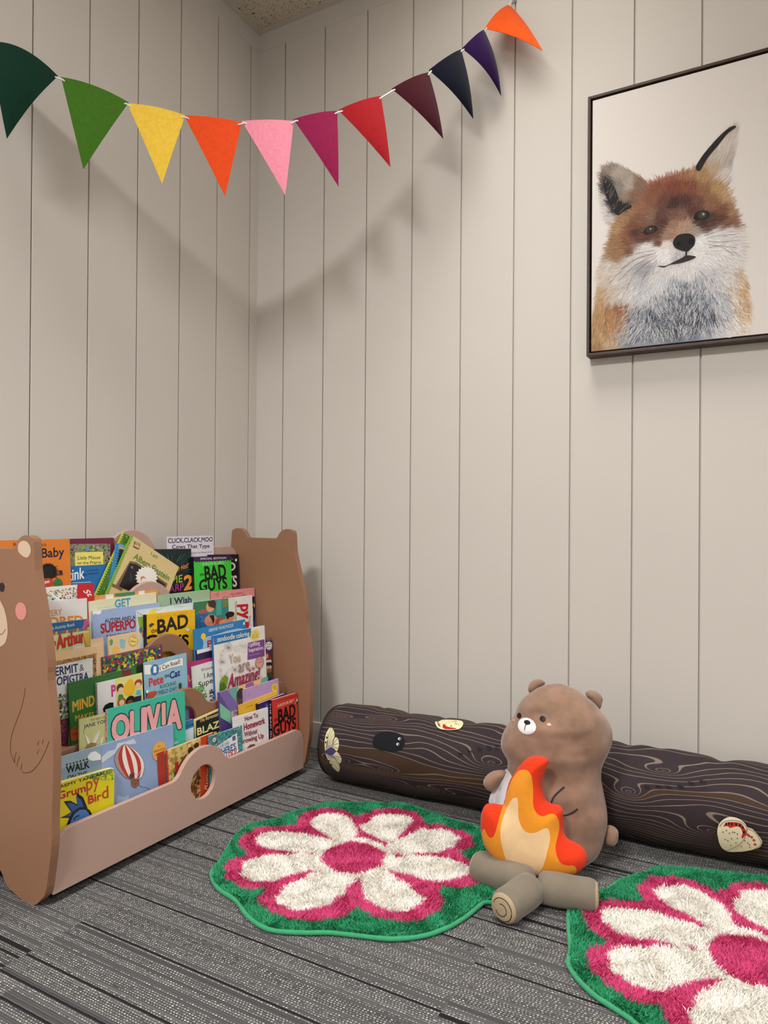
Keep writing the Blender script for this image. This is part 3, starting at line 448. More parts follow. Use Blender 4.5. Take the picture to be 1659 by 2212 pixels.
BK('picture_book','orange picture book with a wild black haired red face, leftmost on the top shelf',3,12,43.1,-16.6,-0.21,192.8,290,4,'E07F2C','E07F2C','b','','',[('T','Robert Munsch','121014',47.2,-14.0,81.7,7.9,-1.8,-0.0,0),
('T','Baby','171B2E',116.0,-43.4,59.8,21.8,1.3,0.06,1.2),
('E','121014',131.9,-77.6,22.8,19.8,0),
('P','121014',[(116.2,-86.6),(108.5,-87.2),(114.7,-83.4)]),
('P','121014',[(115.0,-84.2),(101.9,-84.6),(114.2,-80.9)]),
('P','121014',[(114.3,-81.7),(95.7,-79.6),(114.1,-78.4)]),
('P','121014',[(114.1,-79.2),(106.7,-76.4),(114.5,-75.9)]),
('P','121014',[(114.3,-76.7),(102.1,-73.0),(115.4,-73.5)]),
('P','121014',[(115.0,-74.3),(98.9,-67.7),(116.7,-71.3)]),
('P','121014',[(116.2,-72.0),(110.9,-67.1),(118.4,-69.3)]),
('P','121014',[(117.8,-69.9),(109.6,-61.1),(120.5,-67.6)]),
('P','121014',[(119.8,-68.1),(109.8,-61.8),(123.0,-66.2)]),
('P','121014',[(122.1,-66.7),(120.3,-56.4),(125.6,-65.3)]),
('P','121014',[(124.7,-65.5),(122.2,-59.1),(128.5,-64.7)]),
('P','121014',[(127.5,-64.8),(126.4,-53.8),(131.4,-64.5)]),
('P','121014',[(130.5,-64.5),(132.4,-58.4),(134.4,-64.7)]),
('P','121014',[(133.4,-64.6),(137.7,-54.4),(137.3,-65.4)]),
('P','121014',[(136.3,-65.1),(144.4,-60.2),(140.0,-66.5)]),
('P','121014',[(139.2,-66.1),(144.8,-57.5),(142.6,-67.9)]),
('P','121014',[(141.8,-67.4),(151.7,-64.0),(144.8,-69.7)]),
('P','121014',[(144.1,-69.1),(159.8,-63.7),(146.7,-71.8)]),
('P','121014',[(146.1,-71.1),(153.8,-69.4),(148.2,-74.1)]),
('P','121014',[(147.8,-73.3),(161.1,-71.1),(149.2,-76.5)]),
('P','121014',[(148.9,-75.7),(168.3,-76.9),(149.8,-79.1)]),
('P','121014',[(149.6,-78.2),(157.7,-79.4),(149.8,-81.7)]),
('P','121014',[(149.9,-80.8),(163.3,-83.8),(149.4,-84.2)]),
('P','121014',[(149.6,-83.4),(167.9,-88.8),(148.4,-86.6)]),
('P','121014',[(148.8,-85.8),(155.2,-90.2),(147.0,-88.8)]),
('P','121014',[(147.5,-88.1),(157.7,-96.1),(145.2,-90.8)]),
('P','24202A',[(159.9,-78.2),(168.5,-75.9),(170.2,-87.2),(162.2,-86.6)]),
('E','C5402C',128.4,-103.1,16.0,10.5,0),
('E','F5E9D0',124.1,-102.7,3.6,3.3,0),
('E','F5E9D0',131.0,-101.6,3.3,3.0,0),
('E','121014',124.9,-103.3,1.3,1.2,0),
('E','121014',131.5,-102.1,1.3,1.2,0),
('E','2F7B40',156.8,-107.6,11.6,12.3,0)])
BK('picture_book','maroon bordered book with a yellow title label, beside the orange book on the top shelf',3,4,200.9,-17.0,-0.26,173.8,289,4,'6E1E3C','6E1E3C','b','','',[('P','8A8A74',[(10.1,-12.2),(160.8,-15.4),(158.2,-92.9),(7.7,-83.3)]),
('S',['3A3A34','5A6048','2C2C2A','A8A890','768050','54503C','C8C4A8'],[(10.1,-12.2),(160.8,-15.4),(158.2,-92.9),(7.7,-83.3)],420,7,3),
('P','E8DE74',[(54.2,-33.8),(137.8,-35.2),(137.1,-76.3),(53.6,-71.6)]),
('L','3B3A2A',0.5,[(54.2,-33.8),(137.8,-35.2),(137.1,-76.3)]),
('T','Little Mouse','2A2A22',61.8,-52.9,66.3,9.1,-1.2,0.02,0.3),
('T','on the Prairie','2A2A22',60.0,-65.1,70.1,7.8,-1.2,0.02,0.3),
('P','7FA83C',[(69.9,-23.3),(78.6,-17.4),(88.4,-22.6),(78.2,-29.7)]),
('P','8FB848',[(99.7,-29.3),(107.1,-25.8),(114.3,-30.3),(106.8,-34.5)]),
('P','8AAE44',[(127.6,-30.2),(135.2,-26.7),(139.5,-31.9),(133.3,-35.5)]),
('P','7FA83C',[(36.1,-39.1),(43.0,-38.2),(46.8,-46.9),(39.7,-52.6)]),
('E','6E8FB4',90.6,-26.9,6.3,6.0,0)])
BK('chapter_book','bright blue book with scratchy white title lettering, below the yellow title label',3,7,204.0,-84.6,-0.68,141.2,222,3,'1B6DB0','1B6DB0','b','','',[('T','Stink','F4F4F4',15.4,-37.9,58.3,28.0,5.4,0.12,0.8),
('T','and the Incredible','0E2A5C',79.0,-16.2,37.9,3.7,3.3,0.09,0),
('T','Super-Galactic Jaw','0E2A5C',70.2,-25.6,46.4,4.9,3.7,0.1,0),
('L','E9EDF0',1.2,[(1.5,-41.2),(92.5,-43.0)])])
BK('chapter_book','dark book with radiating teal streaks and a big orange numeral 2 on the top shelf',3,9,467.9,-52.7,-1.54,176.1,254,5,'0B1D20','0B1D20','b','','',[('L','2F8D80',0.6,[(77.6,-44.3),(47.3,-29.0)]),
('L','17504E',0.6,[(75.7,-53.6),(33.8,-50.3)]),
('L','17504E',0.6,[(146.4,-39.6),(173.0,-29.2)]),
('L','2F8D80',0.6,[(78.3,-41.0),(58.7,-27.8)]),
('L','17504E',0.6,[(125.2,-56.5),(172.1,-58.3)]),
('L','17504E',0.6,[(127.7,-46.0),(159.8,-34.9)]),
('L','2F8D80',0.6,[(55.3,-52.4),(10.0,-49.2)]),
('L','17504E',0.6,[(62.9,-44.0),(38.9,-36.5)]),
('L','17504E',0.6,[(66.9,-59.8),(21.0,-65.7)]),
('L','17504E',0.6,[(140.9,-47.2),(172.7,-39.0)]),
('L','1F6B66',0.6,[(92.6,-35.7),(83.8,-12.5)]),
('L','4AA598',0.6,[(60.2,-53.3),(3.8,-50.1)]),
('L','1F6B66',0.6,[(119.5,-40.8),(152.2,-15.8)]),
('L','17504E',0.6,[(90.2,-35.1),(75.6,-4.7)]),
('L','2F8D80',0.6,[(64.4,-43.8),(25.1,-30.8)]),
('L','2F8D80',0.6,[(127.8,-53.9),(154.8,-52.4)]),
('L','1F6B66',0.6,[(68.0,-33.9),(29.7,-8.1)]),
('L','1F6B66',0.6,[(82.6,-38.3),(59.7,-15.7)]),
('L','17504E',0.6,[(86.7,-39.3),(58.0,-4.6)]),
('L','17504E',0.6,[(144.6,-29.3),(163.8,-17.9)]),
('L','1F6B66',0.6,[(82.3,-39.2),(54.3,-13.4)]),
('L','2F8D80',0.6,[(79.2,-39.8),(52.6,-19.8)]),
('L','1F6B66',0.6,[(64.7,-35.9),(42.1,-23.4)]),
('L','17504E',0.6,[(80.9,-31.0),(63.4,-8.8)]),
('L','2F8D80',0.6,[(144.4,-63.3),(171.8,-69.9)]),
('L','1F6B66',0.6,[(91.4,-34.7),(84.2,-17.5)]),
('L','1F6B66',0.6,[(134.7,-35.5),(173.7,-8.3)]),
('L','1F6B66',0.6,[(107.3,-25.2),(112.9,-3.9)]),
('L','4AA598',0.6,[(58.7,-48.9),(10.7,-41.2)]),
('L','4AA598',0.6,[(116.3,-37.5),(132.7,-19.0)]),
('L','2F8D80',0.6,[(91.9,-39.0),(79.4,-13.6)]),
('L','2F8D80',0.6,[(120.0,-32.4),(136.4,-13.5)]),
('L','2F8D80',0.6,[(67.7,-57.7),(36.6,-59.8)]),
('L','17504E',0.6,[(132.8,-41.1),(161.7,-28.4)]),
('L','4AA598',0.6,[(44.2,-56.5),(2.8,-57.2)]),
('L','1F6B66',0.6,[(148.3,-59.8),(172.0,-63.5)]),
('L','2F8D80',0.6,[(99.3,-36.8),(98.5,-15.1)]),
('L','17504E',0.6,[(73.6,-28.3),(44.8,-2.9)]),
('L','17504E',0.6,[(139.6,-43.7),(173.0,-29.7)]),
('L','17504E',0.6,[(79.1,-33.6),(56.4,-9.8)]),
('L','2F8D80',0.6,[(148.9,-59.7),(172.0,-61.8)]),
('L','2F8D80',0.6,[(127.9,-42.7),(173.3,-21.1)]),
('L','4AA598',0.6,[(125.7,-34.0),(152.1,-11.9)]),
('L','2F8D80',0.6,[(132.3,-55.5),(157.3,-55.5)]),
('L','4AA598',0.6,[(46.9,-61.6),(20.8,-64.5)]),
('L','2F8D80',0.6,[(143.7,-50.1),(172.6,-42.0)]),
('T','or Not!','F08A2A',114.7,-66.8,47.2,13.8,14.2,0.28,0.8),
('T','TIME','A8C83C',61.4,-105.0,75.8,20.7,6.5,0.14,1.2),
('T','WARP','B03A8C',53.1,-126.9,88.1,19.2,4.8,0.11,1.2),
('T','2','F09A34',143.0,-120.8,32.5,40.2,5.3,0.12,3)])
BK('printed_page','pale lavender sheet with black typewriter style title, standing tallest behind the top row',3,2,558.0,-19.4,-0.16,187.2,190,1.2,'D9D3E3','D9D3E3','b','','',[('T','CLICK,CLACK,MOO','121014',4.2,-18.4,180.1,13.4,0.1,0.05,1.2),
('T','Cows That Type','121014',18.2,-35.4,151.3,11.1,-0.6,0.04,1.3),
('T','pictures by Betsy Lewin','3A3848',87.8,-52.5,93.1,4.4,0.0,0.06,0.2)])
BK('chapter_book','black book with white lettering half hidden behind the green book on the top shelf',3,3,716.8,-78.6,-1.93,139.2,228,3,'131316','131316','b','','',[('T','-Y-','D0D0D0',83.5,-18.8,29.3,7.7,2.2,0.07,0),
('T','BAD','F0F0F0',16.7,-53.4,105.9,26.1,0.9,0.04,2),
('T','GUYS','F0F0F0',15.4,-102.2,112.0,34.1,-0.4,0.02,2),
('E','E0E0E0',126.6,-18.6,5.0,4.8,0)])
BK('chapter_book','bright green book with heavy black title and a purple band across its top',3,22,639.4,-82.0,-0.74,159.9,226,11,'3CCB3F','16161A','b','','',[('P','3A2050',[(0.0,0.0),(159.9,0.0),(159.1,-14.3),(152.7,-18.3),(146.6,-14.3),(140.2,-18.2),(134.2,-14.2),(127.9,-18.2),(121.9,-14.2),(115.7,-18.1),(109.8,-14.1),(103.6,-18.0),(97.7,-14.1),(91.6,-17.9),(85.8,-14.0),(79.7,-17.9),(74.0,-14.0),(67.9,-17.8),(62.3,-13.9),(56.3,-17.7),(50.7,-13.9),(44.7,-17.7),(39.2,-13.8),(33.3,-17.6),(27.8,-13.8),(22.0,-17.5),(16.5,-13.7),(10.8,-17.5),(5.4,-13.7),(-0.6,-13.5)]),
('T','SPECIAL EDITION','F0ECF4',27.1,-9.8,110.6,5.7,-0.5,0.04,0.6),
('T','-AARON BLABEY-','A9F0A0',29.8,-27.4,102.4,9.5,0.1,0.05,0.2),
('T','the','121014',21.8,-58.6,18.4,9.4,3.5,0.11,0.8),
('T','BAD','121014',45.3,-71.8,89.5,40.7,1.8,-0.03,2.2),
('T','GUYS','121014',20.1,-104.2,117.7,34.1,1.2,-0.01,2.2)])
BK('spiral_booklet','green photo cover booklet with yellow comb edge, leftmost of the slanting booklets',3,13,398.5,-3.9,-31.09,103.2,302,1.5,'4F7A2C','4F7A2C','s','B9C63A','',[('S',['2F5A20','6E9A3A','3F6E28','88A850','24481C'],[(1.2,-2.3),(25.6,-3.5),(23.9,-170.1),(-18.7,-168.7)],60,9,5)])
BK('spiral_booklet','pale blue booklet with comb edge slanting second among the slanting booklets',3,16,373.0,-32.5,-14.75,83.6,274,1.5,'5FA8D0','5FA8D0','s','3F8FC0','',[])
BK('spiral_booklet','dark covered booklet with orange top strip, slanting behind the cream booklet',3,18,376.6,-42.0,-14.99,81.3,265,1.5,'16202A','16202A','s','3C8EC4','',[('P','D89A5C',[(0.0,0.0),(81.3,-0.0),(80.7,-5.3),(-0.6,-4.4)])])
BK('spiral_booklet','cream booklet with green comb edge and a white haired cartoon head, slanting',3,22,417.9,-12.1,-30.42,188.6,294,2,'D9C48C','D9C48C','s','7FB03C','',[('P','3C382C',[(15.8,-10.5),(35.4,-7.7),(39.9,-23.4),(18.3,-26.6)]),
('P','D9C48C',[(18.5,-11.5),(34.5,-9.4),(38.0,-22.0),(19.4,-24.5)]),
('T','BRAIN','121014',17.7,-18.5,19.3,4.9,10.1,0.25,0.6),
('T','WORLD','121014',17.4,-27.7,18.8,5.0,6.9,0.11,0.6),
('P','7A6248',[(26.9,-65.3),(46.8,-58.0),(172.5,-62.0),(172.5,-119.8),(15.2,-144.2)]),
('P','1B1A1C',[(29.0,-70.7),(50.1,-63.4),(165.2,-67.3),(163.7,-117.9),(26.1,-141.8)]),
('T','I am','6E9438',81.1,-18.8,25.5,10.3,4.5,0.01,0.7),
('T','Albert Einstein','5E8A30',32.7,-54.0,138.6,17.0,-0.0,0.04,1.3),
('P','121014',[(128.4,-62.9),(136.9,-64.6),(130.8,-71.3),(137.8,-75.3),(129.8,-80.4),(134.5,-86.2),(125.6,-89.2),(127.6,-96.3),(118.6,-96.9),(117.8,-104.5),(109.5,-102.8),(106.0,-110.1),(99.3,-106.2),(93.5,-112.6),(88.9,-106.9),(81.4,-111.8),(79.4,-104.8),(70.9,-107.7),(71.6,-100.2),(62.9,-100.8),(66.2,-93.5),(58.2,-91.9),(63.8,-85.4),(57.2,-81.5),(64.6,-76.6),(60.0,-70.9),(68.5,-67.9),(66.5,-60.8),(75.2,-60.1),(75.9,-52.4),(84.1,-54.1),(87.6,-46.5),(94.4,-50.4),(100.3,-43.6),(104.9,-49.5),(112.7,-44.2),(114.8,-51.4),(123.7,-48.2),(122.9,-56.0),(132.1,-55.2)]),
('P','F3EFEA',[(126.9,-63.6),(135.0,-65.2),(129.2,-71.6),(135.8,-75.4),(128.2,-80.3),(132.7,-85.8),(124.2,-88.7),(126.2,-95.5),(117.5,-96.0),(116.8,-103.3),(108.9,-101.6),(105.6,-108.6),(99.1,-104.9),(93.6,-111.0),(89.3,-105.5),(82.1,-110.2),(80.2,-103.6),(72.1,-106.3),(72.7,-99.2),(64.5,-99.8),(67.6,-92.8),(60.0,-91.2),(65.4,-85.1),(59.0,-81.4),(66.1,-76.7),(61.7,-71.2),(69.9,-68.4),(67.9,-61.7),(76.3,-61.0),(76.9,-53.7),(84.7,-55.2),(88.0,-48.0),(94.5,-51.8),(100.1,-45.3),(104.5,-50.9),(112.0,-45.9),(113.9,-52.7),(122.4,-49.7),(121.6,-57.1),(130.4,-56.3)]),
('E','D88A68',88.8,-88.3,10.0,7.4,0),
('E','F3EFEA',95.1,-91.1,10.1,6.9,0),
('L','9A9A98',0.6,[(41.9,-93.9),(51.1,-101.0),(51.6,-112.4)]),
('E','6A6A68',40.4,-77.2,5.2,3.7,0),
('P','7A6248',[(4.0,-142.6),(40.6,-139.1),(37.9,-147.5),(4.2,-149.5)])])
BK('comic_book','white book with tiny crowded comic panels, leftmost in the second row from the top',2,3,111.8,13.6,-0.41,106.7,317,3,'E8E6E2','E8E6E2','b','','',[('S',['2A2A2A','D8C840','C84838','4A7A3A','5078B0','E8E8E0','9A9A96','E8E8E0'],[(14.2,-9.6),(105.2,-6.7),(113.7,-32.1),(15.9,-36.7)],260,6,8),
('P','F0F0EC',[(29.0,-8.6),(36.3,-13.8),(48.6,-23.9),(58.5,-32.8),(53.3,-33.5),(43.5,-25.7),(31.3,-15.6)]),
('P','E5E3DF',[(-0.9,-30.6),(124.5,-33.6),(125.2,-92.3),(-2.3,-77.0)])])
BK('picture_book','red book lying sideways with slanting white letters, beside the comic panel book',2,6,216.4,13.9,-2.24,45.2,317,2,'C4202A','C4202A','b','','',[('T','St','F4EEEA',12.9,-17.0,21.3,12.2,-43.1,0.82,1.6)])
BK('picture_book','white book with orange capital lettering, under the crowded comic panels',2,9,106.6,-19.2,-1.09,130.5,284,4,'DEDCDA','DEDCDA','b','','',[('T','VERY','D08838',24.0,-34.7,38.6,13.5,1.9,-0.02,1),
('T','BORED','DE8A30',8.6,-55.6,109.7,19.9,-2.9,-0.08,3)])
BK('activity_book','activity book with blue banner, rainbow stripes and slanting red title',2,14,113.4,-69.3,-0.91,123.2,235,4,'DCDCA0','DCDCA0','b','','',[('P','1B66A8',[(0.0,0.0),(123.2,0.0),(123.3,-19.5),(0.7,-21.0)]),
('T','Coloring & Activity Book','DCE8C0',-12.3,-16.8,96.4,7.1,2.5,-0.0,0.4),
('P','C84E3C',[(1.0,-21.1),(5.8,-21.0),(5.7,-27.6),(0.8,-27.7)]),
('P','E0B93C',[(6.2,-21.0),(11.1,-21.0),(10.9,-27.6),(6.1,-27.6)]),
('P','3C7AB0',[(11.5,-20.9),(16.4,-20.9),(16.2,-27.5),(11.4,-27.6)]),
('P','8A5AA0',[(16.8,-20.9),(21.7,-20.8),(21.6,-27.5),(16.7,-27.5)]),
('P','4E9A50',[(22.1,-20.8),(27.1,-20.7),(26.9,-27.4),(22.0,-27.5)]),
('P','C84E3C',[(27.5,-20.7),(32.5,-20.7),(32.3,-27.4),(27.4,-27.4)]),
('P','E0B93C',[(32.9,-20.7),(37.9,-20.6),(37.7,-27.3),(32.7,-27.4)]),
('P','3C7AB0',[(38.3,-20.6),(43.4,-20.5),(43.2,-27.3),(38.2,-27.3)]),
('P','8A5AA0',[(43.8,-20.5),(48.8,-20.4),(48.7,-27.2),(43.6,-27.3)]),
('P','4E9A50',[(49.3,-20.4),(54.4,-20.4),(54.2,-27.2),(49.1,-27.2)]),
('P','C84E3C',[(54.8,-20.4),(59.9,-20.3),(59.8,-27.1),(54.6,-27.1)]),
('P','E0B93C',[(60.4,-20.3),(65.5,-20.2),(65.3,-27.1),(60.2,-27.1)]),
('P','3C7AB0',[(65.9,-20.2),(71.1,-20.2),(70.9,-27.0),(65.8,-27.0)]),
('P','8A5AA0',[(71.6,-20.1),(76.8,-20.1),(76.6,-26.9),(71.4,-27.0)]),
('P','4E9A50',[(77.2,-20.1),(82.5,-20.0),(82.3,-26.9),(77.0,-26.9)]),
('P','C84E3C',[(82.9,-20.0),(88.2,-19.9),(88.0,-26.8),(82.7,-26.9)]),
('P','E0B93C',[(88.6,-19.9),(93.9,-19.8),(93.7,-26.8),(88.4,-26.8)]),
('P','3C7AB0',[(94.4,-19.8),(99.7,-19.8),(99.5,-26.7),(94.2,-26.8)]),
('P','8A5AA0',[(100.2,-19.8),(105.5,-19.7),(105.3,-26.7),(100.0,-26.7)]),
('P','4E9A50',[(106.0,-19.7),(111.4,-19.6),(111.2,-26.6),(105.8,-26.6)]),
('P','C84E3C',[(111.8,-19.6),(117.3,-19.5),(117.1,-26.5),(111.6,-26.6)]),
('P','E0B93C',[(117.7,-19.5),(123.2,-19.5),(123.0,-26.5),(117.5,-26.5)]),
('P','D06090',[(110.1,-2.1),(121.8,-1.0),(121.5,-12.8),(105.0,-24.4),(103.2,-20.0)]),
('L','7A2858',0.8,[(111.6,-6.9),(120.3,-6.7)]),
('L','7A2858',0.8,[(109.3,-11.4),(118.0,-11.2)]),
('T','with','C03028',8.0,-52.9,25.6,15.7,1.9,-0.04,1.2),
('T','Arthur','C8302C',35.9,-60.3,73.0,31.5,4.6,0.06,2),
('P','E8C050',[(104.7,-34.1),(124.5,-33.1),(125.6,-65.0),(113.3,-65.6)]),
('E','F2EEE0',91.9,-64.9,16.7,9.2,0),
('L','30302C',0.6,[(77.4,-65.1),(86.8,-59.5),(105.4,-59.8)])])
BK('picture_book','orange and green topped book peeking up behind the pale cream book',2,3,241.7,-18.6,-0.22,221.5,285,3,'D99A5E','D99A5E','b','','',[('P','3F8458',[(81.6,0.3),(144.6,0.6),(144.6,-13.4),(82.2,-7.6)]),
('P','E8E2D8',[(53.7,-0.1),(77.1,0.2),(77.1,-14.6),(53.7,-12.3)]),
('P','E8E2D8',[(156.6,0.3),(176.7,0.4),(176.5,-16.4),(156.6,-14.6)]),
('L','C07838',0.8,[(30.7,-0.4),(31.2,-10.1)])])
BK('picture_book','pale cream book with blue capital letters G E T along its top',2,7,242.3,-30.5,0.89,210.9,273,4,'DDDDBC','DDDDBC','b','','',[('T','GET','4A9CC0',76.7,-24.4,47.7,19.0,-0.5,0.01,3),
('L','7A8A84',0.5,[(25.6,-39.2),(26.7,-20.0),(62.7,-20.9),(73.2,-18.5),(73.9,-31.0)]),
('P','E8DC90',[(116.7,-23.9),(144.9,-23.6),(144.5,-29.9),(119.4,-29.8)])])
BK('picture_book','periwinkle blue book with black and dark red title and a white cloud corner',2,12,249.3,-55.0,-0.14,210.7,249,4,'9DB2DC','9DB2DC','b','','',[('P','F0F2F4',[(0.0,0.0),(24.4,0.1),(25.0,-6.4),(16.9,-10.3),(7.2,-6.8),(0.2,-8.3)]),
('T','AUTISM AND AD','121014',33.9,-32.3,103.0,9.2,-1.2,-0.07,0.9),
('T','SUPERPO','A8202E',22.0,-56.5,105.3,22.8,-0.4,-0.03,2.6),
('T','A book for every One','2A2030',35.8,-68.0,94.7,6.0,-0.6,0.03,0.4)])
BK('picture_book','sage green book with navy serif title, in the middle of the second row',2,5,460.4,-36.4,-0.28,196.2,267,4,'9CBC98','9CBC98','b','','',[('T','I Wish','1F2C5C',43.6,-28.2,78.3,16.3,-1.8,-0.03,3)])
BK('picture_book','pink book with thin dark title line, behind the sideways picture book',2,4,661.5,-45.2,-1.25,194.5,258,4,'DF8F90','DF8F90','b','','',[('T',"WALT DISNEY'S",'3A2028',83.0,-16.4,57.5,5.5,0.7,0.06,0.2),
('S',['3F8A78','E8DCC0','C84838','303030'],[(4.3,-2.8),(35.4,-2.5),(35.5,-20.8),(5.7,-21.6)],40,4,2),
('T','Cinderella','3A1820',48.0,-26.5,109.3,7.9,0.7,0.05,0.1)])
BK('comic_book','pale blue comic book with outlined clouds, behind the yellow book',2,17,378.2,-67.3,-0.32,196.9,237,4,'D2DEE0','D2DEE0','b','','',[('L','121014',0.4,[(47.8,-6.3),(58.7,-1.9),(73.0,-7.6),(88.0,-0.7),(99.2,-0.4)]),
('L','121014',0.4,[(125.4,-7.5),(129.4,-2.9),(139.1,-3.1),(144.7,-7.4),(152.6,-4.7),(160.3,-8.2)]),
('E','E8D030',53.0,-9.1,14.5,4.5,0),
('P','8AB040',[(1.7,-17.9),(23.0,-18.3),(23.5,-43.3),(9.9,-61.9),(6.1,-41.1)]),
('L','3A3A3A',0.5,[(0.4,-5.1),(15.3,-13.1),(21.3,-20.1)]),
('E','C87040',16.9,-62.8,3.2,10.1,0),
('E','5A78A0',10.4,-51.8,5.1,7.6,0)])
BK('chapter_book','bright yellow book with heavy black title above the brown arched divider',2,30,398.1,-80.9,-1.90,171.3,224,12,'EDBB0E','16161A','b','','',[('T','AARON BLABEY','D8A00A',31.7,-14.6,111.3,7.8,1.6,0.05,0.3),
('T','the','121014',15.0,-50.4,21.6,11.3,6.5,-0.03,0.9),
('T','BAD','121014',37.1,-52.8,107.3,34.9,4.0,0.05,2.6),
('T','GUYS','121014',-3.0,-82.6,148.7,29.9,-6.0,-0.09,2.6),
('P','3A3A34',[(6.7,-27.5),(17.3,-23.0),(26.1,-26.6),(11.8,-34.9)]),
('E','E0DCD0',142.7,-53.4,7.2,4.1,0)])
BK('picture_book','white and teal picture book stored sideways with painted children and red letters',2,10,584.1,-67.8,-0.78,252.3,236,5,'E9E8E4','E9E8E4','b','','',[('P','2F8C8C',[(0.0,0.0),(143.7,-0.1),(176.2,-51.4),(173.9,-96.4),(-3.6,-80.7)]),
('P','3A7A54',[(2.8,-1.8),(54.5,-1.8),(55.3,-29.6),(17.3,-28.8),(1.4,-33.3)]),
('P','E0E6D0',[(143.7,-0.8),(169.4,-0.7),(181.6,-84.4),(173.9,-96.4),(143.6,-48.1)]),
('P','2868A0',[(1.1,-39.2),(29.8,-30.1),(54.9,-38.8),(66.9,-58.6),(70.1,-83.7),(-3.6,-80.7)]),
('S',['7AB0D8','3E86BC','1F4E86'],[(4.4,-39.6),(54.8,-41.9),(65.9,-80.1),(2.8,-75.5)],40,6,6),
('P','C84A48',[(17.3,-28.8),(42.9,-22.3),(55.2,-32.7),(29.5,-37.7)]),
('L','3F9A68',2,[(25.4,-34.2),(21.6,-26.2)]),
('L','3F9A68',2,[(38.1,-34.0),(33.4,-25.0)]),
('E','E0A888',66.6,-19.9,17.5,14.8,0),
('P','4A3020',[(56.6,-2.0),(82.8,-0.6),(91.1,-11.3),(86.0,-26.5),(73.0,-22.1),(60.2,-17.8)]),
('E','D89070',66.9,-58.6,26.4,16.9,0),
('P','1E1A1C',[(61.1,-44.1),(80.7,-44.6),(82.1,-60.3),(75.0,-71.9),(71.3,-59.1)]),
('L','501818',0.7,[(53.8,-61.8),(64.4,-66.1),(73.2,-64.0)]),
('P','C84828',[(86.7,-57.7),(115.8,-56.2),(133.0,-75.5),(123.6,-80.8),(83.4,-79.1)]),
('E','E0A078',119.6,-70.8,20.6,8.8,0),
('E','D89878',147.6,-59.7,21.1,13.4,0),
('E','1C1A1C',148.1,-50.1,19.6,8.9,0),
('E','1C1A1C',137.7,-55.4,6.5,8.2,0),
('P','4FA898',[(91.6,-2.0),(114.0,-1.4),(111.7,-47.9),(89.3,-48.6)]),
('P','7A8A50',[(118.4,-2.7),(141.3,-2.5),(140.1,-25.4),(117.1,-29.5)]),
('T','py','C8202C',197.7,-25.9,42.2,32.2,-93.1,-0.01,2.6),
('T','i','C8202C',208.4,-79.3,21.1,22.1,-93.1,-0.02,2.6),
('T','Michael Martchenko','4A9A50',172.6,-12.3,57.9,8.5,-93.0,0.04,0.2),
('T','Robert','4A9A50',232.8,-63.9,29.6,8.9,-93.1,0.05,0.2)])
BK('picture_book','blue book with tall gold letters, rightmost in the second row',2,4,793.5,-74.7,-2.32,62.5,229,4,'2B62A8','2B62A8','b','','',[('T','ood','E0C070',8.8,-35.0,64.2,26.3,-0.4,0.02,1),
('T','all','E0C070',7.8,-71.1,61.1,32.7,1.4,0.05,1),
('E','E0C070',75.3,-61.6,2.6,2.7,0),
('P','3A2E80',[(-2.0,-75.1),(88.2,-79.5),(88.5,-103.2),(-2.7,-99.5)])])
BK('picture_book','narrow tan book with bright pink top edge, beside the brown divider gap',1,3,202.9,23.7,1.43,36.1,322,3,'D8BE98','D8BE98','b','','',[('L','F04FA8',2.5,[(0.3,0.6),(36.1,0.7)])])
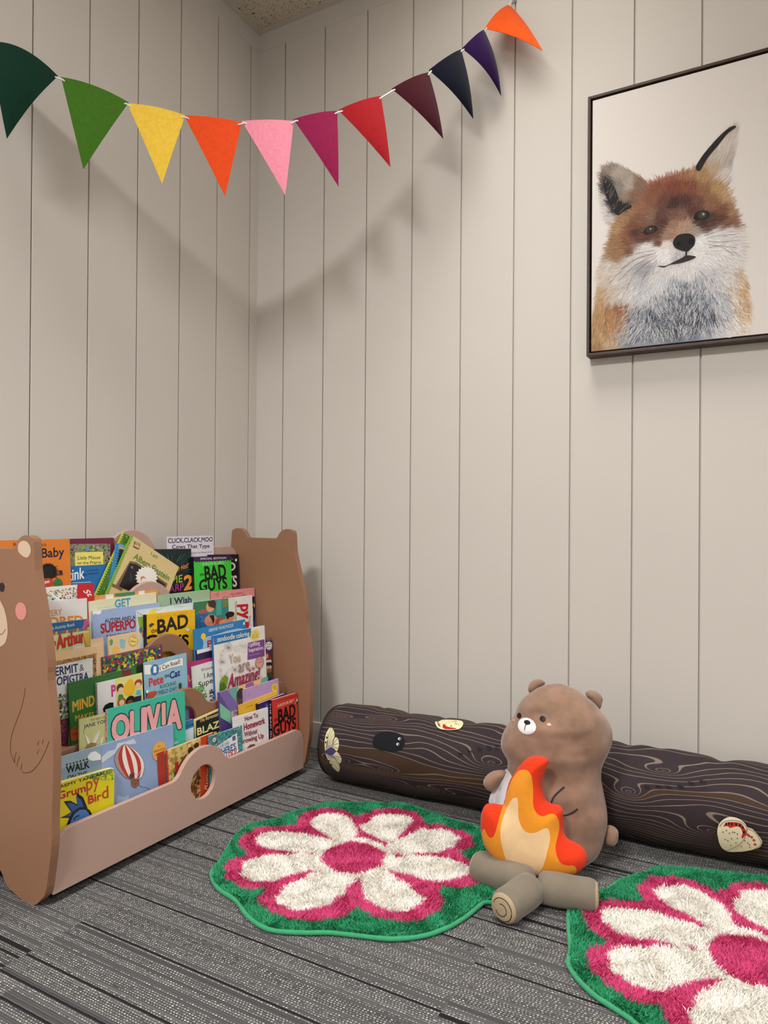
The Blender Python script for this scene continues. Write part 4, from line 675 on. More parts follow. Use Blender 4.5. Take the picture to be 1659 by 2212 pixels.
BK('board_book','tan book with blue butterfly and round yellow badge, pink along its top edge',1,5,251.1,23.1,0.86,91.3,321,4,'DCC49A','DCC49A','b','','',[('L','F04FA8',2.2,[(0.1,0.9),(91.3,1.0)]),
('P','6A9A3C',[(3.3,-9.5),(7.2,-6.6),(11.3,-8.0),(13.2,-13.9),(9.0,-22.2),(3.8,-20.3)]),
('E','86B8C8',36.6,-16.9,4.4,6.6,0),
('E','86B8C8',44.6,-19.2,4.7,6.2,0),
('E','86B8C8',37.3,-28.2,5.0,5.2,0),
('E','86B8C8',43.0,-30.4,4.1,5.7,0),
('P','E8B84C',[(11.4,-29.6),(20.2,-26.0),(29.8,-31.7),(29.8,-41.2),(9.2,-42.9)]),
('P','E0B030',[(85.5,-21.7),(88.5,-23.6),(85.4,-24.4)]),
('P','E0B030',[(84.9,-26.3),(87.2,-29.0),(83.8,-28.7)]),
('P','E0B030',[(82.7,-30.3),(84.0,-33.5),(80.9,-32.1)]),
('P','E0B030',[(79.3,-33.1),(79.5,-36.4),(76.9,-34.1)]),
('P','E0B030',[(75.1,-34.4),(74.1,-37.4),(72.5,-34.5)]),
('P','E0B030',[(70.5,-34.1),(68.5,-36.5),(68.0,-33.2)]),
('P','E0B030',[(66.2,-32.2),(63.4,-33.6),(64.0,-30.5)]),
('P','E0B030',[(62.6,-29.0),(59.4,-29.3),(61.1,-26.6)]),
('P','E0B030',[(60.2,-24.7),(57.0,-23.9),(59.5,-22.1)]),
('P','E0B030',[(59.3,-20.1),(56.4,-18.2),(59.5,-17.4)]),
('P','E0B030',[(59.9,-15.5),(57.7,-12.9),(61.0,-13.1)]),
('P','E0B030',[(62.1,-11.6),(60.8,-8.4),(63.9,-9.8)]),
('P','E0B030',[(65.4,-8.7),(65.2,-5.5),(67.8,-7.8)]),
('P','E0B030',[(69.6,-7.4),(70.6,-4.3),(72.2,-7.3)]),
('P','E0B030',[(74.2,-7.6),(76.2,-5.2),(76.7,-8.5)]),
('P','E0B030',[(78.5,-9.5),(81.3,-8.0),(80.7,-11.2)]),
('P','E0B030',[(82.1,-12.7),(85.4,-12.4),(83.7,-15.1)]),
('P','E0B030',[(84.6,-17.0),(87.9,-17.8),(85.3,-19.7)]),
('E','E8D070',72.3,-20.9,11.5,12.0,0),
('T','Little','121014',68.7,-11.8,12.9,3.7,-25.4,-0.05,0.3),
('T','Engineers','121014',64.2,-22.4,15.3,4.1,-14.9,0.02,0.3)])
BK('picture_book','tan bordered book with dark purple pointed title, leftmost in the third row',1,7,74.2,7.9,-0.06,158.7,306,4,'DDBF92','DDBF92','b','','',[('P','9A7248',[(13.3,-18.3),(140.2,-18.2),(135.2,-135.3),(9.6,-117.5)]),
('S',['5A3C20','C89858','3A2A1A','B87840','D8B070'],[(13.3,-18.3),(140.2,-18.2),(139.0,-26.7),(13.0,-25.9)],150,5,3),
('S',['5A3C20','C89858','3A2A1A','B87840'],[(130.2,-20.7),(140.2,-18.9),(137.7,-76.7),(127.0,-76.9)],110,5,3),
('P','D8DEDC',[(13.0,-27.8),(130.0,-26.3),(128.4,-74.9),(125.9,-133.2),(10.0,-107.0)]),
('T','HERMIT','2A1F66',16.8,-49.9,73.5,18.2,-1.2,-0.05,1.7),
('T','&','5A5A66',94.2,-51.5,11.2,14.5,4.3,0.06,0.6),
('T','DROPIGTRA','2A1F66',9.0,-70.7,107.6,18.0,-2.4,-0.01,1.7),
('L','7A8A98',0.4,[(32.1,-23.7),(123.7,-30.9)]),
('L','7A8A98',0.4,[(40.4,-57.7),(120.0,-55.6)]),
('P','9AA08C',[(24.4,-100.6),(63.5,-92.9),(60.8,-162.1),(22.4,-152.5)]),
('P','303020',[(39.1,-92.0),(45.2,-91.1),(46.2,-158.5),(36.6,-156.1)]),
('S',['4A5A40','C8CCC0','2E3428','8A9A80','5A4A50'],[(29.1,-100.6),(61.0,-94.5),(58.7,-152.9),(27.1,-153.7)],160,8,4),
('P','5A2A38',[(22.6,-148.3),(61.3,-149.1),(58.8,-211.6),(20.6,-201.0)]),
('S',['7A3848','3A1A24','A05868'],[(27.1,-153.7),(58.7,-152.9),(56.6,-204.5),(25.3,-202.3)],120,5,9)])
BK('picture_book','purple edged book covered in a multicoloured leaf mosaic, in the third row',1,11,227.0,-21.6,0.65,183.1,277,4,'6E2A60','6E2A60','b','','',[('P','2A3A2A',[(-0.2,-4.1),(175.3,-5.0),(175.2,-31.4),(122.4,-65.9),(-2.4,-42.8)]),
('S',['2E6A34','B8302C','C8A82C','2A3A8A','5E2A70','3E8A44','D8C43C','1E4A2C','8A2A3C','6AA03C'],[(-0.2,-4.1),(175.3,-5.0),(175.0,-33.9),(-2.4,-42.8)],300,14,5),
('P','E8D83C',[(132.6,-26.1),(154.7,-25.7),(155.6,-36.6),(133.4,-37.4)]),
('E','121014',140.7,-31.3,1.6,1.2,0),
('E','121014',148.9,-31.6,1.6,1.2,0),
('L','C07838',0.8,[(-0.1,-2.3),(177.0,-3.1)])])
BK('picture_book','dark green tall book with gold title lettering, behind the white spined book',1,16,132.0,-62.8,0.54,189.2,236,4,'2C6A2E','2C6A2E','b','','',[('T','MIND','D8A638',7.8,-66.4,57.4,23.0,2.3,0.06,1.8),
('T','MAKES','D0A03A',13.0,-87.4,50.1,12.1,-4.9,-0.03,1.3),
('E','B4582A',11.0,-115.8,13.9,16.0,0),
('T','CALM','7A2A14',3.3,-107.2,16.2,5.4,-3.8,-0.01,0.4),
('T','TEETH','7A2A14',1.4,-118.6,17.5,5.4,-4.9,-0.04,0.4),
('P','6E2A28',[(146.5,-1.1),(172.6,-2.6),(173.0,-21.8),(147.1,-16.5)])])
BK('picture_book','white book with grey spine lettering and a pink letter P, before the green book',1,24,201.0,-77.0,-0.57,129.1,223,7,'E4E2E4','C9C6C4','b','','PINK IS FOR BOYS',[('T','PINK','C8408C',39.3,-38.0,55.5,25.3,-1.4,-0.04,3),
('P','121014',[(15.0,-69.6),(13.1,-61.3),(19.6,-53.7),(32.0,-50.7),(43.0,-52.6),(43.5,-76.1)]),
('E','7A4E3A',35.2,-76.5,14.1,13.6,0)])
BK('picture_book','pale yellow book with painted children faces, between the white and light blue books',1,27,251.9,-76.7,0.32,77.2,223,3,'DDD888','DDD888','b','','',[('E','E8B82C',36.9,-31.1,17.8,17.5,0),
('E','E8B82C',39.1,-17.4,10.1,8.9,0),
('E','4A3420',9.5,-22.9,10.4,10.1,0),
('E','E8C0A0',12.0,-29.2,8.1,7.4,0),
('P','2E8A54',[(1.5,-51.2),(5.0,-38.1),(16.3,-39.5),(21.1,-55.7)]),
('E','A8402C',63.9,-22.5,11.5,9.0,0),
('E','E8C0A0',62.8,-27.5,7.9,6.6,0),
('P','6AB0C8',[(53.6,-48.9),(58.6,-38.1),(70.4,-40.6),(71.3,-52.8)]),
('E','B06030',12.5,-57.2,13.0,10.3,0),
('E','ECC8A0',12.4,-58.8,7.5,6.9,0),
('E','1E1614',38.2,-60.8,14.3,12.8,0),
('E','7A4A34',36.5,-65.1,8.9,7.9,0),
('P','2A2840',[(45.1,-68.3),(51.8,-53.2),(71.2,-54.0),(70.1,-74.1)])])
BK('reader_book','light blue reader with white banner and red and navy title, third row',1,30,333.8,-51.9,0.19,140.9,248,3,'8DBAD4','8DBAD4','b','','',[('P','F0EEE8',[(-2.0,-28.8),(-0.8,-5.5),(19.1,-7.8),(32.4,-12.9),(49.5,-15.2),(81.5,-9.6),(127.1,-9.9),(127.7,-31.2),(116.7,-29.7),(80.3,-29.8),(48.4,-33.2),(17.7,-32.6)]),
('L','1C3A60',0.6,[(-0.8,-5.5),(19.1,-7.8),(32.4,-12.9),(49.5,-15.2),(81.5,-9.6),(127.1,-9.9),(127.7,-31.2),(116.7,-29.7),(80.3,-29.8),(48.4,-33.2),(17.7,-32.6)]),
('E','1F4E80',32.4,-24.0,13.8,13.7,0),
('E','2F78BC',32.4,-24.0,12.4,12.6,0),
('T','1','F4F4F0',28.0,-30.6,8.9,15.0,-5.8,-0.05,1.5),
('T','I Can Read!','121014',49.4,-28.6,68.6,10.9,4.7,0.01,0.5),
('T','Pete','C83A3C',12.7,-62.7,45.3,20.0,2.6,0.03,2.2),
('T','the','2A3A6A',63.2,-50.9,15.3,9.5,3.9,0.05,0.5),
('T','Cat','28306C',80.6,-56.2,34.7,16.9,3.2,0.05,2.2),
('T','ROCKING','3F7C6C',46.8,-74.4,53.2,9.2,-0.3,0.05,0.8),
('T','FIELD DAY','3F7C6C',41.2,-87.8,61.7,9.2,-0.3,0.05,0.8),
('E','3F7C3C',113.6,-81.1,6.7,8.7,0),
('E','121014',113.6,-81.1,2.2,7.1,0),
('P','C8502C',[(8.7,-75.5),(28.9,-75.9),(37.3,-79.0),(35.3,-83.9),(21.3,-91.4),(-5.2,-88.1)]),
('P','2A3A8C',[(-10.9,-71.2),(-0.9,-68.2),(8.7,-75.5),(1.4,-87.0),(-14.9,-85.9)]),
('E','F4F4F0',5.5,-72.7,4.0,4.1,0)])
BK('picture_book','magenta book with slanting gold letters, right of the light blue reader',1,12,467.7,-81.7,-0.64,123.4,217,3,'B02C74','B02C74','b','','',[('T','I L','E8A848',15.6,-56.0,26.5,17.8,19.5,0.13,1.8)])
BK('picture_book','white book with green and dark paint splashes and thin black title',1,16,504.2,-94.9,1.68,93.9,204,3,'D9E2DC','D9E2DC','b','','',[('T','Princess','8A3050',36.5,-20.3,55.6,7.9,0.7,-0.0,0.5),
('T','I Am','2A2A2E',44.7,-41.0,33.6,13.9,-1.9,-0.0,0.6),
('T','Super','2A2A2E',21.0,-60.2,67.6,14.4,1.5,0.03,0.7),
('S',['4A9A48','6EB85C','8ACC78','3A7A3C'],[(1.6,-57.0),(39.2,-57.3),(51.8,-98.2),(-0.4,-102.3)],90,12,6),
('S',['4A2030','2A1820','7A3850'],[(61.9,-77.3),(86.8,-77.3),(82.5,-123.8),(56.2,-116.9)],60,9,7)])
BK('puzzle_book','blue puzzle book with small white heading and a yellow balloon, third row',1,3.5,530.0,2.2,0.60,210.8,300,3,'2A7EBC','2A7EBC','b','','',[('T','USBORNE YOUNG PUZZLES','CFE6F4',57.4,-15.0,101.3,8.4,0.5,-0.02,0.4),
('P','A8C4E0',[(31.1,-55.2),(33.9,-43.9),(32.7,-31.9),(51.6,-26.6),(85.2,-26.7),(128.9,-22.7),(178.7,-22.3),(201.6,-27.2),(198.8,-93.1),(32.3,-67.1)]),
('E','F0D030',35.3,-24.1,9.0,8.8,0),
('T','Puzzle','B8263C',49.4,-56.8,103.7,17.8,-0.3,-0.0,2.2),
('E','E8F0F4',204.2,-11.8,3.8,4.4,0)])
BK('chapter_book','white topped dark purple book peeking out left of the colouring book',1,8,534.1,-54.7,0.58,74.8,244,4,'2A1C44','2A1C44','b','','',[('P','E8E8EA',[(0.0,0.0),(74.8,0.0),(74.1,-9.5),(0.1,-10.7)])])
BK('colouring_book','large white colouring book with floral line drawings and blue title banner',1,24,582.4,-21.4,-0.14,221.2,278,6,'E9E6E2','2A6FA8','b','','',[('P','1C74B4',[(0.0,0.0),(159.3,1.1),(157.5,-25.5),(2.6,-26.9)]),
('T','zendoodle coloring','E8ECD0',14.7,-19.9,136.0,13.9,-0.6,-0.01,0.8),
('E','EAD870',175.9,-23.4,21.4,17.0,0),
('T','The','8A7A30',170.1,-16.2,11.1,3.8,-1.4,0.04,0),
('T','New York','8A7A30',162.4,-24.0,26.5,5.0,-1.2,0.05,0),
('T','Bestseller','8A7A30',161.9,-30.8,26.5,5.0,-1.4,0.04,0),
('P','7A4A90',[(142.3,-41.1),(218.3,-41.6),(214.7,-93.2),(136.7,-91.1)]),
('T','Uplifting','F0E4F4',146.2,-54.3,49.0,12.5,-0.7,-0.02,0.7),
('T','Inspirations','F0E4F4',145.1,-69.7,65.2,11.3,-0.8,-0.03,0.7),
('T','Colorable Sayings','D0B8DC',144.4,-80.9,47.9,3.1,-0.8,0.05,0.1),
('L','4A4A4C',0.35,[(63.9,-42.4),(76.4,-41.2),(76.8,-44.4),(76.0,-47.4),(63.9,-42.4)]),
('L','4A4A4C',0.35,[(63.1,-44.1),(75.9,-47.7),(73.9,-50.3),(71.0,-52.4),(63.1,-44.1)]),
('L','4A4A4C',0.35,[(61.0,-45.2),(70.7,-52.5),(66.9,-53.9),(62.6,-54.4),(61.0,-45.2)]),
('L','4A4A4C',0.35,[(58.2,-45.3),(62.2,-54.4),(57.7,-54.1),(53.2,-53.0),(58.2,-45.3)]),
('L','4A4A4C',0.35,[(55.5,-44.4),(52.8,-52.8),(48.7,-50.9),(45.3,-48.5),(55.5,-44.4)]),
('L','4A4A4C',0.35,[(53.6,-42.7),(45.0,-48.2),(42.4,-45.3),(40.9,-42.2),(53.6,-42.7)]),
('L','4A4A4C',0.35,[(53.0,-40.7),(40.8,-41.9),(40.4,-38.7),(41.2,-35.7),(53.0,-40.7)]),
('L','4A4A4C',0.35,[(53.9,-38.9),(41.3,-35.4),(43.2,-32.8),(46.1,-30.8),(53.9,-38.9)]),
('L','4A4A4C',0.35,[(55.9,-37.8),(46.4,-30.6),(50.1,-29.3),(54.3,-28.7),(55.9,-37.8)]),
('L','4A4A4C',0.35,[(58.7,-37.8),(54.7,-28.7),(59.2,-29.0),(63.7,-30.0),(58.7,-37.8)]),
('L','4A4A4C',0.35,[(61.4,-38.7),(64.1,-30.2),(68.3,-32.0),(71.8,-34.5),(61.4,-38.7)]),
('L','4A4A4C',0.35,[(63.3,-40.4),(72.1,-34.7),(74.7,-37.7),(76.3,-40.9),(63.3,-40.4)]),
('E','8A8A88',58.5,-41.5,4.6,3.1,0),
('L','4A4A4C',0.35,[(34.6,-78.1),(44.5,-77.3),(44.8,-79.9),(44.2,-82.3),(34.6,-78.1)]),
('L','4A4A4C',0.35,[(33.5,-79.9),(43.1,-84.0),(41.0,-85.8),(38.2,-87.0),(33.5,-79.9)]),
('L','4A4A4C',0.35,[(30.9,-80.5),(35.7,-87.5),(32.2,-87.7),(28.6,-87.2),(30.9,-80.5)]),
('L','4A4A4C',0.35,[(28.0,-79.6),(25.9,-86.3),(22.6,-84.8),(19.9,-82.8),(28.0,-79.6)]),
('L','4A4A4C',0.35,[(26.2,-77.7),(18.2,-80.9),(16.7,-78.4),(16.0,-75.9),(26.2,-77.7)]),
('L','4A4A4C',0.35,[(26.3,-75.6),(16.2,-73.9),(17.1,-71.6),(18.9,-69.7),(26.3,-75.6)]),
('L','4A4A4C',0.35,[(28.3,-74.4),(20.8,-68.5),(23.7,-67.5),(27.0,-67.1),(28.3,-74.4)]),
('L','4A4A4C',0.35,[(31.2,-74.5),(29.8,-67.2),(33.4,-67.9),(36.8,-69.2),(31.2,-74.5)]),
('L','4A4A4C',0.35,[(33.7,-76.0),(39.2,-70.7),(41.8,-72.8),(43.6,-75.3),(33.7,-76.0)]),
('E','8A8A88',30.3,-77.4,3.7,2.5,0),
('L','4A4A4C',0.35,[(85.8,-109.8),(97.3,-109.0),(97.6,-112.0),(96.9,-114.7),(85.8,-109.8)]),
('L','4A4A4C',0.35,[(84.1,-112.0),(94.9,-117.4),(92.1,-119.2),(88.7,-120.3),(84.1,-112.0)]),
('L','4A4A4C',0.35,[(80.5,-112.3),(84.2,-120.7),(80.0,-120.3),(75.9,-119.2),(80.5,-112.3)]),
('L','4A4A4C',0.35,[(77.0,-110.7),(71.6,-117.1),(68.4,-114.8),(66.0,-112.1),(77.0,-110.7)]),
('L','4A4A4C',0.35,[(75.7,-108.0),(64.4,-108.8),(64.1,-105.9),(64.8,-103.2),(75.7,-108.0)]),
('L','4A4A4C',0.35,[(77.3,-105.8),(66.8,-100.5),(69.4,-98.7),(72.8,-97.6),(77.3,-105.8)]),
('L','4A4A4C',0.35,[(80.9,-105.5),(77.3,-97.1),(81.5,-97.5),(85.6,-98.6),(80.9,-105.5)]),
('L','4A4A4C',0.35,[(84.4,-107.1),(89.9,-100.6),(93.2,-103.0),(95.6,-105.7),(84.4,-107.1)]),
('E','8A8A88',80.7,-108.9,4.3,2.9,0),
('L','4A4A4C',0.4,[(107.4,-52.2),(104.6,-56.9),(98.9,-59.5),(91.9,-59.6),(85.3,-57.4),(80.6,-53.6),(78.8,-49.3),(80.0,-45.4),(83.7,-42.8),(88.8,-42.1),(94.0,-43.2),(98.0,-45.7),(100.0,-48.8),(99.7,-51.8),(97.5,-53.9),(94.2,-54.8),(90.6,-54.3),(87.8,-52.9),(86.2,-50.9),(86.1,-49.0),(87.2,-47.7),(89.0,-47.1),(90.9,-47.3),(92.3,-48.0),(93.0,-48.9),(92.9,-49.7)]),
('L','4A4A4C',0.4,[(31.0,-101.3),(29.6,-103.8),(26.6,-105.1),(22.9,-105.1),(19.5,-103.9),(17.0,-101.8),(16.1,-99.4),(16.7,-97.3),(18.6,-96.0),(21.3,-95.6),(24.0,-96.3),(26.1,-97.7),(27.1,-99.4),(27.0,-101.0),(25.9,-102.1),(24.1,-102.5),(22.3,-102.2),(20.8,-101.4),(19.9,-100.4),(19.9,-99.3),(20.5,-98.6),(21.4,-98.3),(22.4,-98.5),(23.2,-98.9),(23.5,-99.4),(23.5,-99.8)]),
('L','4A4A4C',0.4,[(55.5,-117.8),(53.7,-120.8),(50.1,-122.4),(45.6,-122.3),(41.4,-120.8),(38.4,-118.3),(37.2,-115.4),(38.0,-112.9),(40.3,-111.3),(43.6,-110.9),(46.9,-111.7),(49.5,-113.4),(50.7,-115.5),(50.6,-117.4),(49.2,-118.7),(47.0,-119.2),(44.8,-118.9),(42.9,-117.9),(41.9,-116.6),(41.9,-115.4),(42.6,-114.5),(43.7,-114.2),(44.9,-114.3),(45.9,-114.8),(46.3,-115.4),(46.2,-115.9)]),
('L','4A4A4C',0.4,[(36.2,-59.0),(35.0,-61.0),(32.6,-62.1),(29.7,-62.1),(26.9,-61.2),(24.9,-59.5),(24.1,-57.6),(24.6,-56.0),(26.2,-54.9),(28.3,-54.6),(30.5,-55.0),(32.2,-56.1),(33.1,-57.5),(32.9,-58.8),(32.0,-59.7),(30.6,-60.0),(29.1,-59.8),(27.9,-59.2),(27.3,-58.4),(27.2,-57.6),(27.7,-57.0),(28.4,-56.7),(29.2,-56.8),(29.8,-57.1),(30.1,-57.5),(30.1,-57.9)]),
('L','4A4A4C',0.4,[(118.9,-43.2),(117.4,-45.8),(114.2,-47.3),(110.2,-47.4),(106.5,-46.2),(103.9,-44.1),(102.8,-41.6),(103.5,-39.4),(105.6,-38.0),(108.5,-37.6),(111.4,-38.2),(113.7,-39.6),(114.8,-41.3),(114.6,-43.0),(113.4,-44.2),(111.5,-44.7),(109.5,-44.4),(107.9,-43.6),(107.0,-42.5),(107.0,-41.5),(107.6,-40.7),(108.6,-40.4),(109.7,-40.5),(110.5,-40.9),(110.9,-41.4),(110.8,-41.8)]),
('L','4A4A4C',0.4,[(135.7,-48.9),(134.0,-51.8),(130.4,-53.4),(126.0,-53.5),(121.9,-52.1),(118.9,-49.8),(117.8,-47.1),(118.5,-44.7),(120.9,-43.1),(124.1,-42.6),(127.3,-43.3),(129.8,-44.9),(131.1,-46.8),(130.9,-48.6),(129.6,-49.9),(127.4,-50.5),(125.2,-50.2),(123.4,-49.3),(122.4,-48.1),(122.4,-46.9),(123.1,-46.1),(124.2,-45.7),(125.4,-45.8),(126.3,-46.3),(126.7,-46.9),(126.7,-47.3)]),
('L','4A4A4C',0.4,[(40.2,-49.2),(39.2,-50.9),(37.1,-51.9),(34.5,-52.0),(32.0,-51.1),(30.3,-49.7),(29.6,-48.0),(30.1,-46.6),(31.4,-45.6),(33.3,-45.3),(35.2,-45.7),(36.7,-46.7),(37.5,-47.9),(37.4,-49.0),(36.6,-49.8),(35.3,-50.1),(34.0,-50.0),(33.0,-49.4),(32.4,-48.7),(32.3,-48.0),(32.7,-47.4),(33.4,-47.2),(34.1,-47.3),(34.7,-47.6),(34.9,-47.9),(34.9,-48.2)]),
('L','4A4A4C',0.4,[(66.8,-27.7),(65.9,-29.2),(64.1,-30.1),(61.8,-30.1),(59.6,-29.5),(58.1,-28.2),(57.5,-26.8),(57.9,-25.5),(59.1,-24.6),(60.8,-24.4),(62.5,-24.7),(63.8,-25.6),(64.4,-26.6),(64.3,-27.6),(63.6,-28.3),(62.5,-28.5),(61.4,-28.4),(60.4,-27.9),(59.9,-27.3),(59.9,-26.7),(60.3,-26.2),(60.8,-26.0),(61.5,-26.1),(61.9,-26.3),(62.1,-26.6),(62.1,-26.9)]),
('L','4A4A4C',0.4,[(28.4,-115.7),(27.3,-117.6),(24.9,-118.7),(22.0,-118.7),(19.2,-117.7),(17.2,-116.0),(16.5,-114.1),(17.0,-112.4),(18.5,-111.4),(20.7,-111.1),(22.8,-111.7),(24.5,-112.8),(25.3,-114.2),(25.2,-115.4),(24.3,-116.3),(22.9,-116.6),(21.4,-116.4),(20.2,-115.7),(19.6,-114.9),(19.5,-114.1),(20.0,-113.5),(20.8,-113.3),(21.5,-113.4),(22.1,-113.7),(22.4,-114.1),(22.4,-114.4)]),
('L','4A4A4C',0.4,[(17.4,-45.5),(24.7,-64.5),(18.9,-90.2),(26.1,-112.3),(38.6,-117.6),(47.8,-107.4),(70.2,-99.4),(95.8,-119.3)]),
('L','4A4A4C',0.4,[(123.9,-37.8),(134.6,-51.8),(126.5,-69.2),(113.2,-60.9),(118.7,-46.3)]),
('T','You','B8A890',57.7,-88.1,46.8,25.7,-0.7,-0.03,0.5),
('T','are','A08078',95.7,-120.8,48.6,23.1,2.2,0.0,0.9),
('T','Amazing!','A83050',47.0,-156.6,135.4,38.7,0.3,0.24,1.4),
('L','A8304C',1.1,[(158.4,-119.0),(169.7,-121.1)]),
('L','A8304C',1.1,[(158.4,-119.0),(166.8,-125.4)]),
('L','A8304C',1.1,[(158.4,-119.0),(159.9,-126.7)]),
('L','A8304C',1.1,[(158.4,-119.0),(152.3,-124.4)]),
('L','A8304C',1.1,[(158.4,-119.0),(147.7,-119.6)]),
('L','A8304C',1.1,[(158.4,-119.0),(148.0,-114.6)]),
('L','A8304C',1.1,[(158.4,-119.0),(153.2,-111.6)]),
('L','A8304C',1.1,[(158.4,-119.0),(160.9,-112.0)]),
('L','A8304C',1.1,[(158.4,-119.0),(167.4,-115.8)]),
('E','7A9A34',188.2,-106.3,19.7,17.0,0),
('E','E49AA8',188.2,-106.3,16.2,14.8,0),
('T','You color','6A2A38',177.5,-99.7,23.4,4.4,-2.0,0.03,0),
('T','this bird','6A2A38',176.9,-107.5,23.4,4.1,-2.2,0.03,0),
('P','7A9A2C',[(15.6,-131.0),(25.5,-121.1),(38.7,-116.1),(51.0,-126.0),(45.6,-142.9),(27.6,-157.1),(16.2,-148.8)]),
('L','2A4A14',0.7,[(15.4,-148.6),(46.9,-122.2)]),
('P','4A7A24',[(15.2,-136.8),(31.1,-134.0),(43.0,-151.3),(23.0,-162.0),(14.1,-155.7)]),
('L','8A9A34',1.2,[(189.4,-124.0),(181.5,-132.1),(190.5,-143.3),(182.9,-148.2),(194.8,-152.0)])])
BK('chapter_book','dark blue book with white starburst and cartoon children, far right of the third row',1,8,771.4,-68.2,-5.34,84.6,230,5,'2B2F70','2B2F70','b','','',[('P','F4F2F0',[(81.9,-16.2),(87.6,-20.5),(80.2,-21.4),(82.6,-27.2),(75.4,-24.9),(73.9,-30.6),(68.8,-25.9),(63.8,-29.9),(62.1,-24.1),(55.1,-25.4),(57.2,-19.9),(50.0,-18.2),(55.3,-14.5),(49.8,-10.2),(57.0,-9.4),(54.6,-3.6),(61.7,-5.8),(63.2,-0.1),(68.3,-4.7),(73.3,-0.7),(75.0,-6.6),(82.2,-5.2),(80.0,-10.7),(87.4,-12.5)]),
('T','Pop','2A2A40',59.8,-13.2,17.9,4.9,3.8,0.05,0.3),
('T','Edition!','2A2A40',59.0,-21.2,21.5,4.5,5.0,0.07,0.3),
('P','8A3428',[(50.4,-43.2),(57.7,-30.8),(70.5,-33.3),(83.8,-58.7),(71.1,-64.2),(53.2,-59.5)]),
('E','E0A890',58.0,-47.0,9.2,7.8,0),
('P','E8E8F0',[(50.7,-59.3),(81.2,-58.5),(84.1,-75.0),(51.0,-75.4)]),
('E','9A6240',71.5,-83.6,19.7,14.9,0),
('P','201C20',[(51.0,-75.4),(55.9,-66.8),(76.2,-65.3),(94.4,-72.6),(93.0,-79.7),(71.3,-73.9)]),
('E','F4F0F0',65.3,-81.5,5.1,3.9,0),
('E','F4F0F0',77.6,-81.6,5.2,3.9,0),
('E','121014',66.3,-81.9,2.0,1.6,0),
('E','121014',78.6,-82.0,2.1,1.6,0),
('P','2E5A2C',[(54.3,-111.0),(59.1,-98.6),(84.6,-99.4),(92.7,-114.8)]),
('P','4A3A98',[(76.1,-58.1),(96.6,-49.9),(97.0,-69.6)])])
BK('picture_book','book with purple, green and teal faceted shapes, upright behind the white lined book',0,10,549.7,-30.0,0.72,206.3,259,6,'8A6AA0','5A4A80','b','','',[('P','62508C',[(0.0,0.0),(32.0,0.6),(52.8,-31.9),(39.9,-60.9),(-2.0,-26.2)]),
('P','7A66A8',[(0.0,0.0),(32.0,0.6),(66.7,-46.9),(71.5,-68.7),(39.8,-61.4)]),
('P','6AA8A0',[(31.9,-0.2),(74.7,-0.0),(84.7,-12.6),(67.1,-41.1),(53.1,-27.5)]),
('P','7CC0A0',[(-2.0,-26.2),(39.8,-61.4),(39.4,-94.2),(7.2,-78.5),(-4.8,-64.0)]),
('P','E0C068',[(74.7,-0.0),(107.9,-0.4),(104.6,-14.1),(84.2,-18.5)]),
('P','9A5C98',[(107.9,-0.4),(139.8,0.0),(141.1,-13.0),(104.3,-17.0)]),
('P','E8B878',[(139.8,0.0),(177.3,-0.2),(171.6,-12.0),(143.5,-11.1)]),
('P','5FB08C',[(177.3,-0.2),(206.2,-0.6),(200.3,-13.4),(174.0,-11.9)]),
('P','B4A8B4',[(41.9,-62.0),(71.9,-62.9),(72.5,-83.7),(50.4,-89.8),(40.8,-87.3)]),
('P','4A3C78',[(-4.8,-64.0),(39.4,-94.2),(46.3,-115.0),(-8.0,-105.9)]),
('T','ONE','121014',51.6,-74.0,20.3,9.6,-6.1,-0.12,1.2),
('P','C8B0C0',[(69.9,-6.3),(85.2,-6.8),(97.3,-21.4),(77.6,-46.6)]),
('E','5A4034',84.2,-29.7,17.9,22.8,0),
('E','3A2A22',84.9,-21.6,16.1,14.6,0)])
BK('picture_book','lilac book with a round yellow badge near its top right corner, front row',0,14,642.0,-41.4,0.41,156.8,248,4,'B795C4','B795C4','b','','',[('E','E8C83C',136.9,-22.4,14.6,12.4,0),
('T','A','5A3A20',134.4,-15.6,6.0,3.7,-3.0,0.03,0),
('T','Golden','5A3A20',128.9,-22.6,16.9,4.3,-2.6,0.03,0.2),
('T','Tiny','5A3A20',131.4,-28.5,10.9,4.0,-2.5,0.04,0.2),
('L','6A4A80',0.8,[(20.2,-16.4),(24.8,-15.9),(25.7,-22.1),(21.2,-21.7)]),
('L','6A4A80',0.5,[(9.3,-0.5),(4.9,-35.3)])])
BK('picture_book','golden yellow book showing only its plain top strip, front row',0,17,617.6,-79.3,1.73,170.9,210,3,'E4B23A','E4B23A','b','','',[('T','A BOLT OF LIGHTNING','6A4A1C',27.2,-14.9,29.3,2.9,-1.5,0.07,0.1)])
BK('chapter_book','thick dark purple chapter book with cream page tops, left of the red book',0,28,687.2,-90.8,2.05,127.2,199,10,'33206A','16121C','b','','',[('T','L','B0A0E0',33.5,-16.6,8.1,7.5,-4.4,0.03,0.5)])
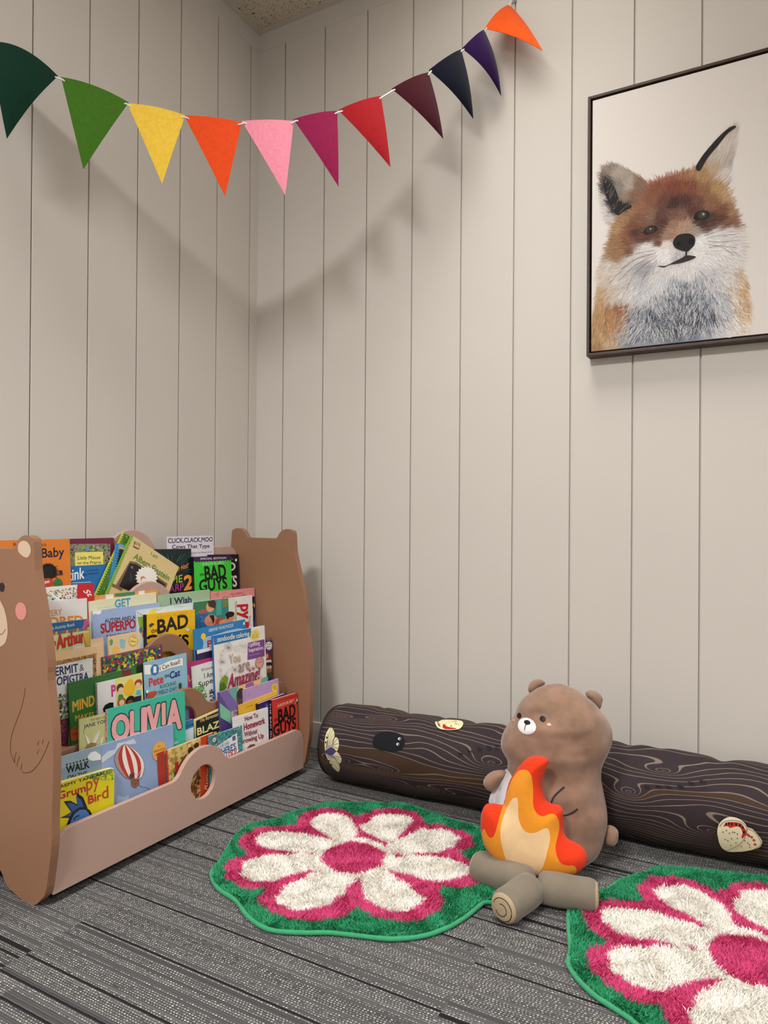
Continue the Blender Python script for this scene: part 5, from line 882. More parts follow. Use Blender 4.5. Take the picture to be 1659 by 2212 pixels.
BK('chapter_book','red book with heavy black title, rightmost in the front row',0,38,734.8,-90.1,-1.80,121.2,201,10,'C93A2C','17141A','b','','THE BAD GUYS',[('T','NEW YORK TIMES BESTSELLING SERIES','7A1C14',18.5,-9.7,104.7,4.0,0.0,0.04,0.1),
('T','-AARON BLABEY-','F0C4B0',22.7,-25.8,84.0,8.4,1.7,-0.04,0.3),
('T','the','121014',8.9,-63.7,18.6,9.3,2.8,-0.01,0.9),
('T','BAD','121014',28.1,-72.1,80.8,38.2,2.7,0.04,2.4),
('T','GUYS','121014',3.3,-104.1,105.9,31.8,0.4,0.02,2.4),
('P','F0ECE8',[(108.9,-31.8),(120.3,-16.4),(128.0,-22.6),(123.4,-28.2)]),
('P','2A2426',[(110.4,-34.6),(116.2,-23.6),(126.5,-30.4)])])
BK('picture_book','black and cream book with chunky cream title, left of the faceted book',0,4,460.3,-81.6,4.40,114.9,207,3.5,'E4D68C','E4D68C','b','','',[('P','1C2420',[(6.1,-5.4),(114.1,-5.1),(101.3,-95.6),(-1.2,-59.0)]),
('T','The Berenstain Bears','E8C888',18.4,-13.7,102.3,9.7,-3.3,0.0,0.7),
('T','BLAZE','E8DC90',6.6,-43.5,97.2,17.3,-3.5,0.01,2.4),
('T','A TRAIL','E8DC90',25.8,-58.7,88.3,8.4,-7.6,-0.09,2)])
BK('picture_book','small blue and white book low beside the turquoise book',0,4,426.4,-79.2,1.72,31.5,209,4,'3476AC','3476AC','b','','',[('P','C4DCE4',[(-1.8,-21.2),(30.7,-21.0),(26.6,-76.2),(-5.7,-66.1)]),
('T','HEARTS','1C3A60',5.3,-15.1,16.2,4.0,-1.9,0.05,0.4),
('E','1C3A60',26.1,-13.4,3.0,3.2,0)])
BK('picture_book','pale olive book with white horns drawn on it, left of the turquoise book',0,5,122.0,1.8,-1.93,78.6,290,3,'C3C68C','C3C68C','b','','',[('T','THE NEW YORK','6A5A34',27.2,-9.4,48.6,4.3,-1.3,-0.01,0.4),
('T','JANE YOLEN','2A3A54',11.1,-21.4,75.3,7.5,0.3,-0.05,0.8),
('P','E8E8E4',[(8.6,-23.6),(13.5,-33.6),(22.6,-46.3),(27.5,-57.0),(20.0,-58.4),(16.4,-47.0)]),
('P','E8E8E4',[(55.4,-29.0),(52.0,-38.0),(44.1,-53.4),(40.2,-60.7),(32.6,-58.2),(40.3,-44.0)]),
('P','9A8848',[(13.7,-67.5),(17.5,-58.9),(28.8,-55.9),(42.7,-60.7),(42.6,-72.4)]),
('L','5A5A50',0.6,[(9.1,-24.2),(20.0,-57.4)]),
('L','5A5A50',0.6,[(55.2,-29.2),(33.3,-58.4)]),
('P','E8E8E4',[(62.2,-49.0),(55.6,-56.2),(52.9,-66.3),(56.8,-67.3)])])
BK('picture_book','wide turquoise book with huge pink capital title, in the front row',0,12,190.1,8.3,-1.74,235.1,297,6,'3FB79C','D89AA0','b','','Ian Falconer',[('T','O','1E3A38',11.8,-75.5,47.0,57.5,-4.2,-0.07,5),
('T','L','1E3A38',63.3,-78.4,26.0,59.7,-4.4,-0.07,5),
('T','I','1E3A38',96.1,-82.7,13.5,65.4,-3.6,-0.05,5),
('T','V','1E3A38',112.8,-83.1,38.0,66.0,-1.6,-0.02,5),
('T','I','1E3A38',158.6,-68.7,10.2,50.7,3.4,0.07,5),
('T','A','1E3A38',173.0,-86.9,46.4,70.0,-2.2,-0.02,5),
('T','O','E4A6A8',12.6,-75.0,45.4,56.2,-4.6,-0.07,3),
('T','L','E4A6A8',64.1,-77.9,24.3,58.4,-5.3,-0.08,3),
('T','I','E4A6A8',97.0,-82.2,11.8,63.9,-5.4,-0.08,3),
('T','V','E4A6A8',113.7,-82.6,36.2,64.7,-2.1,-0.02,3),
('T','I','E4A6A8',159.6,-68.2,8.1,49.3,2.0,0.04,3),
('T','A','E4A6A8',174.1,-86.3,44.3,68.5,-2.7,-0.03,3),
('T','Ian','D8E8E0',196.3,-125.3,12.3,6.7,0.8,-0.07,0.4),
('E','3A4A48',202.5,-113.7,1.4,1.0,0)])
BK('picture_book','thin red booklet tucked beside the painted folk tale book',0,20,321.7,-126.9,1.44,20.7,163,2,'A8362A','A8362A','b','','',[])
BK('picture_book','red spined book with a painted tan folk scene, seen through the round hole',0,27,346.7,-125.7,0.66,160.8,164,6,'D2B878','D2451F','b','','O TALES',[('P','D2451F',[(111.8,0.6),(160.8,0.0),(156.9,-53.1),(130.2,-168.4),(98.2,-165.1)]),
('S',['C8A45C','E0CC90','A87C40','D8BC70','BC9450','8A9A50'],[(-0.1,-1.3),(109.8,-1.1),(103.4,-91.3),(-6.2,-94.4)],90,20,3),
('P','9A2C20',[(63.9,-25.5),(48.1,-47.1),(32.9,-63.3),(15.1,-70.6),(23.1,-55.0),(41.5,-39.8),(56.5,-28.6)]),
('E','4A2C1C',74.9,-23.4,9.7,9.4,0),
('E','4A2C1C',95.7,-16.0,9.1,6.9,0),
('P','3E7A3C',[(38.7,-29.8),(52.8,-30.1),(54.2,-37.1),(41.8,-36.0)]),
('P','B8302C',[(20.9,-36.1),(32.9,-37.2),(29.9,-57.1),(21.0,-59.5)]),
('P','3E6A3C',[(16.0,-57.9),(23.6,-57.7),(21.2,-72.6),(16.3,-78.7)]),
('P','5A3A22',[(64.5,-131.8),(67.0,-111.5),(83.2,-114.3),(96.0,-142.8),(77.2,-148.2)]),
('E','8A5A34',78.9,-123.5,13.7,13.1,0),
('P','4A2C20',[(76.6,-104.0),(99.8,-90.2),(104.5,-102.5),(83.0,-116.9)]),
('S',['5A3420','B87838','7A4A28','D8A860'],[(67.6,-87.7),(104.2,-80.8),(99.3,-149.3),(63.8,-142.2)],60,16,8),
('T','Rumpelstiltskin','F0C8A0',126.5,-139.8,145.8,12.7,79.8,0.36,0.8)])
BK('picture_book','teal crowd patterned book with a white envelope picture on its cover',0,38,478.8,-126.3,-1.29,125.0,165,4,'3E98A0','3E98A0','b','','',[('S',['1E5A64','7CC0C0','2A3A40','E8D8C0','2E7A84','184048','5AA8A8','B04838'],[(0.7,-1.5),(124.9,-1.4),(120.5,-70.6),(-2.5,-65.7)],700,5,4),
('P','E2E6E6',[(7.1,-35.7),(103.0,-15.5),(107.0,-67.1),(45.1,-70.4),(21.6,-64.1)]),
('P','2A6AA0',[(83.8,-21.7),(96.4,-20.5),(98.0,-32.2),(85.4,-33.3)]),
('P','C04838',[(87.0,-25.8),(94.1,-25.3),(94.8,-29.4),(87.6,-29.9)]),
('T',"WHERE'S",'1F5EA0',21.7,-60.0,75.3,16.7,2.6,-0.01,2),
('T','WALDO?','B8303C',28.8,-79.7,72.5,15.5,7.9,0.05,2),
('E','5A6A70',46.5,-34.8,8.2,6.6,0),
('E','E2E6E6',46.5,-34.8,7.0,5.8,0),
('E','8A989C',46.5,-34.8,4.1,3.3,0),
('E','5A6A70',63.6,-34.1,8.3,6.6,0),
('E','E2E6E6',63.6,-34.1,7.1,5.8,0),
('E','8A989C',63.6,-34.1,4.2,3.3,0),
('E','5A6A70',30.4,-39.0,8.1,6.5,0),
('E','E2E6E6',30.4,-39.0,6.9,5.7,0),
('E','8A989C',30.4,-39.0,4.0,3.3,0),
('E','E8ECEC',15.4,-12.7,5.6,5.4,0),
('T','1','121014',13.7,-15.1,3.1,4.9,0.9,0.06,0.3)])
BK('notebook_book','white lined book with dark red handwritten title, left of the red book',0,33,577.0,-102.2,-2.12,145.4,188,4,'E8E6E6','E8E6E6','b','','',[('L','8AA0B0',0.35,[(2.7,-9.6),(143.1,-10.2)]),
('L','8AA0B0',0.35,[(2.5,-16.4),(142.9,-16.8)]),
('L','8AA0B0',0.35,[(2.3,-23.2),(142.6,-23.4)]),
('L','8AA0B0',0.35,[(2.1,-30.0),(142.4,-30.0)]),
('L','8AA0B0',0.35,[(1.9,-36.8),(142.2,-36.6)]),
('L','8AA0B0',0.35,[(1.7,-43.5),(141.9,-43.2)]),
('L','8AA0B0',0.35,[(1.5,-50.3),(141.7,-49.7)]),
('L','8AA0B0',0.35,[(1.3,-57.0),(141.5,-56.3)]),
('L','8AA0B0',0.35,[(1.1,-63.8),(141.2,-62.9)]),
('L','8AA0B0',0.35,[(0.9,-70.5),(141.0,-69.5)]),
('L','8AA0B0',0.35,[(0.7,-77.3),(140.8,-76.0)]),
('L','8AA0B0',0.35,[(0.5,-84.0),(140.5,-82.6)]),
('L','8AA0B0',0.35,[(0.3,-90.7),(140.3,-89.2)]),
('L','8AA0B0',0.35,[(0.1,-97.5),(140.1,-95.7)]),
('L','8AA0B0',0.35,[(-0.0,-104.2),(139.8,-102.3)]),
('L','8AA0B0',0.35,[(-0.2,-110.9),(139.6,-108.8)]),
('T','How To','8A1F3C',45.3,-19.1,55.1,12.5,0.4,-0.1,1.2),
('T','Homework','9A1F3C',41.5,-43.2,88.2,17.1,0.7,-0.08,1.8),
('T','Without','8A1F3C',42.2,-61.8,53.5,13.8,-0.4,-0.07,1),
('T','Growing Up','9A1F3C',23.2,-76.9,100.6,13.2,-2.4,-0.18,1.8),
('P','7A4A30',[(50.8,-94.4),(62.1,-87.5),(82.1,-89.3),(86.4,-94.7)])])
BK('picture_book','wide pale blue book with a red and white striped hot air balloon',0,17,58.3,-61.7,-1.46,319.0,227,4,'8FA6CC','8FA6CC','b','','',[('P','93ACB8',[(0.0,0.0),(106.8,-5.0),(105.1,-94.4),(-0.9,-62.6)]),
('P','E8ECEE',[(72.9,-15.4),(80.9,-9.1),(92.2,-9.4),(102.2,-17.8),(106.5,-22.1),(106.3,-31.7),(88.1,-30.4),(74.5,-22.2)]),
('L','788C98',1,[(107.3,-5.2),(106.1,-94.7)]),
('P','7E98AA',[(-0.3,-24.5),(39.2,-25.2),(73.1,-27.1),(106.3,-31.7),(105.1,-94.4),(-0.9,-62.6)]),
('P','C8D2E0',[(108.5,-26.9),(124.2,-18.1),(145.3,-19.1),(151.0,-7.3),(178.3,-8.5),(197.9,-7.6),(206.1,-20.9),(161.6,-14.4),(145.2,-27.8),(123.8,-35.3),(108.2,-39.7)]),
('P','B4C4DC',[(145.6,-134.7),(148.5,-122.6),(169.9,-133.6),(181.0,-130.4),(180.6,-148.0),(148.1,-143.1)]),
('T','WALK','121014',20.2,-38.0,56.5,15.1,-2.7,-0.11,2.2),
('T','ON THE','2A2A30',22.3,-52.2,48.0,9.1,-4.1,-0.06,2),
('E','121014',21.4,-19.3,2.2,1.6,0),
('E','121014',29.4,-19.7,2.2,1.6,0),
('E','121014',37.4,-20.0,2.2,1.6,0),
('E','121014',45.5,-20.3,2.2,1.6,0),
('E','121014',53.7,-20.6,2.2,1.7,0),
('E','121014',61.9,-20.9,2.3,1.7,0),
('E','121014',70.3,-21.3,2.3,1.7,0),
('P','A89490',[(171.3,-12.8),(160.0,-15.8),(153.0,-19.9),(147.9,-24.4),(144.5,-29.3),(142.5,-34.6),(141.9,-40.2),(142.7,-46.2),(144.6,-52.5),(147.7,-59.1),(151.8,-66.0),(156.8,-73.2),(162.6,-80.6),(169.1,-88.3),(191.5,-100.6),(192.3,-100.8),(175.6,-90.2),(170.5,-82.9),(165.8,-75.7),(161.7,-68.7),(158.3,-62.0),(155.6,-55.4),(153.7,-49.1),(152.7,-43.1),(152.7,-37.2),(153.7,-31.7),(155.7,-26.4),(159.0,-21.4),(163.6,-16.7),(171.3,-12.8)]),
('P','B83A34',[(171.3,-12.8),(163.6,-16.7),(159.0,-21.4),(155.7,-26.4),(153.7,-31.7),(152.7,-37.2),(152.7,-43.1),(153.7,-49.1),(155.6,-55.4),(158.3,-62.0),(161.7,-68.7),(165.8,-75.7),(170.5,-82.9),(175.6,-90.2),(192.3,-100.8),(193.1,-101.1),(182.7,-92.2),(179.0,-85.3),(175.5,-78.4),(172.4,-71.7),(169.7,-65.1),(167.5,-58.7),(165.7,-52.3),(164.4,-46.2),(163.7,-40.1),(163.6,-34.3),(164.2,-28.6),(165.4,-23.0),(167.5,-17.7),(171.3,-12.8)]),
('P','E8E4E0',[(171.3,-12.8),(167.5,-17.7),(165.4,-23.0),(164.2,-28.6),(163.6,-34.3),(163.7,-40.1),(164.4,-46.2),(165.7,-52.3),(167.5,-58.7),(169.7,-65.1),(172.4,-71.7),(175.5,-78.4),(179.0,-85.3),(182.7,-92.2),(193.1,-101.1),(194.0,-101.3),(190.2,-94.4),(188.1,-87.8),(186.0,-81.4),(184.0,-74.9),(182.1,-68.5),(180.3,-62.1),(178.6,-55.8),(177.1,-49.5),(175.7,-43.3),(174.4,-37.1),(173.3,-30.9),(172.4,-24.8),(171.6,-18.7),(171.3,-12.8)]),
('P','C03A30',[(171.3,-12.8),(171.6,-18.7),(172.4,-24.8),(173.3,-30.9),(174.4,-37.1),(175.7,-43.3),(177.1,-49.5),(178.6,-55.8),(180.3,-62.1),(182.1,-68.5),(184.0,-74.9),(186.0,-81.4),(188.1,-87.8),(190.2,-94.4),(194.0,-101.3),(194.9,-101.6),(197.9,-96.5),(197.3,-90.5),(196.6,-84.3),(195.7,-78.2),(194.6,-72.0),(193.3,-65.7),(191.8,-59.3),(189.9,-52.9),(187.8,-46.4),(185.3,-39.9),(182.5,-33.3),(179.3,-26.6),(175.7,-19.8),(171.3,-12.8)]),
('P','E8E4E0',[(171.3,-12.8),(175.7,-19.8),(179.3,-26.6),(182.5,-33.3),(185.3,-39.9),(187.8,-46.4),(189.9,-52.9),(191.8,-59.3),(193.3,-65.7),(194.6,-72.0),(195.7,-78.2),(196.6,-84.3),(197.3,-90.5),(197.9,-96.5),(194.9,-101.6),(195.7,-101.8),(205.1,-98.6),(206.0,-92.9),(206.6,-87.2),(206.8,-81.3),(206.5,-75.2),(205.7,-69.0),(204.2,-62.7),(202.1,-56.2),(199.2,-49.4),(195.6,-42.6),(191.2,-35.5),(185.9,-28.2),(179.6,-20.8),(171.3,-12.8)]),
('P','C03A30',[(171.3,-12.8),(179.6,-20.8),(185.9,-28.2),(191.2,-35.5),(195.6,-42.6),(199.2,-49.4),(202.1,-56.2),(204.2,-62.7),(205.7,-69.0),(206.5,-75.2),(206.8,-81.3),(206.6,-87.2),(206.0,-92.9),(205.1,-98.6),(195.7,-101.8),(196.5,-102.1),(211.4,-100.4),(213.7,-95.1),(215.4,-89.6),(216.6,-84.0),(217.0,-78.1),(216.5,-72.0),(215.2,-65.6),(212.8,-59.0),(209.3,-52.1),(204.6,-44.9),(198.8,-37.4),(191.6,-29.7),(183.0,-21.6),(171.3,-12.8)]),
('P','E4E0DC',[(171.3,-12.8),(183.0,-21.6),(191.6,-29.7),(198.8,-37.4),(204.6,-44.9),(209.3,-52.1),(212.8,-59.0),(215.2,-65.6),(216.5,-72.0),(217.0,-78.1),(216.6,-84.0),(215.4,-89.6),(213.7,-95.1),(211.4,-100.4),(196.5,-102.1),(197.1,-102.2),(216.8,-102.0),(220.2,-96.9),(222.9,-91.7),(224.9,-86.3),(225.9,-80.5),(225.8,-74.5),(224.5,-68.1),(221.9,-61.4),(217.8,-54.3),(212.3,-46.9),(205.2,-39.1),(196.5,-30.9),(185.9,-22.3),(171.3,-12.8)]),
('L','3A2A2A',0.6,[(171.3,-12.8),(160.0,-15.8),(153.0,-19.9),(147.9,-24.4),(144.5,-29.3),(142.5,-34.6),(141.9,-40.2),(142.7,-46.2),(144.6,-52.5),(147.7,-59.1),(151.8,-66.0),(156.8,-73.2),(162.6,-80.6),(169.1,-88.3),(191.5,-100.6),(197.1,-102.2),(216.8,-102.0),(220.2,-96.9),(222.9,-91.7),(224.9,-86.3),(225.9,-80.5),(225.8,-74.5),(224.5,-68.1),(221.9,-61.4),(217.8,-54.3),(212.3,-46.9),(205.2,-39.1),(196.5,-30.9),(185.9,-22.3),(171.3,-12.8),(171.3,-12.8)]),
('P','8A5A48',[(185.8,-103.0),(191.6,-95.7),(209.8,-105.5),(211.0,-114.8),(199.4,-121.5),(188.4,-114.8)]),
('S',['5A382C','A87460'],[(187.2,-102.3),(209.2,-105.3),(208.9,-116.5),(189.7,-115.3)],60,4,2),
('E','5A3A34',188.9,-90.5,7.0,6.6,0),
('L','2A2428',0.6,[(183.5,-82.3),(195.7,-99.2),(204.4,-92.7),(187.7,-81.2)]),
('L','2A2428',0.6,[(210.5,-76.3),(215.9,-91.4),(205.7,-98.6)]),
('L','E8E8E8',1,[(204.3,-97.1),(220.4,-81.3)]),
('L','24242C',0.7,[(209.5,-117.8),(217.9,-124.8),(232.3,-130.2),(240.9,-137.3),(252.6,-143.2)]),
('E','E4AE50',271.7,-54.2,20.6,22.6,0),
('T','for','9A3A1C',268.0,-45.7,8.9,5.0,-3.0,-0.03,0.3),
('T','GRADUATES','9A2A1C',254.6,-55.4,35.8,5.6,-0.8,-0.05,0.9),
('T','of all','9A3A1C',257.6,-64.5,13.8,5.7,0.8,0.04,0.3)])
BK('board_book','thick yellow board book with blue spiky feathers, leftmost in the front row',0,34,33.5,-108.4,-3.64,152.6,182,16,'D8CC1C','C8BC20','r','','',[('P','7A9A34',[(74.0,0.1),(91.0,1.0),(108.3,3.1),(133.8,1.2),(149.4,-0.3),(152.6,-3.2),(152.9,-16.0),(147.1,-18.9),(139.2,-12.7),(123.8,-14.2),(108.6,-8.4),(93.7,-9.9)]),
('S',['D8CC1C','5A8430','94B048'],[(83.7,0.8),(150.8,-2.8),(151.2,-26.3),(98.7,-13.2)],50,10,3),
('T','JEREMY TANKARD','121014',4.7,-10.4,129.3,6.1,0.9,-0.15,1.6),
('T','Grum','B83028',11.9,-31.9,66.4,15.1,-0.3,-0.1,2.4),
('T','py','B8402C',80.7,-32.8,33.5,18.4,6.4,0.03,0.4),
('T','Bir','C83028',86.1,-60.8,32.2,16.4,1.1,-0.07,2.4),
('T','d','B8402C',120.9,-60.4,16.6,25.4,-1.1,-0.09,0.4),
('P','121A2A',[(37.9,-75.6),(17.3,-69.6),(28.6,-69.0),(44.6,-65.6),(25.6,-38.6),(41.8,-42.0),(60.8,-56.2),(55.5,-28.6),(72.5,-43.3),(82.6,-66.3),(85.3,-79.3),(66.4,-96.0)]),
('P','2C5CA0',[(42.1,-74.0),(26.7,-69.6),(35.1,-68.9),(47.1,-65.9),(32.9,-44.5),(44.9,-47.0),(59.0,-58.1),(55.1,-36.2),(67.6,-47.6),(75.1,-65.8),(77.1,-76.1),(63.2,-89.8)]),
('P','121A2A',[(31.5,-93.4),(38.0,-79.6),(47.0,-66.3),(63.3,-61.3),(77.7,-64.6),(88.8,-74.2),(97.2,-87.8),(95.7,-112.9)]),
('P','4A7CC0',[(38.4,-95.5),(43.9,-83.3),(51.8,-71.7),(64.6,-66.9),(77.8,-70.1),(86.5,-79.6),(90.4,-88.9),(89.6,-111.0)]),
('L','121A2A',3,[(49.7,-83.0),(55.4,-78.7),(63.7,-78.1)])])
# ------------------------------------------------------------------ log bolster
LOr=.112; LO=Vector((.47,-.19,.113)); LAL=math.atan(.07/1.6); ldv=Vector((math.cos(LAL),math.sin(LAL),0)); lnv=Vector((math.sin(LAL),-math.cos(LAL),0))
LLEN=1.42
CRE=[(.16,100,.010,.004),(.245,135,.02,.0065),(.345,110,.012,.005),(.43,130,.02,.007),(.52,120,.012,.005),(.60,135,.02,.006),(.86,120,.02,.006),(.93,140,.02,.008),(1.06,120,.022,.009),(1.15,140,.02,.006),(1.25,120,.02,.007)]
def LP(l,arc,dr=0,capr=None):
    "point on the bolster: l along, arc around from the side facing the room, metres"
    a=arc/LOr; rr=LOr
    for c,ad,w_,d in CRE:
        x=(l-c-.012*math.sin(a*1.7+c*9))/w_
        if abs(x)<3: rr-=d*math.exp(-x*x)*math.exp(-((math.degrees(a)-ad)/48)**2)
    rr+=.0018*math.sin(l*17+a*3)+.0012*math.sin(l*31-a*5)
    e=min(l,LLEN-l); 
    if e<.03: rr*=1-.12*(1-e/.03)**2
    if capr is not None: rr*=capr
    z=rr+dr
    p=LO+ldv*l+lnv*(z*math.cos(a))+bz*(z*math.sin(a)*.99); p.z=max(p.z,.003) if dr==0 else max(p.z,.0035); return p
bolster=tag(empty('log_bolster',(LO.x,LO.y,0)),'long dark brown floor bolster printed like a tree log, lying along the back wall','cushion')
iw=Matrix.Translation((-LO.x,-LO.y,0))
NA=96; ls=[i*LLEN/300 for i in range(301)]
mb=MB(); rows=[[iw@LP(l,2*math.pi*LOr*k/NA) for k in range(NA)] for l in ls]; mb.grid(rows)
mb.grid([[iw@LP(0,2*math.pi*LOr*k/NA,0,c)+Vector((0,0,LO.z*0)) for k in range(NA)] for c in (.02,.5,.85,1)]); mb.grid([[iw@LP(LLEN,2*math.pi*LOr*k/NA,0,c) for k in range(NA)] for c in (1,.85,.5,.02)])
# grain material driven by a uv map in metres
ML=bpy.data.materials.new('printed_wood_grain_cloth'); ML.use_nodes=True; nt=ML.node_tree; b=nt.nodes['Principled BSDF']; b.inputs['Roughness'].default_value=.75; b.inputs['Specular IOR Level'].default_value=.25
uvn=nd('ShaderNodeUVMap'); uvn.uv_map='cloth'; sp=nd('ShaderNodeSeparateXYZ'); nt.links.new(uvn.outputs[0],sp.inputs[0]); Lx,Ay=sp.outputs[0],sp.outputs[1]
cb=nd('ShaderNodeCombineXYZ'); nt.links.new(mth('MULTIPLY',Lx,4.2),cb.inputs[0]); nt.links.new(mth('MULTIPLY',Ay,13),cb.inputs[1])
nz=nd('ShaderNodeTexNoise'); nz.inputs['Scale'].default_value=1; nz.inputs['Detail'].default_value=1.2; nt.links.new(cb.outputs[0],nz.inputs['Vector'])
ph=mth('ADD',mth('MULTIPLY',Ay,1/.0135),mth('MULTIPLY',mth('SUBTRACT',nz.outputs[0],.5),5.0))
for kx,ky,kw,kh in KNOT+[(640,-30,70,16),(1250,60,80,22),(1330,110,70,14),(700,130,70,14)]:
    dx=mth('DIVIDE',mth('SUBTRACT',Lx,kx/1000),kw/1000*.95); dy=mth('DIVIDE',mth('SUBTRACT',Ay,ky/1000),kh/1000*1.0)
    g=mth('POWER',2.71828,mth('MULTIPLY',mth('POWER',mth('ADD',mth('MULTIPLY',dx,dx),mth('MULTIPLY',dy,dy)),.5),-1))
    ph=mth('ADD',ph,mth('MULTIPLY',g,5.0+kh*.08))
f_=mth('ABSOLUTE',mth('SUBTRACT',mth('FRACT',ph),.5)); line=nd('ShaderNodeValToRGB'); e=line.color_ramp.elements; e[0].position=.045; e[0].color=(1,1,1,1); e[1].position=.075; e[1].color=(0,0,0,1); nt.links.new(f_,line.inputs[0])
band=mth('GREATER_THAN',wnoise(mth('FLOOR',mth('ADD',ph,.5)),1.3,mth('FLOOR',mth('MULTIPLY',Lx,1.6))),.83)
mxa=nd('ShaderNodeMix',data_type='RGBA'); nt.links.new(band,mxa.inputs[0]); mxa.inputs[6].default_value=lin('31272B'); mxa.inputs[7].default_value=lin('402F23')
mxb=nd('ShaderNodeMix',data_type='RGBA'); nt.links.new(line.outputs[0],mxb.inputs[0]); nt.links.new(mxa.outputs[2],mxb.inputs[6]); mxb.inputs[7].default_value=lin('7C6E62')
nt.links.new(mxb.outputs[2],b.inputs['Base Color'])
nz2=nd('ShaderNodeTexNoise'); nz2.inputs['Scale'].default_value=700; nt.links.new(nd('ShaderNodeTexCoord').outputs['Object'],nz2.inputs['Vector']); bp=nd('ShaderNodeBump'); bp.inputs['Strength'].default_value=.15; bp.inputs['Distance'].default_value=.001; nt.links.new(nz2.outputs[0],bp.inputs['Height']); nt.links.new(bp.outputs[0],b.inputs['Normal'])
nb=len(mb.f)
M_CLOTH=newmat('printed_cloth',attr='Col',rough=.75,spec=.2,var=.03,vscale=50)
_z=[.0006]
def pr(pts,col,sm=3,mi=1):
    _z[0]+=.00012
    q=smoothp([(x/1000,y/1000) for x,y in pts],sm) if sm else [(x/1000,y/1000) for x,y in pts]
    ol=[Vector(p) for p in q]; A=np.array([p[:] for p in ol]); st=.008
    G=np.array([(x,y) for x in np.arange(A[:,0].min(),A[:,0].max(),st) for y in np.arange(A[:,1].min(),A[:,1].max(),st)])
    if len(G): G=G[pip(G,A)]
    if len(G): G=G[edist(G,A)>.002]
    V=ol+[Vector(p) for p in G]; E=[(i,(i+1)%len(ol)) for i in range(len(ol))]
    vo,_,fo,_,_,_=delaunay_2d_cdt(V,E,[],0,1e-7); P=np.array([p[:] for p in vo]); F=[tuple(f) for f in fo]; cen=np.array([P[list(f)].mean(0) for f in F]); kp=pip(cen,A)
    mb.add([iw@LP(x,y,_z[0]) for x,y in P],[f for f,k in zip(F,kp) if k],col,mi)
def prl(pts,w_,col):
    _z[0]+=.00005; q=smoothp([(x/1000,y/1000) for x,y in pts],4,False); L_,R_=ribbon(q,w_/1000)
    for i in range(len(L_)-1): mb.add([iw@LP(p[0],p[1],_z[0]) for p in (L_[i],L_[i+1],R_[i+1],R_[i])],[(0,1,2,3)],col,1)
def prd(x,y,r,col,ry=None): pr([(x+r*math.cos(t*math.pi/5),y+(ry or r)*math.sin(t*math.pi/5)) for t in range(10)],col,0)
for k_ in ('w2','w4','w1','w3'): pr(MOTH[k_],'D9D2AC')
for k_ in ('p1','p2'): pr(MOTH[k_],'A596A8')
pr(MOTH['b'],'45426E')
for l_ in MOTHL: prl(l_,.9,'4A4438')
for x,y in MOTHD: prd(x,y,2.6,'15131A')
pr(HOLE,'14161C')
for x,y in HEYE: prd(x,y,4.6,'E8E8EA',3.6); prd(x+1.6,y,2.4,'15151C')
pr(LEAF,'DED7AE'); pr(LEAFR[0],'A83028'); pr(LEAFR[1],'A83028')
rnd=random.Random(3)
for i in range(16): prd(360+rnd.random()*48,132+rnd.random()*34,1.3,'3A3428')
prl([LEAF[0],(352,141),(360,128),(366,122)],.9,'3A3428')
for x,y in ANT:
    for dx in (-4,0,5): prd(x+dx,y,2.3,'17151A',1.6)
    for dx in (-5,-1,3): prl([(x+dx-3,y+5),(x+dx,y),(x+dx+3,y-5)],.8,'17151A')
pr(SHELL,'E2DAB8'); pr(SHELLR[0],'B8322C')
for x,y in SHELLD: prd(x,y,1.8,'17151A',3)
for x,y in SHELLG: prd(x,y,2.6,'B8323A')
for x,y in SHELLK: prd(x,y,1.2,'1E1A18')
for l_ in SHELLL: prl(l_,.9,'3A342C')
lo=mb.build('cloth_cover',[ML,M_CLOTH],bolster,smooth=True)
uv=lo.data.uv_layers.new(name='cloth'); buf=np.zeros((len(lo.data.loops),2),dtype=np.float32)
vi=np.zeros(len(lo.data.loops),dtype=np.int32); lo.data.loops.foreach_get('vertex_index',vi)
vs_=len(ls)*NA; kk=vi%NA; li=np.minimum(vi//NA,300)
buf[:,0]=li*LLEN/300; ang_=np.where(kk>NA//2+12,kk-NA,kk)*2*math.pi/NA*LOr; buf[:,1]=ang_
# keep the seam face from wrapping
pv=np.array([0]); ls_=np.zeros(len(lo.data.polygons),dtype=np.int32); lo.data.polygons.foreach_get('loop_start',ls_)
for f0 in ls_[:300*NA]:
    q=buf[f0:f0+4,1]
    if q.max()-q.min()>.2: q[q<0]+=2*math.pi*LOr; buf[f0:f0+4,1]=q
uv.data.foreach_set('uv',buf.ravel())
M_PIPE=newmat('dark_piping','1C171A',rough=.7)
for l_ in (.002,LLEN-.002):
    mb=MB(); mb.tube([iw@LP(l_,2*math.pi*LOr*k/64,.002) for k in range(64)],.003,6,closed=True); mb.build('piping',M_PIPE,bolster,True,attr=False)
# ------------------------------------------------------------------ bear plush
BO,vc_,er_,FO=[Vector(q) for q in BFR]
def frame(O,deg):
    a=R(deg); es=bz*math.cos(a)-vc_*math.sin(a); n=vc_*math.cos(a)+bz*math.sin(a); return lambda x,y,d:O+er_*x+es*y+n*d
M_PLUSH=newmat('brown_plush','8A6D5B',rough=.85,spec=.15,sheen=.35,bump=(420,.35,.0015),var=.2,vscale=30)
M_PLUSH2=newmat('brown_plush_paws','957664',rough=.85,spec=.15,sheen=.35,bump=(420,.35,.0015),var=.12,vscale=16)
M_EMB=newmat('embroidery',attr='Col',rough=.55,spec=.4,bump=(900,.3,.0005))
def mmf(l): return [(x/1000,y/1000) for x,y in l]
bear=tag(empty('plush_bear',(BO.x,BO.y,0)),'big brown plush bear with tiny dark eyes leaning back against the log bolster','stuffed toy')
ib=Matrix.Translation((-BO.x,-BO.y,0)); fb=frame(BO,10)
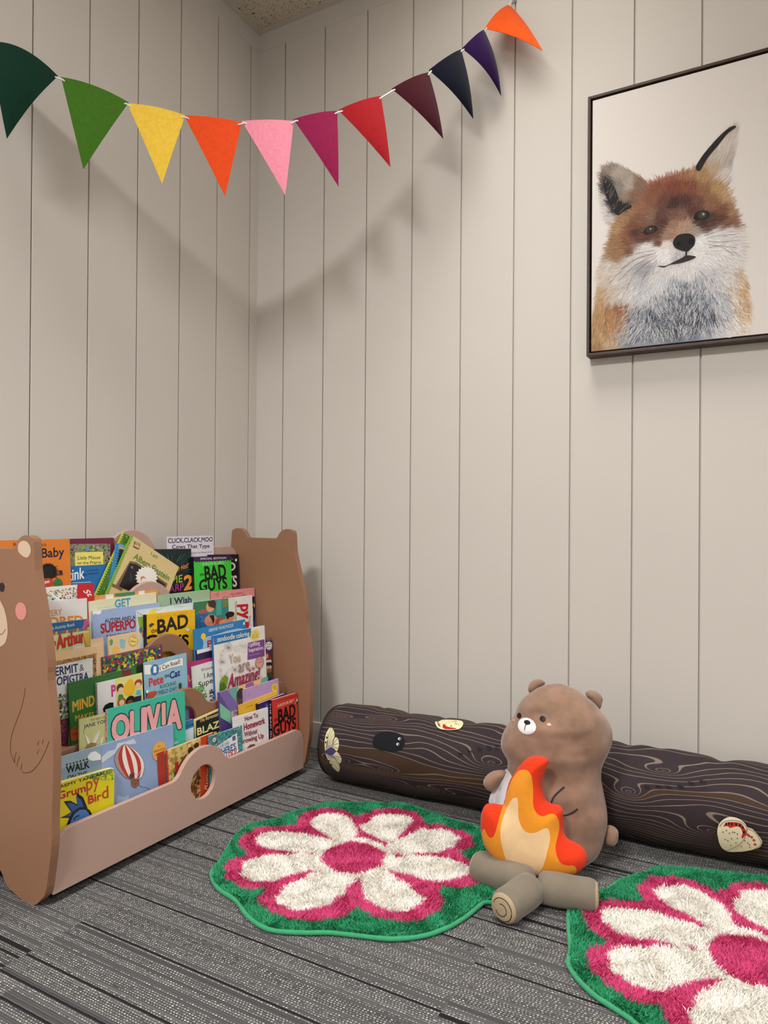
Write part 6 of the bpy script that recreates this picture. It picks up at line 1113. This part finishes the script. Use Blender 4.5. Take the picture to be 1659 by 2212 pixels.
ol=smoothp([(x,max(y,-.004)) for x,y in mmf(BODY)],4); A=np.array(ol); ymin,ymax=A[:,1].min(),A[:,1].max()
def span(y):
    xs=[]
    for i in range(len(A)):
        a,b_=A[i],A[(i+1)%len(A)]
        if (a[1]-y)*(b_[1]-y)<0: xs.append(a[0]+(b_[0]-a[0])*(y-a[1])/(b_[1]-a[1]))
    return (min(xs),max(xs)) if xs else None
rows=[]; NS=110; NK=96; rw=random.Random(2)
wr=[(rw.uniform(-.1,.08),rw.uniform(.02,.37),rw.uniform(0,6.3),rw.uniform(.015,.04),rw.uniform(.001,.0024)) for _ in range(26)]
for i in range(1,NS):
    t=.5-.5*math.cos(math.pi*i/NS); y=ymin+(ymax-ymin)*t; s_=span(y)
    if not s_: continue
    a=(s_[1]-s_[0])/2; c=(s_[0]+s_[1])/2; d=.40*min(a*2,.235)*(1 if y>.06 else .9+.1*y/.06); row=[]
    for k in range(NK):
        th=2*math.pi*k/NK; cx,sx=math.cos(th),math.sin(th); e=2/2.15
        px_=c+a*math.copysign(abs(cx)**e,cx); dd=d*math.copysign(abs(sx)**e,sx)
        dis=0
        for wx,wy,wa,wl,wd in wr:
            q=(px_-wx)*math.cos(wa)+(y-wy)*math.sin(wa); q2=-(px_-wx)*math.sin(wa)+(y-wy)*math.cos(wa)
            dis-=wd*math.exp(-(q/.006)**2-(q2/wl)**2)
        dis+=.0022*math.sin(px_*60+y*35)+.0018*math.sin(y*85-px_*30)
        if sx>0: dd+=dis*min(1,sx*2)
        p=fb(px_,y,dd); p.z=max(p.z,.002); row.append(ib@p)
    rows.append(row)
mb=MB(); mb.grid(rows[::-1]); mb.poly(rows[0]); mb.poly(rows[-1][::-1]); body=mb.build('body',M_PLUSH,bear,True,attr=False)
bvh=BVHTree.FromPolygons([v.co for v in body.data.vertices],[tuple(p.vertices) for p in body.data.polygons])
nb_=(fb(0,0,1)-fb(0,0,0)).normalized()
def onb(x,y,d=.001):
    o_=ib@fb(x,y,.3); h,n_,_,_=bvh.ray_cast(o_,-nb_)
    if h is None: h=ib@fb(x,y,0)
    return h+nb_*d
def bpatch(pts,name,col,d=.001,sm=4,th=0,mat=None):
    q=smoothp(pts,sm) if sm else pts; mb=MB(); P,h,F,C2=pillow(mb,q,th if th else .0008,.006,.006,(),(col,))
    mb.add([onb(x,y,d+hh) for (x,y),hh in zip(P,h)],F,col); return mb.build(name,mat or M_EMB,body,True)
def ell(cx,cy,rx,ry,n=16,rot=0): return [(cx+rx*math.cos(2*math.pi*i/n)*math.cos(rot)-ry*math.sin(2*math.pi*i/n)*math.sin(rot),cy+ry*math.sin(2*math.pi*i/n)*math.cos(rot)+rx*math.cos(2*math.pi*i/n)*math.sin(rot)) for i in range(n)]
g=lambda k:(BFACE[k][0]/1000,BFACE[k][1]/1000)
x,y=g('eyeL'); bpatch(ell(x,y,.0055,.0064,rot=-.3),'eye','141214',.001,0,.002)
x,y=g('eyeR'); bpatch(ell(x,y,.0068,.0064),'eye','141214',.001,0,.002)
x,y=g('muz'); bpatch(ell(x,y,.0215,.0175),'muzzle','E6E4E6',.0012,0,.003)
x,y=g('nose'); bpatch(ell(x,y,.0078,.0048),'nose','161315',.005,0,.002)
for k_ in ('chL','chR'):
    x,y=g(k_); bpatch(ell(x,y,.005 if k_=='chR' else .003,.0033),'cheek','E0A79C',.0012,0,.001)
bpatch(mmf(BFACE['belly']),'belly_patch','D2D0D4',.0035,3,.001)
def bline(pts,name,r,col,d):
    mb=MB(); mb.tube([onb(x,y,d) for x,y in smoothp(pts,5,False)],r,6,col); return mb.build(name,M_EMB,body,True)
bline(mmf(BFACE['arm']),'arm_seam',.0017,'1C1618',.0016); bline(mmf(BFACE['mouth']),'mouth',.0008,'161315',.0055)
def puff(fr,pts,T,Rd,name,mat,parent,d0,iv,step=.007,zones=(),cols=('FFFFFF',)):
    q=smoothp(mmf(pts),4); mb=MB(); P,h,F,C2=pillow(mb,q,T,Rd,step,zones,cols); n=len(P)
    def z_(p): p.z=max(p.z,.002); return iv@p
    vs=[z_(fr(x,y,d0+hh)) for (x,y),hh in zip(P,h)]+[z_(fr(x,y,d0-hh)) for (x,y),hh in zip(P,h)]
    b0=len(mb.v); mb.v+=[tuple(v) for v in vs]
    for f,c in zip(F,C2):
        mb.f+=[tuple(b0+i for i in f),tuple(b0+n+i for i in f[::-1])]; mb.c+=[lin(c),lin(cols[0])]; mb.m+=[0,0]
    o=mb.build(name,mat,parent,True)
    bm=bmesh.new(); bm.from_mesh(o.data); bmesh.ops.remove_doubles(bm,verts=bm.verts,dist=2e-5); bmesh.ops.recalc_face_normals(bm,faces=bm.faces); bm.to_mesh(o.data); bm.free(); return o
puff(fb,BFACE['earL'],.012,.014,'ear',M_PLUSH,bear,0,ib); puff(fb,BFACE['earR'],.012,.014,'ear',M_PLUSH,bear,0,ib)
puff(fb,BFACE['paw'],.02,.022,'paw',M_PLUSH2,bear,.01,ib); puff(fb,BFACE['tail'],.02,.022,'tail',M_PLUSH2,bear,.0,ib)
# ------------------------------------------------------------------ campfire plush
M_FLEECE=newmat('campfire_fleece',attr='Col',rough=.9,spec=.1,sheen=.1,bump=(600,.5,.001),var=.04,vscale=60)
fire=tag(empty('plush_campfire',(SC_[0],SC_[1],0)),'red, orange and cream plush flame standing on three grey brown cloth logs','stuffed toy')
ifr=Matrix.Translation((-SC_[0],-SC_[1],0)); ff=frame(FO,9)
zs=[smoothp(mmf(z),3) for z in FLAME[1:]]
puff(ff,FLAME[0],.036,.06,'flame',M_FLEECE,fire,0,ifr,.006,zs,('D83A1A','DE8E2A','E0BE92','E0BE92'))
M_STICK=newmat('grey_brown_plush','7B7264',rough=.9,spec=.1,sheen=.25,bump=(500,.4,.001),var=.1,vscale=20)
M_STK2=newmat('log_end_cloth',attr='Col',rough=.9,spec=.1,sheen=.1,bump=(700,.4,.001),var=.05,vscale=30)
cS=Vector((SC_[0],SC_[1],.036))
for i,(x,y,z) in enumerate(STICKS):
    e_=Vector((x,y,.0335)); d=(e_-cS).normalized(); L_=(e_-cS).length; s0=cS+d*.004; rr=[.0335,.0325,.034][i]
    sd=d.cross(bz).normalized(); up=sd.cross(d)
    pr_=[(0,.3),(.004,.75),(.012,.96),(.03,1)]+[(L_*q,1+.03*math.sin(q*7)) for q in (.4,.5,.6,.7,.8)]+[(L_-.012,.99),(L_-.005,.93),(L_-.001,.86)]
    rows=[]
    for l_,k_ in pr_:
        row=[]
        for j in range(32):
            p=s0+d*l_+(sd*math.cos(2*math.pi*j/32)+up*math.sin(2*math.pi*j/32))*rr*k_; p.z=max(p.z,.002); row.append(ifr@p)
        rows.append(row)
    mb=MB(); mb.grid(rows); mb.poly(rows[0][::-1]); st=mb.build('log',M_STICK,fire,True,attr=False)
    mb=MB(); er2=[]
    for l_,k_ in ((L_-.001,.86),(L_+.003,.78),(L_+.006,.5),(L_+.0068,.02)): er2.append([ifr@(s0+d*l_+(sd*math.cos(2*math.pi*j/32)+up*math.sin(2*math.pi*j/32))*rr*k_) for j in range(32)])
    mb.grid(er2,'B09C80')
    for r0,t0,t1,q in ((.60,.3,5.2,0),(.30,1.2,5.9,0)):
        mb.tube([ifr@(s0+d*(L_+.0068-.004*(r0/.8)**2)+(sd*math.cos(t0+(t1-t0)*j/20)+up*math.sin(t0+(t1-t0)*j/20))*rr*(r0+.12*j/20)) for j in range(21)],.0009,5,'33241C')
    mb.build('log_end',M_STK2,st,True)
# ------------------------------------------------------------------ flower rugs
RUG_C=(.799,-.621)
ROUT=[(-0.2436,-0.1998),(-0.1883,-0.2398),(-0.1205,-0.2592),(-0.0656,-0.2897),(-0.003,-0.3045),(0.0559,-0.2834),(0.105,-0.2554),(0.1593,-0.236),(0.2159,-0.2152),(0.2631,-0.1769),(0.2919,-0.1293),(0.3086,-0.0762),(0.3204,-0.0154),(0.3347,0.0338),(0.1934,0.2896),(0.1381,0.3009),(0.0696,0.3129),(0.0065,0.3306),(-0.0495,0.3293),(-0.1086,0.2995),(-0.2209,0.239),(-0.2436,0.2004),(-0.2761,0.127),(-0.2856,0.076),(-0.326,0.0214),(-0.3159,-0.0328),(-0.2898,-0.0961),(-0.262,-0.1525)]
RPINK=[(-0.2098,0.0691),(-0.2316,0.1071),(-0.2289,0.1617),(-0.1941,0.1983),(-0.1404,0.206),(-0.1013,0.1886),(-0.0893,0.2354),(-0.0563,0.2778),(-0.012,0.2895),(0.0345,0.2734),(0.0623,0.2381),(0.1078,0.2519),(0.1611,0.246),(0.2004,0.222),(0.2169,0.1869),(0.2008,0.1404),(0.2348,0.114),(0.2687,0.085),(0.2887,0.0504),(0.2885,0.0239),(0.264,0.0012),(0.2299,-0.0183),(0.2495,-0.0571),(0.2583,-0.0992),(0.2467,-0.1432),(0.2188,-0.1678),(0.1776,-0.1826),(0.1445,-0.1831),(0.1151,-0.1734),(0.1052,-0.2166),(0.0729,-0.246),(0.0335,-0.2648),(-0.0056,-0.2724),(-0.0549,-0.2627),(-0.0818,-0.2383),(-0.0885,-0.2089),(-0.1164,-0.2291),(-0.1523,-0.2283),(-0.2026,-0.2036),(-0.2269,-0.1703),(-0.2271,-0.1359),(-0.2147,-0.1084),(-0.2606,-0.0872),(-0.2834,-0.0503),(-0.2855,0.0012),(-0.2533,0.0343)]
RPET=[[(-0.1939,0.1032),(-0.1955,0.1475),(-0.165,0.1717),(-0.1264,0.1742),(-0.0818,0.1427),(-0.0424,0.0825),(-0.0762,0.0518),(-0.1462,0.0753)],[(-0.0567,0.1328),(-0.0663,0.1767),(-0.0608,0.2251),(-0.0267,0.254),(0.0144,0.2487),(0.0356,0.2227),(0.0367,0.1745),(0.0334,0.1035)],[(0.038,0.0951),(0.0524,0.1542),(0.0762,0.2092),(0.1188,0.2277),(0.1631,0.2178),(0.1806,0.1881),(0.1708,0.1336),(0.1314,0.0953),(0.0848,0.0634)],[(0.0889,0.0555),(0.1372,0.0832),(0.1873,0.1069),(0.2377,0.0959),(0.257,0.0596),(0.2416,0.0235),(0.2066,-0.0054),(0.1651,-0.0113),(0.0918,-0.0117)],[(0.056,-0.0601),(0.0902,-0.0173),(0.1266,-0.0333),(0.1651,-0.0467),(0.21,-0.0716),(0.2187,-0.1025),(0.2019,-0.1352),(0.1699,-0.1535),(0.1325,-0.1479),(0.0947,-0.121)],[(0.0455,-0.0662),(0.0601,-0.1239),(0.0632,-0.1716),(0.0523,-0.2092),(0.0215,-0.2421),(-0.0141,-0.2433),(-0.0444,-0.2251),(-0.0548,-0.2023),(-0.0489,-0.1517),(-0.026,-0.0792)],[(-0.0854,-0.0291),(-0.1482,-0.0733),(-0.1932,-0.1114),(-0.1983,-0.1442),(-0.1774,-0.1799),(-0.14,-0.1949),(-0.1074,-0.1852),(-0.079,-0.151),(-0.0581,-0.1116),(-0.0355,-0.0798)],[(-0.2561,-0.0346),(-0.2564,-0.0059),(-0.2271,0.0228),(-0.1772,0.0397),(-0.1233,0.0417),(-0.0736,0.0477),(-0.0955,-0.0296),(-0.1571,-0.0545),(-0.2071,-0.0673),(-0.2405,-0.0538)]]

def inpoly(P,poly): return pip(P,poly)
G_,P_,W_='379A6C','D85083','F8F4EC'
def rug(name,label,cx,cy,rot,sc,seed,n,group):
    rs=np.random.RandomState(seed)
    def tf(p):
        p=np.asarray(p,dtype=float); c,s_=math.cos(rot),math.sin(rot); return np.stack([cx+sc*(c*p[:,0]-s_*p[:,1]),cy+sc*(s_*p[:,0]+c*p[:,1])],1)
    out=np.array(smoothp(ROUT,5)); pink=np.array(smoothp(RPINK,2)); pet=[np.array(smoothp(q,3)) for q in RPET]
    t=tag(empty(name,(cx,cy,0)),label,'rug',group)
    off=np.array([cx,cy])
    mb=MB(); o2=tf(out)-off; mb.prism([tuple(q) for q in o2],.0005,.006,'2A7A50'); mb.build('backing',M_FELT,t)
    mb=MB(); mb.tube([(x,y,.0055) for x,y in o2],.0045,8,'3C9A6C',closed=True); mb.build('edge_binding',M_FELT,t,True)
    # shag pile: tufts of tapered blades
    lo,hi=out.min(0),out.max(0); Pp=lo+(hi-lo)*rs.rand(int(n*1.4),2); Pp=Pp[pip(Pp,out)]; 
    d=edist(Pp[:],out[::2]); Pp=Pp[d>.003]; d=d[d>.003]; N=len(Pp)
    def zone(Q):
        r=np.hypot(Q[:,0],Q[:,1]); z=np.zeros(len(Q),int); z[pip(Q,pink)]=1
        w_=np.zeros(len(Q),bool)
        for q in pet: w_|=pip(Q,q)
        w_|=(r<.093)
        z[w_]=2; z[r<.0725]=1
        return z
    z=zone(Pp+rs.randn(N,2)*.0012)
    cols=np.array([lin(G_)[:3],lin(P_)[:3],lin(W_)[:3]])[z]*(1+.07*rs.randn(N,1)).clip(.75,1.2)
    # lean field: slow swirls plus jitter
    def fld(Q,s1): return np.sin(Q[:,0]*s1+3*np.sin(Q[:,1]*s1*.7+seed))+np.cos(Q[:,1]*s1*1.3-2*np.sin(Q[:,0]*s1*.9))
    W2=tf(Pp)-off; a=fld(Pp,38)*1.6+rs.randn(N)*.9; L=.0135*(1+.16*rs.randn(N)).clip(.7,1.35)*np.where(d<.012,.55+.45*d/.012,1); ln_=(.35+.28*rs.rand(N)); 
    # blades near the rim lean outward
    dx,dy=np.cos(a)*ln_*L,np.sin(a)*ln_*L; wd=.0011*(1+.4*rs.rand(N)); b_=rs.rand(N)*math.pi
    wx,wy=np.cos(b_)*wd,np.sin(b_)*wd; Z0=np.full(N,.005); hz=L*np.sqrt(1-ln_**2*.7)
    x,y=W2[:,0],W2[:,1]
    V=np.empty((N,5,3)); V[:,0]=np.stack([x-wx,y-wy,Z0],1); V[:,1]=np.stack([x+wx,y+wy,Z0],1)
    V[:,2]=np.stack([x+dx*.4+wx*1.1,y+dy*.4+wy*1.1,Z0+hz*.6],1); V[:,3]=np.stack([x+dx*.4-wx*1.1,y+dy*.4-wy*1.1,Z0+hz*.6],1); V[:,4]=np.stack([x+dx,y+dy,Z0+hz],1)
    me=bpy.data.meshes.new('pile'); me.vertices.add(N*5); me.vertices.foreach_set('co',V.ravel().astype(np.float32))
    idx=np.arange(N)[:,None]*5; q=idx+np.array([0,1,2,3,3,2,4]); me.loops.add(N*7); me.loops.foreach_set('vertex_index',q.ravel().astype(np.int32))
    me.polygons.add(N*2); ls2=(np.arange(N)[:,None]*7+np.array([0,4])).ravel(); me.polygons.foreach_set('loop_start',ls2.astype(np.int32))
    me.update(calc_edges=True); me.validate()
    at=me.color_attributes.new('Col','FLOAT_COLOR','CORNER'); cc=np.ones((N,7,4),dtype=np.float32); cc[:,:,:3]=cols[:,None,:].clip(0,1); at.data.foreach_set('color',cc.ravel())
    me.materials.append(M_PILE); o=bpy.data.objects.new('pile',me); COL.objects.link(o); o.parent=t; o['kind']='stuff'
    # short dense under pile so no backing shows
    mb=MB(); st=.0045; gx=np.arange(lo[0],hi[0],st); gy=np.arange(lo[1],hi[1],st); g=np.array([(x,y) for x in gx for y in gy]); g=g[pip(g,out)]; g=g[edist(g,out[::2])>.006]
    zz=zone(g+st/2); gw=tf(g)-off; ex_=(tf(np.array([[st,0],[0,st]]))-tf(np.array([[0,0],[0,0]])))
    hh=.0124
    for (x,y),k in zip(gw,zz): mb.add([(x,y,hh),(x+ex_[0][0],y+ex_[0][1],hh),(x+ex_[0][0]+ex_[1][0],y+ex_[0][1]+ex_[1][1],hh),(x+ex_[1][0],y+ex_[1][1],hh)],[(0,1,2,3)],(G_,P_,W_)[k])
    mb.build('under_pile',M_FELT,t)
    return t
M_PILE=newmat('shag_pile',attr='Col',rough=.9,spec=.12); M_PILE.node_tree.nodes['Principled BSDF'].inputs['Subsurface Weight'].default_value=0
rug('flower_rug','round shaggy rug with a white petalled flower, fully in view beside the book display',.799,-.621,0,1,3,150000,'flower rugs')
rug('flower_rug','round shaggy flower rug lying in front of the log bolster, cut off at the right',1.609,-.587,R(-9),1.045,8,150000,'flower rugs')
# ------------------------------------------------------------------ bunting
bunt=tag(empty('felt_bunting',(0,0,1.75)),'colourful felt triangle bunting strung across the corner of the room','bunting')
FC=['0C3224','42701F','F0C848','E84E1E','F092A8','8C1848','9E161E','3E0C18','060A1E','2E1248','EC5A1A']
M_CORD=newmat('white_cord','E6E4E2',rough=.6)
bi=Vector((0,0,-1.75)); zup=Vector((0,0,1))
for i,(a,b_,c) in enumerate(FLAGS):
    A_,B_,C_=Vector(a),Vector(b_),Vector(c); N=16; mb=MB(); n_=(B_-A_).cross(C_-A_).normalized(); 
    if n_.y>0: n_=-n_
    cu=[.02,.006,.004,.003,.003,.004,.006,.010,.014,.02,.012][i]; sag=[-.012,-.006,-.004,-.003,-.002,-.003,-.003,-.002,0,0,0][i]
    pts={}
    for r_ in range(N+1):
        for s_ in range(N+1-r_):
            u=r_/N; v=s_/N; p=A_*(1-u-v)+B_*u+C_*v
            t=u/(max(1e-6,1-v)) if v<1 else .5
            p=p+n_*cu*4*t*(1-t)*(1-v)*(1 if i<9 else 1)-zup*sag*4*t*(1-t)*(1-v)*(1-v)+n_*cu*.8*math.sin(v*math.pi)
            pts[(r_,s_)]=p+bi
    key={k:j for j,k in enumerate(pts)}; F=[]
    for r_ in range(N):
        for s_ in range(N-r_):
            F.append((key[(r_,s_)],key[(r_+1,s_)],key[(r_,s_+1)]))
            if r_+s_<N-1: F.append((key[(r_+1,s_)],key[(r_+1,s_+1)],key[(r_,s_+1)]))
    mb.add(list(pts.values()),F,FC[i]); o=mb.build('pennant',M_FELT,bunt); s2=o.modifiers.new('thick','SOLIDIFY'); s2.thickness=.0014
cp_=[]
mb=MB()
tw=[Vector((0,0,0))]
P0=Vector(FLAGS[0][0]); wallL=Vector((.002,P0.y-.06,P0.z+.035))
cord=[wallL]
for i,(a,b_,c) in enumerate(FLAGS):
    A_,B_,C_=Vector(a),Vector(b_),Vector(c); d=(B_-A_).normalized(); toC=(C_-(A_+B_)/2).normalized()
    n_=d.cross(toC); n_=n_ if n_.y<0 else -n_
    cord+= [A_+d*.004+toC*.006+n_*.003,A_+d*.010+toC*.007+n_*.001,A_+d*.014+toC*.007-n_*.003,B_-d*.014+toC*.007-n_*.003,B_-d*.010+toC*.007+n_*.001,B_-d*.004+toC*.006+n_*.003]
HK=Vector((.955,-.012,2.318)); cord.append(HK)
mb.tube([p+bi for p in cord],.0022,6); mb.build('cord',M_CORD,bunt,True,attr=False)
for i in range(11):
    pass
mh=newmat('clear_plastic','E8E8E8',rough=.15,spec=.5); mh.node_tree.nodes['Principled BSDF'].inputs['Transmission Weight'].default_value=.85
hk=tag(empty('adhesive_hook',(.957,-.001,2.322)),'small clear adhesive hook holding the right end of the bunting on the wall','hook')
mb=MB(); mb.box(-.008,-.0025,-.014,.008,0,.016); bevel(mb.build('backplate',mh,hk,attr=False),.002)
mb=MB(); mb.tube([(0,-.002,.004),(0,-.006,-.004),(0,-.012,-.007),(0,-.015,-.003),(0,-.015,.003)],.0016,6); mb.build('hook_arm',mh,hk,True,attr=False)
# ------------------------------------------------------------------ fox picture
FXo=Vector((1.1825,-.0435,1.9455)); FW,FH=.60,.7115
fox=tag(empty('framed_fox_print',(FXo.x,0,FXo.z-FH)),'dark framed canvas print of a red fox on a white background, hung on the right','picture')
fi=Vector((-FXo.x,0,-(FXo.z-FH)))
M_FRM=newmat('dark_walnut_frame','3E2B22',rough=.45,spec=.4,var=.25,vscale=40)
def fp(x,y,d): return Vector((FXo.x+x/1000,FXo.y+.0035-d,FXo.z+y/1000))+fi
ft=.0075
for nm,(x0,z0,x1,z1) in {'a':(0,0,ft,FH),'b':(FW-ft,0,FW,FH),'c':(ft,0,FW-ft,ft),'d':(ft,FH-ft,FW-ft,FH)}.items():
    mb=MB(); mb.box(x0,-.0435,z0,x1,-.0005,z1); bevel(mb.build('frame_rail',M_FRM,fox,attr=False),.0008,2)
M_BLK=newmat('shadow_gap_black','0E0C0C',rough=.8)
mb=MB(); mb.box(ft,-.012,ft,FW-ft,-.001,FH-ft); mb.build('backing',M_BLK,fox,attr=False)
M_CANV=newmat('printed_canvas',attr='Col',rough=.7,spec=.25,bump=(900,.15,.0006))
cx0,cx1,cy0,cy1=12.5,FW*1000-12.5,-(FH*1000-12.5),-12.5
FA=np.array([(a[0],a[1]) for a in FOXA]); FCc=np.array([lin(a[2])[:3] for a in FOXA])
FCc=FCc*.88+FCc.mean(1,keepdims=True)*.12
def sfar(P):
    "cloth colour of the print, blended between the colours read off the picture"
    o=np.empty((len(P),3))
    for i in range(0,len(P),4000):
        q=P[i:i+4000]; d2=((q[:,None,:]-FA[None])**2).sum(2)+6; w_=1/d2**2.6; o[i:i+4000]=(w_@FCc)/w_.sum(1)[:,None]
    return o
BG=np.array(lin('D9D3CE')[:3])
Mk=[np.array(smoothp(q,3)) for q in FOXM]
def mask(P,soft=9):
    k=np.zeros(len(P))
    for j,q in enumerate(Mk):
        ins=pip(P,q); d=edist(P,q); k=np.maximum(k,np.where(ins,np.clip(d/(soft if j==0 else 3),0,1),0))
    return k
gs=3.2; gx=np.arange(cx0,cx1+gs,gs).clip(cx0,cx1); gy=np.arange(cy0,cy1+gs,gs).clip(cy0,cy1)
GP=np.array([(x,y) for y in gy for x in gx]); mk=mask(GP)[:,None]; cc=BG*(1-mk)+sfar(GP)*mk
nx,ny=len(gx),len(gy); vs=[fp(x,y,0) for x,y in GP]; F=[(j*nx+i,j*nx+i+1,(j+1)*nx+i+1,(j+1)*nx+i) for j in range(ny-1) for i in range(nx-1)]
me=bpy.data.meshes.new('canvas'); b4=[fp(cx0,cy0,-.028),fp(cx1,cy0,-.028),fp(cx1,cy1,-.028),fp(cx0,cy1,-.028)]; nv=len(vs)
F+= [(0,nv,nv+1,nx-1),(nx-1,nv+1,nv+2,nx*ny-1),(nx*ny-1,nv+2,nv+3,nx*(ny-1)),(nx*(ny-1),nv+3,nv,0)]
V2=vs+b4; C0=np.vstack([cc,np.tile(BG,(4,1))])
# fur strokes
rs=np.random.RandomState(4); lo=np.array([cx0,cy0]);hi=np.array([cx1,cy1]); S_=lo+(hi-lo)*rs.rand(90000,2); ms=mask(S_,14); S_=S_[(rs.rand(len(S_))<ms)][:30000]
nose=np.array([236.,-425.]); dv_=S_-nose; rr=np.hypot(*dv_.T); order=np.argsort(-rr+rs.randn(len(rr))*14); S_=S_[order]; dv_=dv_[order]; rr=rr[order]
ang=np.arctan2(dv_[:,1],dv_[:,0]); down=-math.pi/2+.35*np.sin(S_[:,0]*.04)+(S_[:,0]-240)*.0022
chest=np.clip((-S_[:,1]-520)/70,0,1); vx=np.cos(ang)*(1-chest)+np.cos(down)*chest; vy=np.sin(ang)*(1-chest)+np.sin(down)*chest; ang=np.arctan2(vy,vx)+rs.randn(len(rr))*(.16+.16*chest)
col=sfar(S_+rs.randn(*S_.shape)*2.5); lum=(1+rs.randn(len(rr),1)*(.17+.2*chest[:,None])).clip(.3,2.2); col=(col*lum).clip(0,.92)
L0=sfar(S_).mean(1); u_=rs.rand(len(rr)); cz=(chest>.3)&(np.abs(S_[:,0]-225+rs.randn(len(rr))*12)<118)
lt=cz&(u_<.42*(1-.45*np.clip(.5-L0,0,.5)/.5)); dk=cz&(u_>1-.62*np.clip(.62-L0,0,.62)/.62)
col[lt]=np.array(lin('DCDBDD')[:3])*(.8+.25*rs.rand(lt.sum(),1)); col[dk]=np.array(lin('39414C')[:3])*(.7+.9*rs.rand(dk.sum(),1))
Ls=(5+9*rs.rand(len(rr))+7*chest*rs.rand(len(rr)))*(.7+.9*np.clip(rr/250,0,1)); wd=.42+.42*rs.rand(len(rr)); cv=rs.randn(len(rr))*.18
V3=[];F3=[];C3=[];base=len(V2)
zz=np.linspace(.00008,.0011,len(rr))
ok=np.ones(len(rr),bool)
for i in range(len(rr)):
    x,y=S_[i]; a=ang[i]; L=Ls[i]; w_=wd[i]; a2=a+cv[i]; x1,y1=x+math.cos(a)*L*.5,y+math.sin(a)*L*.5; x2,y2=x1+math.cos(a2)*L*.5,y1+math.sin(a2)*L*.5
    if not(cx0<x2<cx1 and cy0<y2<cy1 and cx0<x<cx1): continue
    nx_,ny_=-math.sin(a)*w_,math.cos(a)*w_; k=base+len(V3)
    V3+=[fp(x-nx_*.5,y-ny_*.5,zz[i]),fp(x+nx_*.5,y+ny_*.5,zz[i]),fp(x1+nx_*.6,y1+ny_*.6,zz[i]),fp(x1-nx_*.6,y1-ny_*.6,zz[i]),fp(x2,y2,zz[i])]
    F3+=[(k,k+1,k+2,k+3),(k+3,k+2,k+4)]; C3+=[col[i]]*5
mb=MB(); zf=[.0012]
def fa(pts,col,sm=4):
    zf[0]+=.00003; mb.poly([fp(x,y,zf[0]) for x,y in (smoothp(pts,sm) if sm else pts)],col)
def strokes(n,poly,col,a0,L,seed,w_=.6,z=None):
    r_=random.Random(seed); q=np.array(poly); lo,hi=q.min(0),q.max(0)
    for _ in range(n):
        p=(r_.uniform(lo[0],hi[0]),r_.uniform(lo[1],hi[1]))
        if not pip([p],q)[0]: continue
        a=R(a0+r_.gauss(0,14)); l=L*(.6+.7*r_.random()); zf[0]+=.0000008; c=col if isinstance(col,str) else r_.choice(col)
        mb.poly([fp(p[0]-w_*math.sin(a)*.5,p[1]+w_*math.cos(a)*.5,zf[0]),fp(p[0]+w_*math.sin(a)*.5,p[1]-w_*math.cos(a)*.5,zf[0]),fp(p[0]+l*math.cos(a),p[1]+l*math.sin(a),zf[0])],c)
fa(FOXF['leardark'],'1A181A'); strokes(500,FOXF['leardark'],['161416','1E1C1E','2A2626'],100,12,1,1.2)
strokes(90,FOXF['leardark'],['A89C90','8A7E74'],60,13,2,.7)
fa(FOXF['earedge'],'1C1A1C'); strokes(220,FOXF['earedge'],['2A2426','1A181A','6A5A50'],60,7,3,.7)
fa(FOXF['eyeL'],'221A1A'); fa(FOXF['irisL'],'38322E'); fa(FOXF['glL'],'8C8C88')
fa(FOXF['eyeR'],'221A1A'); fa(FOXF['irisR'],'3E3B38'); fa(FOXF['glR'],'9A9A96')
fa(FOXF['nose'],'1E1C1E'); fa(FOXF['nosL'],'0A090A'); fa(FOXF['nosR'],'0A090A'); fa(FOXF['philt'],'2A2626',0); fa(FOXF['mouth'],'332C2E')
for l_ in FOXW:
    q=smoothp(l_,5,False); L_,R_=ribbon(q,.55); zf[0]+=.00002
    for i in range(len(L_)-1): mb.poly([fp(p[0],p[1],zf[0]) for p in (L_[i],L_[i+1],R_[i+1],R_[i])],'4A4648')
kd=len(V2)+len(V3); me.from_pydata([tuple(v) for v in V2+V3]+mb.v,[],F+F3+[tuple(i+kd for i in f) for f in mb.f]); me.materials.append(M_CANV)
cD=np.zeros((len(mb.v),3))
for f,c in zip(mb.f,mb.c): cD[list(f)]=c[:3]
at=me.color_attributes.new('Col','FLOAT_COLOR','POINT'); ca=np.ones((len(V2)+len(V3)+len(mb.v),4),dtype=np.float32); ca[:,:3]=np.vstack([C0,np.array(C3),cD]); at.data.foreach_set('color',ca.ravel())
cvo=bpy.data.objects.new('canvas',me); COL.objects.link(cvo); cvo.parent=fox
